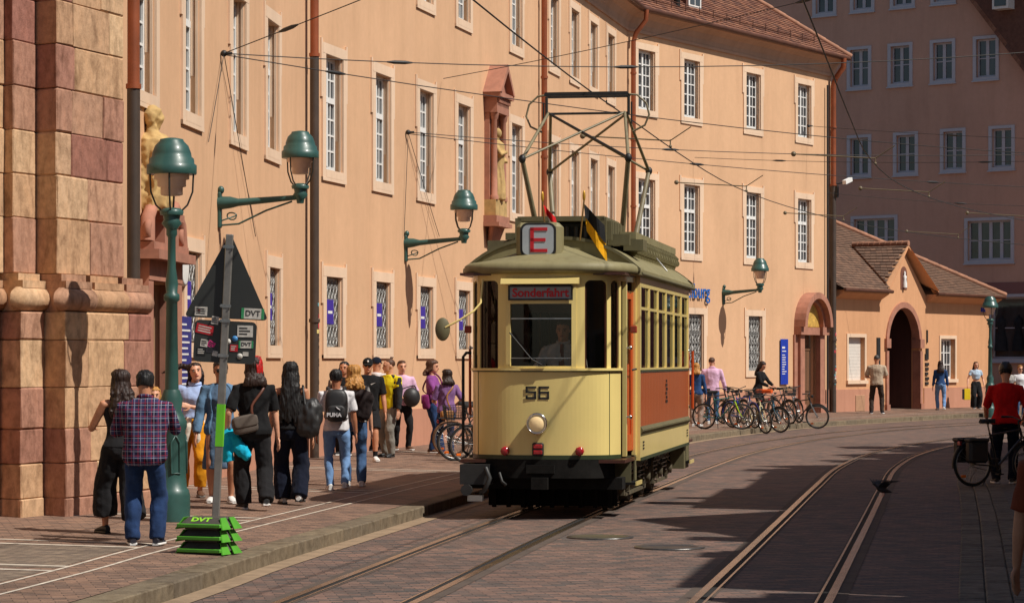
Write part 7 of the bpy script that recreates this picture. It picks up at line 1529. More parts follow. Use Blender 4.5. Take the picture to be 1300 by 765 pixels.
# ------------------------------------------------------------------ bicycles
def bicycle(label, M, col, rack=False, basket=None, fender=True, lady=False, pannier=False, lean=0.0, steer=0.0, group='bicycles parked in a row', tyre=None, acc=None):
    """local: front wheel at +x, ground z=0"""
    ML = M @ Matrix.Rotation(lean, 4, 'X'); b = thing('bicycle', label, 'bicycle', M, group)
    r = 0.335; wb = 1.04; xr, xf = -0.5, 0.54; FR = PM('bike_' + '_'.join('%d' % (c * 999) for c in col), col, 0.3, 0.1, 6, coat=0.4); TY = tyre or RUBBER
    bb = Vector((-0.06, 0, 0.29)); st = Vector((-0.2, 0, 0.80)); ht = Vector((0.34, 0, 0.86)); hb = Vector((0.38, 0, 0.72)); ra = Vector((xr, 0, r)); fa = Vector((xf, 0, r))
    Ms = ML @ Matrix.Translation(hb) @ Matrix.Rotation(steer, 4, 'Z') @ Matrix.Translation(-hb)
    for c, MM in ((ra, ML), (fa, Ms)):
        m_ = MB(); m_.torus(c, r - 0.02, 0.021, 32, 8, (0, 1, 0)); wh = build(m_, 'wheel', TY, b, MM)
        m_ = MB(); m_.torus(c, r - 0.048, 0.011, 32, 6, (0, 1, 0)); build(m_, 'rim', STEEL, wh, MM)
        m_ = MB()
        for k in range(24):
            a = 2 * math.pi * k / 24; a2 = a + (0.3 if k % 2 else -0.3); y_ = 0.025 if k % 4 < 2 else -0.025
            m_.tube([c + Vector((0.02 * math.cos(a2), y_, 0.02 * math.sin(a2))), c + Vector(((r - 0.05) * math.cos(a), 0, (r - 0.05) * math.sin(a)))], 0.0022, 3)
        m_.tube([c + Vector((0, -0.05, 0)), c + Vector((0, 0.05, 0))], 0.022, 8); build(m_, 'spokes', STEEL, wh, MM)
        if fender:
            m_ = MB(); m_.torus(c, r + 0.012, 0.018, 18, 6, (0, 1, 0), 0, (R(-10) if c is ra else R(-70), R(200) if c is ra else R(70))) if False else None
            pts = [c + Vector(((r + 0.018) * math.cos(t), 0, (r + 0.018) * math.sin(t))) for t in [R((60 if c is ra else 20) + 130 * k / 12) for k in range(13)]]; m_.tube(pts, 0.022, 6, ry=0.004); build(m_, 'mudguard', FR if acc else BLACK, wh, MM)
    m_ = MB()
    m_.tube([bb, st], 0.017, 8); m_.tube([bb, hb], 0.02, 8)
    m_.tube([st.lerp(bb, 0.45) if lady else st.lerp(bb, 0.08), ht.lerp(hb, 0.45) if lady else ht.lerp(hb, 0.15)], 0.017, 8); m_.tube([ht, hb], 0.021, 8)
    for s in (-1, 1): o_ = Vector((0, s * 0.055, 0)); m_.tube([bb + o_ * 0.5, ra + o_], 0.011, 6); m_.tube([st.lerp(bb, 0.1), ra + o_], 0.009, 6)
    fr = build(m_, 'frame', FR, b, ML)
    m_ = MB()
    for s in (-1, 1): m_.tube([hb + Vector((0.005, s * 0.04, -0.01)), hb.lerp(fa, 0.5) + Vector((-0.01, s * 0.05, 0)), fa + Vector((0, s * 0.052, 0))], [0.014, 0.013, 0.01], 6)
    m_.tube([hb + Vector((0, -0.045, 0)), hb + Vector((0, 0.045, 0))], 0.018, 6); build(m_, 'fork', acc or FR, b, Ms)
    m_ = MB(); tp = ht + (ht - hb).normalized() * 0.1; m_.tube([ht, tp], 0.015, 8); m_.tube([tp, tp + Vector((0.05, 0, 0.02))], 0.014, 8); c = tp + Vector((0.05, 0, 0.02)); m_.tube([c + Vector((-0.12, -0.29, 0.05)), c + Vector((-0.02, -0.2, 0.05)), c, c + Vector((-0.02, 0.2, 0.05)), c + Vector((-0.12, 0.29, 0.05))], 0.012, 8); hbar = build(m_, 'handlebar', BLACK, b, Ms)
    for s in (-1, 1): m_ = MB(); m_.tube([c + Vector((-0.15, s * 0.3, 0.05)), c + Vector((-0.05, s * 0.24, 0.05))], 0.017, 8); build(m_, 'grip', RUBBER, hbar, Ms)
    m_ = MB(); m_.lathe([(0.03, 0), (0.045, 0.03), (0.04, 0.06)], 10, c + Vector((0.04, 0, -0.06)), axis=(1, 0, 0)); build(m_, 'lamp', BLACK, hbar, Ms)
    m_ = MB(); sp = st + (st - bb).normalized() * 0.14; m_.tube([st, sp], 0.013, 8); build(m_, 'seat_post', STEEL, b, ML)
    m_ = MB(); m_.loft([[sp + Vector((x, y_ * w_, z_ + 0.02 + (0.006 if abs(y_) < 0.5 else 0))) for y_, z_ in ((-1, 0), (-0.6, 0.035), (0, 0.045), (0.6, 0.035), (1, 0), (0.5, -0.02), (-0.5, -0.02))] for x, w_ in ((-0.13, 0.03), (-0.11, 0.075), (-0.05, 0.075), (0.03, 0.035), (0.12, 0.02), (0.14, 0.01))]); build(m_, 'saddle', RUBBER, b, ML)
    m_ = MB(); m_.torus(bb + Vector((0, 0.05, 0)), 0.09, 0.008, 20, 5, (0, 1, 0)); 
    for k in range(5): a = k * 1.2566; m_.tube([bb + Vector((0, 0.05, 0)), bb + Vector((0.09 * math.cos(a), 0.05, 0.09 * math.sin(a)))], 0.008, 4)
    m_.tube([bb + Vector((0, 0.05, 0.09)), ra + Vector((0, 0.05, 0.035))], 0.005, 4); m_.tube([bb + Vector((0, 0.05, -0.09)), ra + Vector((0, 0.05, -0.035))], 0.005, 4); build(m_, 'chainset', BLACK, b, ML)
    for s in (-1, 1): e = bb + Vector((s * 0.12, s * 0.07, -s * 0.12)); m_ = MB(); m_.tube([bb + Vector((0, s * 0.06, 0)), e], 0.011, 6); m_.box(e + Vector((0, s * 0.05, 0)), (0.09, 0.09, 0.02)); build(m_, 'pedal', BLACK, b, ML)
    m_ = MB(); m_.tube([bb + Vector((-0.08, 0.03, 0)), bb + Vector((-0.14, 0.18, -0.283))], 0.009, 5); build(m_, 'kickstand', BLACK, b, ML)
    if rack:
        m_ = MB()
        for s in (-1, 1): m_.tube([(xr - 0.22, s * 0.06, r + 0.37), (xr + 0.2, s * 0.06, r + 0.37)], 0.007, 5); m_.tube([(xr, s * 0.06, r), (xr - 0.08, s * 0.06, r + 0.37)], 0.006, 5)
        for k in range(4): m_.tube([(xr - 0.2 + k * 0.12, -0.06, r + 0.37), (xr - 0.2 + k * 0.12, 0.06, r + 0.37)], 0.006, 5)
        build(m_, 'rack', BLACK, b, ML); m_ = MB(); m_.cbox(xr - 0.25, xr - 0.22, -0.04, 0.04, r + 0.28, r + 0.34, 0.006); build(m_, 'rear_light', PM('red_lens', (0.35, 0.015, 0.02)), b, ML)
    if basket:
        m_ = MB(); cx, cz, MB_ = (0.62, 0.82, Ms) if basket == 'front' else (xr - 0.02, r + 0.40, ML)
        for k in range(5): t = k / 4; w_, l_ = 0.13 + 0.04 * t, 0.16 + 0.03 * t; z = cz + 0.22 * t; m_.tube([(cx - l_, -w_, z), (cx + l_, -w_, z), (cx + l_, w_, z), (cx - l_, w_, z), (cx - l_, -w_, z)], 0.005, 4)
        for k in range(9):
            for s in (-1, 1): x = -1 + 2 * k / 8; m_.tube([(cx + x * 0.16, s * 0.13, cz), (cx + x * 0.19, s * 0.17, cz + 0.22)], 0.004, 4); m_.tube([(cx + s * 0.16, x * 0.13, cz), (cx + s * 0.19, x * 0.17, cz + 0.22)], 0.004, 4)
            m_.tube([(cx - 0.16 + 0.32 * k / 8, -0.13, cz), (cx - 0.16 + 0.32 * k / 8, 0.13, cz)], 0.004, 4)
        build(m_, 'basket', BLACK, b, MB_)
    if pannier:
        for s in (-1, 1): m_ = MB(); m_.cbox(xr - 0.2, xr + 0.14, s * 0.16 - 0.08, s * 0.16 + 0.08, r + 0.02, r + 0.36, 0.04); m_.cbox(xr - 0.21, xr + 0.15, s * 0.16 - 0.085, s * 0.16 + 0.085, r + 0.33, r + 0.39, 0.02); build(m_, 'pannier', NYL, b, ML)
    # reflector
    for c, MM in ((ra, ML), (fa, Ms)): m_ = MB(); m_.cbox(c.x - 0.2, c.x - 0.12, -0.012, 0.012, c.z - 0.2, c.z - 0.16, 0.004); build(m_, 'reflector', PM('amber', srgb(230, 110, 20), 0.3), b, MM)
    return b
def bike_at(u, v, deg, label, col, **kw):
    p = ground(u, v); return bicycle(label, T(p.x, p.y, p.z + 0.003, R(deg)), col, **kw)
# row in front of the far wing; handlebars face the street
gb = 'bicycles parked in front of the far wing'
bike_at(917, 545, -28, 'black mountain bike with lime and teal stripes, first of the row beside the tram', srgb(40, 120, 120), acc=PM('lime_paint', srgb(170, 200, 40), 0.35), fender=False, lean=R(5), steer=R(20), group=gb)
bike_at(907, 540, -30, 'dark city bicycle with rear rack behind the mountain bike', (0.02, 0.02, 0.022), rack=True, lean=R(4), group=gb)
bike_at(944, 543, -58, 'royal blue bicycle with steel mudguards and front basket in the row', srgb(24, 60, 170), basket='front', lean=R(6), steer=R(-10), acc=STEEL, group=gb)
bike_at(958, 542, -62, 'cream racing bicycle between the blue and the teal ones', srgb(210, 196, 150), fender=False, lean=R(5), group=gb)
bike_at(973, 541, -55, 'petrol blue bicycle with orange rolled bag on its frame', srgb(40, 90, 110), lean=R(6), steer=R(12), group=gb)
bike_at(988, 538, -58, 'black bicycle with large wire front basket in the row', (0.02, 0.02, 0.02), basket='front', rack=True, lean=R(4), group=gb)
bike_at(1000, 536, -55, 'grey bicycle with rear light and rack near the door portal', srgb(90, 92, 96), rack=True, lean=R(6), steer=R(-14), group=gb)
bike_at(1017, 536, -40, 'black bicycle with silver wheels, last of the row by the door portal', (0.025, 0.022, 0.02), lean=R(7), steer=R(25), fender=True, acc=STEEL, group=gb)
bike_at(931, 538, -60, 'dark green bicycle with bent handlebar deep inside the row', srgb(30, 60, 44), lean=R(3), group=gb)
m_ = MB(); p = ground(975, 539); m_.tube([(-0.25, 0, 0), (0.25, 0, 0)], 0.06, 10); tag(build(m_, 'rolled_bag', PM('orange_bag', srgb(214, 88, 24), 0.6), None, T(p.x - 0.1, p.y, p.z + 0.93, R(-40))), 'small orange rolled bag lying on the petrol blue bicycle', 'bag')
# bicycles half hidden behind the tram nose
g2_ = 'bicycles parked between the tram and the facade'
bike_at(607, 580, 8, 'bicycle with tan wall tyres and rear rack half hidden by the tram', (0.02, 0.02, 0.022), rack=True, tyre=PM('tan_tyre', srgb(120, 86, 60), 0.8), fender=False, lean=R(4), group=g2_)
bike_at(614, 585, 12, 'black bicycle with thick tyres and rear basket half hidden by the tram', (0.02, 0.02, 0.02), basket='rear', fender=False, lean=R(4), group=g2_)
bike_at(630, 588, 14, 'dark bicycle nearest to the tram nose with amber reflector', srgb(40, 40, 44), fender=True, lean=R(4), group=g2_)
# bicycles in the shade on the right
p = ground(1262, 619, True); bicycle('black touring bicycle with rear panniers of the cyclist in red', T(p.x + 0.1, p.y, 0.032, R(24)), (0.02, 0.02, 0.022), rack=True, pannier=True, group='bicycles in the shade at the right')
p = ground(1295, 640, True); bicycle('bicycle with tan tyres leaning in the shade at the right edge', T(p.x + 0.25, p.y - 0.1, 0.032, R(68)), (0.03, 0.03, 0.034), tyre=PM('tan_tyre2', srgb(110, 76, 48), 0.8), lean=R(8), group='bicycles in the shade at the right')

# ------------------------------------------------------------------ street lamps
OPAL = PM('lamp_opal', srgb(216, 190, 172), 0.35, 0.08, 6)
def lamp_head(parent, M, k=1.0):
    m_ = MB(); m_.lathe([(0.10, 0.02), (0.085, -0.06), (0.11, -0.1), (0.06, -0.16), (0.05, -0.22)], 16); m_.lathe([(0.12, -0.01), (0.13, 0.03), (0.1, 0.06), (0.05, 0.07)], 18); build(m_, 'lamp_socket', LAMPGREEN, parent, M)
    for i in range(4):
        a = math.pi / 4 + i * math.pi / 2 + 0.3; c, s = math.cos(a), math.sin(a); m_ = MB(); m_.tube([(c * 0.09, s * 0.09, 0.02), (c * 0.17, s * 0.17, 0.1), (c * 0.225, s * 0.225, 0.24), (c * 0.235, s * 0.235, 0.44)], 0.011, 6); build(m_, 'bracket_rib', PM('rib_dark', srgb(50, 50, 46), 0.5), parent, M)
    m_ = MB(); m_.lathe([(0.09, 0.2), (0.12, 0.21), (0.12, 0.29), (0.155, 0.3), (0.155, 0.37), (0.19, 0.38), (0.19, 0.46)], 20); build(m_, 'lamp_glass', OPAL, parent, M)
    m_ = MB(); m_.lathe([(0.265, 0.43), (0.27, 0.44), (0.27, 0.53), (0.245, 0.545), (0.24, 0.60), (0.215, 0.62), (0.21, 0.66), (0.18, 0.74), (0.13, 0.79), (0.125, 0.81), (0.05, 0.825), (0.0, 0.826)], 32); m_.lathe([(0.26, 0.45), (0.0, 0.47)], 20); build(m_, 'lamp_shade', LAMPGREEN, parent, M)
def wall_lamp(seg, u_mount, z, reach, label):
    s = seg.s_at(u_mount); M = seg.M(s, 0, z); o = thing('wall_lamp', label, 'street lamp', M, 'green bracket lamps on the university facade')
    m_ = MB(); m_.cbox(-0.06, 0.06, -0.05, 0.0, -0.3, 0.22, 0.015); m_.ell((0, -0.04, 0.25), (0.05, 0.05, 0.06), 10, 6); build(m_, 'wall_plate', LAMPGREEN, o, M)
    m_ = MB(); m_.tube([(0, 0, 0.06), (0, -0.18, 0.07), (0, -0.3, 0.07), (0, -reach, 0.14)], [0.1, 0.085, 0.055, 0.035], 12); build(m_, 'arm', LAMPGREEN, o, M)
    m_ = MB(); m_.tube([(0, -0.03, -0.26), (0, -0.3, -0.24), (0, -0.7, -0.05), (0, -reach + 0.1, 0.08)], 0.015, 6); m_.tube([(0, -0.03, -0.2)] + [(0, -0.2 - 0.07 * math.cos(t * 0.6) , -0.12 - 0.07 * math.sin(t * 0.6) * (1 - t * 0.05)) for t in range(12)], 0.011, 6); build(m_, 'scroll', LAMPGREEN, o, M)
    lamp_head(o, M @ Matrix.Translation((0, -reach - 0.02, 0.27)))
wall_lamp(SL, 277, 4.12, 1.18, 'green bracket lamp on the facade beside the long dark downpipe')
wall_lamp(SA, 514, 4.15, 1.18, 'green bracket lamp on the facade between two ground floor windows near the tram')
wall_lamp(SB, 918, 3.92, 1.22, 'green bracket lamp on the facade beside the blue lettering')
def post_lamp(p, label, ht):
    M = T(p.x, p.y, p.z); o = thing('street_lamp', label, 'street lamp', M, 'green lamp posts'); k = ht - 0.826
    m_ = MB(); m_.lathe([(0.2, 0.0), (0.2, 0.28), (0.185, 0.34), (0.165, 0.36), (0.155, 0.5), (0.15, 0.98), (0.165, 1.02), (0.165, 1.08), (0.14, 1.12), (0.105, 1.2), (0.12, 1.32), (0.085, 1.42)], 20); build(m_, 'base', LAMPGREEN, o, M)
    for i in range(4): a = i * math.pi / 2 + 0.4; m_ = MB(); m_.tube([(0.152 * math.cos(a) + 0.03 * math.sin(a) * q, 0.152 * math.sin(a) - 0.03 * math.cos(a) * q, z) for q, z in ((-1.6, 0.52), (-1.6, 0.85), (0, 0.93), (1.6, 0.85), (1.6, 0.52), (-1.6, 0.52))], 0.012, 5); build(m_, 'base_moulding', LAMPGREEN, o, M)
    m_ = MB(); zc = k * 0.72; m_.lathe([(0.075, 1.4), (0.06, zc - 0.02), (0.085, zc), (0.085, zc + 0.06), (0.06, zc + 0.08), (0.07, zc + 0.18), (0.045, zc + 0.35), (0.042, k - 0.25), (0.06, k - 0.22), (0.055, k - 0.1)], 16); build(m_, 'post', LAMPGREEN, o, M)
    lamp_head(o, M @ T(0, 0, k, 0.5))
p = ground(218, 661); post_lamp(p, 'tall green lamp post standing beside the plaid shirt man', (661 - 175) / F * p.y)
p = ground(1257, 518); post_lamp(p, 'green lamp post at the corner of the gatehouse', (518 - 364) / F * p.y)

# ------------------------------------------------------------------ back of a traffic sign with its stacked foot
p = ground(272, 693); Msn = T(p.x, p.y, p.z, R(-6)); sg = thing('traffic_sign', 'dark back of a triangular traffic sign with stickers on a leaning grey post', 'traffic sign', Msn)
SGB = PM('sign_back', srgb(52, 54, 52), 0.5, 0.12, 3); POST = PM('galvanised_post', srgb(140, 136, 130), 0.4, 0.2, 8, metal=0.5)
LN = Matrix.Rotation(R(2.9), 4, 'Y'); MS = Msn @ LN
zt = (693 - 297) / F * p.y
m_ = MB(); m_.cbox(-0.035, 0.035, -0.02, 0.02, 0.18, zt, 0.006); build(m_, 'post', POST, sg, MS)
m_ = MB(); m_.b2(-0.037, 0.037, -0.023, -0.02, 0.95, 1.35); m_.b2(0.035, 0.038, -0.02, 0.02, 0.95, 1.35); build(m_, 'green_tape', PM('green_tape', srgb(110, 200, 40), 0.5), sg, MS)
def tri_poly(w_, z0, z1, r=0.05):
    A, B, C = (-w_ / 2, z0), (w_ / 2, z0), (0, z1); out = []
    for P0, Pp, Pn in ((A, C, B), (B, A, C), (C, B, A)):
        P0, Pp, Pn = Vector(P0), Vector(Pp), Vector(Pn); a = (Pp - P0).normalized(); b_ = (Pn - P0).normalized()
        for k in range(5): t = k / 4; q = P0 + a * r * 1.2 * (1 - t) ** 2 + b_ * r * 1.2 * t ** 2; out.append((q.x, q.y))
    return out
zl = zt - 0.80
m_ = MB(); m_.prism([(x, 0.022, z) for x, z in tri_poly(0.82, zl, zt + 0.02)], (0, 0.005, 0)); pl_ = build(m_, 'triangle_plate', SGB, sg, MS)
m_ = MB(); m_.prism([(x, 0.023, z + zl - 0.22) for x, z in rrect(0.60, 0.4, 0.05)], (0, 0.005, 0)); pl2 = build(m_, 'square_plate', SGB, sg, MS)
m_ = MB()
for z in (zl + 0.12, zl - 0.02, zl - 0.35, zt - 0.12): m_.box((0, -0.022, z), (0.1, 0.006, 0.03)); m_.lathe([(0.01, 0), (0.01, 0.012)], 8, (0.045, -0.024, z), axis=(0, -1, 0)); m_.lathe([(0.01, 0), (0.01, 0.012)], 8, (-0.045, -0.024, z), axis=(0, -1, 0))
build(m_, 'clamps', STEEL, sg, MS)
def sticker(x, z, w_, h_, col, rot=0.0, txt=None, tcol=None, border=None, par=None, ts=0.7):
    Mk = MS @ Matrix.Translation((x, 0.019, z)) @ Matrix.Rotation(rot, 4, 'Y'); m_ = MB(); m_.b2(-w_ / 2, w_ / 2, 0, 0.0025, -h_ / 2, h_ / 2)
    if border: m_.b2(-w_ / 2, -w_ / 2 + w_ * 0.12, -0.001, 0.002, -h_ / 2, h_ / 2, 1); m_.b2(w_ / 2 - w_ * 0.12, w_ / 2, -0.001, 0.002, -h_ / 2, h_ / 2, 1)
    o = build(m_, 'sticker', [col] + ([border] if border else []), par or pl_, Mk)
    if not txt and w_ > 0.06:
        for i in range(3):
            m2 = MB(); m2.b2(-w_ * 0.38, w_ * random.uniform(0.1, 0.38), -0.0012, 0.0, h_ * (0.2 - 0.25 * i), h_ * (0.32 - 0.25 * i)); build(m2, 'print', BLACK if col is not BLACK and col is not SR else STICK[0], o, Mk)
    if txt:
        for i, tx in enumerate(txt): put('print', text_mesh(tx, h_ * ts / len(txt), tcol or BLACK, 0.0006, 'CENTER', 0.0008), o, Mk @ Matrix.Translation((0, -0.0015, h_ * (0.5 - (i + 0.5) / len(txt)) * 0.85)) @ FLAT)
    return o
SW, SR, SGN, SBL, SPK = STICK[0], PM('sticker_red', srgb(190, 36, 44), 0.5), PM('sticker_green', srgb(60, 150, 96), 0.5), PM('sticker_sky', srgb(70, 140, 200), 0.5), PM('sticker_pink', srgb(220, 50, 130), 0.5)
sticker(-0.245, zl + 0.06, 0.12, 0.085, SW); sticker(-0.215, zl + 0.07, 0.045, 0.04, SBL); sticker(-0.265, zl + 0.06, 0.03, 0.03, SR)
sticker(0.255, zl + 0.06, 0.22, 0.1, SW, 0, ['DVT'], BLACK, SGN, ts=0.75)
sticker(-0.2, zl - 0.11, 0.17, 0.09, SR, 0.17, None, None, None, pl2, 0.8); sticker(-0.105, zl - 0.02, 0.07, 0.075, SW, 0.12, None, None, None, pl2, 0.8)
sticker(-0.2, zl - 0.24, 0.07, 0.07, SW, 0.1, None, None, None, pl2); sticker(-0.13, zl - 0.25, 0.07, 0.06, SPK, 0.5, None, None, None, pl2); sticker(-0.13, zl - 0.30, 0.09, 0.05, STICK[4], 0.0, None, None, None, pl2); sticker(-0.225, zl - 0.32, 0.085, 0.07, BLACK, 0.0, None, None, None, pl2); sticker(-0.09, zl - 0.335, 0.05, 0.05, SW, 0.2, None, None, None, pl2)
sticker(0.19, zl - 0.11, 0.15, 0.11, SW, -0.03, None, None, None, pl2, 0.7); sticker(0.205, zl - 0.235, 0.14, 0.07, SW, -0.03, ['DVT'], BLACK, SGN, pl2); sticker(0.09, zl - 0.275, 0.075, 0.065, SR, 0.0, None, None, None, pl2); sticker(0.205, zl - 0.325, 0.055, 0.04, SW, 0.0, None, None, None, pl2)
for x, z, c in ((0.095, zl - 0.185, SBL), (0.03, zl - 0.215, SW), (0.15, zl - 0.35, SW)):
    m_ = MB(); m_.lathe([(0.028, 0), (0.028, 0.003), (0.0, 0.003)], 16, (x, 0.0205, z), axis=(0, -1, 0)); build(m_, 'sticker', c, pl2, MS)
# foot: three stacked recycled-rubber plates with green edges
GRN = PM('safety_green', srgb(78, 152, 42), 0.5, 0.15, 6); FOOT = PM('foot_rubber', srgb(70, 66, 60), 0.85, 0.25, 12, 0.5, 40)
pf_ = ground(265, 702); MF = T(pf_.x, pf_.y, pf_.z, R(-24)); W_ = 0.44; D_ = 0.36
for k in range(3):
    ft = thing('sign_foot', ['bottom', 'middle', 'top'][k] + ' black rubber foot plate with green edges in the stack under the traffic sign', 'sign base', MF @ Matrix.Translation((0, 0, 0.11 * k)), 'stacked sign foot plates')
    Mk = MF @ Matrix.Translation((0, 0, 0.113 * k + 0.002)); w0, w1, d0 = W_ / 2, W_ / 2 - 0.06, D_
    m_ = MB(); m_.add([(-w0, -d0 / 2, 0.03), (w0, -d0 / 2, 0.03), (w0, d0 / 2, 0.03), (-w0, d0 / 2, 0.03), (-w1, -d0 / 2 + 0.09, 0.108), (w1, -d0 / 2 + 0.09, 0.108), (w1, d0 / 2 - 0.05, 0.108), (-w1, d0 / 2 - 0.05, 0.108)], [(0, 1, 5, 4), (1, 2, 6, 5), (2, 3, 7, 6), (3, 0, 4, 7), (4, 5, 6, 7), (0, 3, 2, 1)]); m_.b2(-w0 + 0.05, w0 - 0.05, -d0 / 2 + 0.04, d0 / 2 - 0.04, 0.0, 0.03); build(m_, 'rubber_plate', FOOT, ft, Mk)
    m_ = MB(); m_.cbox(-w0 - 0.008, w0 + 0.008, -d0 / 2 - 0.012, -d0 / 2 + 0.03, 0.018, 0.052, 0.006); build(m_, 'front_edge', GRN, ft, Mk)
    for y0, y1 in ((-d0 / 2 + 0.0, -0.03), (0.03, d0 / 2)):
        for q in (1, -1): m_ = MB(); m_.prism([(q * (w0 + 0.02), y0, 0.0), (q * (w0 + 0.02), y1, 0.0), (q * (w0 - 0.035), y1 - (0.06 if y1 > 0.1 else 0), 0.106), (q * (w0 - 0.035), y0 + (0.06 if y0 < -0.1 else 0), 0.106)], (q * 0.012, 0, 0.002)); build(m_, 'side_edge', GRN, ft, Mk)
    if k == 2:
        a = math.atan2(0.078, 0.09); put('lettering', text_mesh('DVT', 0.07, PM('lime_print', srgb(150, 220, 60), 0.5), 0.001, 'CENTER', 0.003), ft, Mk @ Matrix.Translation((-0.01, -d0 / 2 + 0.062, 0.0875)) @ Matrix.Rotation(a, 4, 'X') @ Matrix.Scale(1.5, 4, (1, 0, 0)))

# ------------------------------------------------------------------ overhead line
CW = 5.56
def wire(pts, label, r=0.009, name='overhead_wire', group=None, n=5):
    m_ = MB(); m_.tube(pts, r, n, smooth=True); return tag(build(m_, name, WIRE), label, 'wire', group)
wire([(p.x, p.y, CW) for p in TRACK1[::3] if p.y > 3], 'contact wire following the curve above the track of the tram', 0.010)
wire([(p.x, p.y, CW) for p in TRACK2[::3] if p.y > 3], 'contact wire following the curve above the empty right-hand track', 0.010)
def track_at(tr, y):
    for a, b in zip(tr[:-1], tr[1:]):
        if a.y <= y <= b.y: t = (y - a.y) / (b.y - a.y); return a.lerp(b, t)
def sag(a, b, d, n=10): a, b = Vector(a), Vector(b); return [a.lerp(b, k / n) - Vector((0, 0, d * 4 * (k / n) * (1 - k / n))) for k in range(n + 1)]
def wall_pt(seg, u, v, out=0.05): s = seg.s_at(u); p = seg.a + seg.d * s + seg.n * out; return Vector((p.x, p.y, seg.z_at(s, v)))
a1 = wall_pt(SL, 280, 68); a2 = wall_pt(SA, 515, 168); a3 = wall_pt(SB, 1025, 160); a4 = wall_pt(SB, 1050, 245)
def hook(p, label):
    m_ = MB(); m_.ell(p, (0.05, 0.05, 0.05), 8, 6); m_.tube([p, p + Vector((0.12, 0, 0))], 0.025, 6); tag(build(m_, 'wall_hook', BLACK), label, 'hook')
for a, l in ((a1, 'iron span wire hook on the facade above the first bracket lamp'), (a2, 'iron span wire hook on the facade near the second bracket lamp'), (a3, 'iron span wire hook under the second floor window of the far wing')): hook(a, l)
GSP = 'span wires across the street'
spans = []
def far_right(y, x, z): return Vector((x, y, z))
def span(a, b, d, label, ins=(0.25, 0.75)):
    pts = sag(a, b, d, 14); o = wire(pts, label, 0.008, 'span_wire', GSP)
    for t in ins:
        q0 = pts[int(t * 14)]; q1 = pts[int(t * 14) + 1]; dd = (q1 - q0).normalized(); m_ = MB(); m_.tube([q0, q0 + dd * 0.12, q0 + dd * 0.3, q0 + dd * 0.42], [0.012, 0.03, 0.03, 0.012], 6); build(m_, 'insulator', BLACK, o)
    spans.append((pts, o))
span(a1, far_right(47, 12.0, 7.6), 0.35, 'span wire from the first facade hook sloping gently over the tram', (0.15, 0.4))
span(a1 + Vector((0, 0, -0.02)), far_right(60, 15, 6.4), 0.3, 'lower span wire from the first facade hook behind the pantograph', (0.1,))
span(a1, far_right(27, 8.0, 9.6), 0.1, 'span wire from the first facade hook rising towards the camera side', (0.08,))
span(a2, far_right(63, 16, 6.9), 0.3, 'span wire from the second facade hook passing the collector horns', (0.3,))
span(a2 + Vector((0, 0, -0.03)), far_right(70, 18.5, 6.3), 0.25, 'lower span wire from the second facade hook to the far curve', (0.35, 0.6))
span(a3, far_right(78, 24, 8.3), 0.2, 'span wire from the far wing towards the pink building', (0.3, 0.7))
span(a4, far_right(88, 22, 7.0), 0.2, 'span wire from the downpipe corner across the gatehouse', (0.4,))
span(wall_pt(SB, 880, 200), far_right(72, 21, 7.6), 0.25, 'span wire from the far wing over both tracks', (0.2, 0.55))
span(wall_pt(SA, 560, 100), far_right(40, 11.5, 9.2), 0.2, 'span wire high in front of the second floor windows', (0.5,))
# wires hanging down the wall from the hooks
for a, seg, (u, v), l in ((a1, SL, (262, 180), 'slack cable running down the facade left of the first hook'), (a1, SL, (322, 300), 'thin cable running down the facade right of the first hook'), (a2, SA, (511, 300), 'thin cable running straight down below the second hook'), (a2, SA, (556, 300), 'thin cable slanting down below the second hook')):
    wire(sag(a, wall_pt(seg, u, v, 0.03), 0.02, 6), l, 0.006, 'wall_cable', 'cables hanging on the facade')
# registration arms and clamps where spans meet the contact wires
RG = PM('pull_off_brass', srgb(112, 100, 76), 0.5, 0.2, 6)
for k, (tr, y, lab) in enumerate(((TRACK1, 46, 'pull-off arm holding the contact wire just behind the pantograph'), (TRACK1, 58, 'pull-off arm of the left contact wire near the far wing'), (TRACK1, 70, 'pull-off arm of the left contact wire before the gatehouse'), (TRACK2, 50, 'pull-off arm of the right contact wire before the pink building'), (TRACK2, 60, 'pull-off arm of the right contact wire in the curve'), (TRACK1, 80, 'pull-off arm of the left contact wire in front of the gatehouse roof'), (TRACK2, 70, 'pull-off arm of the right contact wire at the end of the curve'))):
    c = track_at(tr, y); m_ = MB(); q = Vector((c.x, c.y, CW)); e = q + Vector((-1.5, 0.25, 0.22)); m_.tube([e, q + Vector((0, 0, 0.12))], 0.013, 6); m_.tube([q + Vector((0, 0, 0.14)), q], 0.012, 5); m_.tube([q + Vector((0, 0, 0.12)), q + Vector((0.35, -0.1, 0.35))], 0.01, 5); m_.ell(e, (0.05, 0.05, 0.05), 8, 6); m_.ell(q + Vector((0, 0, 0.02)), (0.03, 0.05, 0.03), 8, 6)
    tag(build(m_, 'pull_off_arm', RG), lab, 'wire fitting', 'pull-off arms of the contact wires')
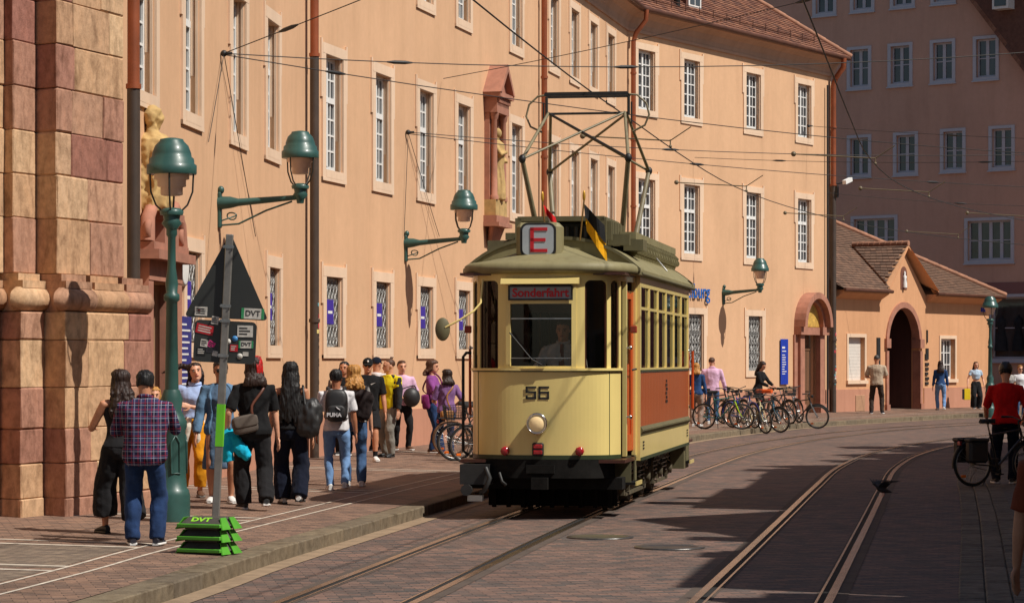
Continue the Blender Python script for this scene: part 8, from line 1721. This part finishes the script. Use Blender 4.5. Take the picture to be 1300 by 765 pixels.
# ------------------------------------------------------------------ pigeon taking off between the rails
p = ground(1119, 640, True); MPg = T(p.x, p.y, 0.2, R(200)) @ Matrix.Scale(0.72, 4); pg = thing('pigeon', 'dark grey pigeon taking off with spread wings above the right-hand rail', 'bird', T(p.x, p.y, 0.004, R(200)))
FEA = PM('pigeon_grey', srgb(62, 62, 68), 0.7, 0.35, 18)
m_ = MB(); m_.loft([[(x, y_ * w_, z + zz * w_) for y_, zz in [(math.cos(2 * math.pi * k / 10), math.sin(2 * math.pi * k / 10)) for k in range(10)]] for x, w_, z in ((-0.2, 0.012, -0.05), (-0.14, 0.035, -0.035), (-0.06, 0.06, -0.01), (0.02, 0.066, 0.01), (0.08, 0.05, 0.04), (0.115, 0.03, 0.075), (0.14, 0.03, 0.1), (0.165, 0.022, 0.105), (0.18, 0.008, 0.1))]); m_.tube([(0.175, 0, 0.1), (0.2, 0, 0.094)], [0.007, 0.002], 6); m_.loft([[(x, y_ * w_, -0.05 + 0.1 * (x + 0.14)) for y_ in (-1, 1)] + [(x, y_ * w_, -0.056 + 0.1 * (x + 0.14)) for y_ in (1, -1)] for x, w_ in ((-0.14, 0.03), (-0.3, 0.075))]); build(m_, 'body', FEA, pg, MPg)
for s in (-1, 1):
    m_ = MB(); 
    m_.loft([[(x0, s * y, z), (x1, s * y, z - 0.012), (x1, s * y, z - 0.018), (x0, s * y, z - 0.008)] for y, x0, x1, z in ((0.03, 0.08, -0.08, 0.03), (0.12, 0.11, -0.09, 0.10), (0.2, 0.10, -0.10, 0.14))])
    for k in range(6): m_.loft([[(0.10 - k * 0.035, s * 0.19, 0.14), (0.07 - k * 0.035, s * 0.19, 0.137), (0.07 - k * 0.035, s * 0.19, 0.132), (0.10 - k * 0.035, s * 0.19, 0.135)], [(0.06 - k * 0.06, s * (0.36 - k * 0.018), 0.19 - k * 0.006), (0.04 - k * 0.06, s * (0.36 - k * 0.018), 0.188 - k * 0.006), (0.04 - k * 0.06, s * (0.36 - k * 0.018), 0.184 - k * 0.006), (0.06 - k * 0.06, s * (0.36 - k * 0.018), 0.186 - k * 0.006)]])
    build(m_, 'wing', FEA, pg, MPg)
    m_ = MB(); m_.tube([(-0.02, s * 0.03, -0.05), (-0.05, s * 0.03, -0.1), (-0.02, s * 0.03, -0.13)], 0.006, 5); build(m_, 'leg', PM('pigeon_leg', srgb(170, 70, 60), 0.6), pg, MPg)
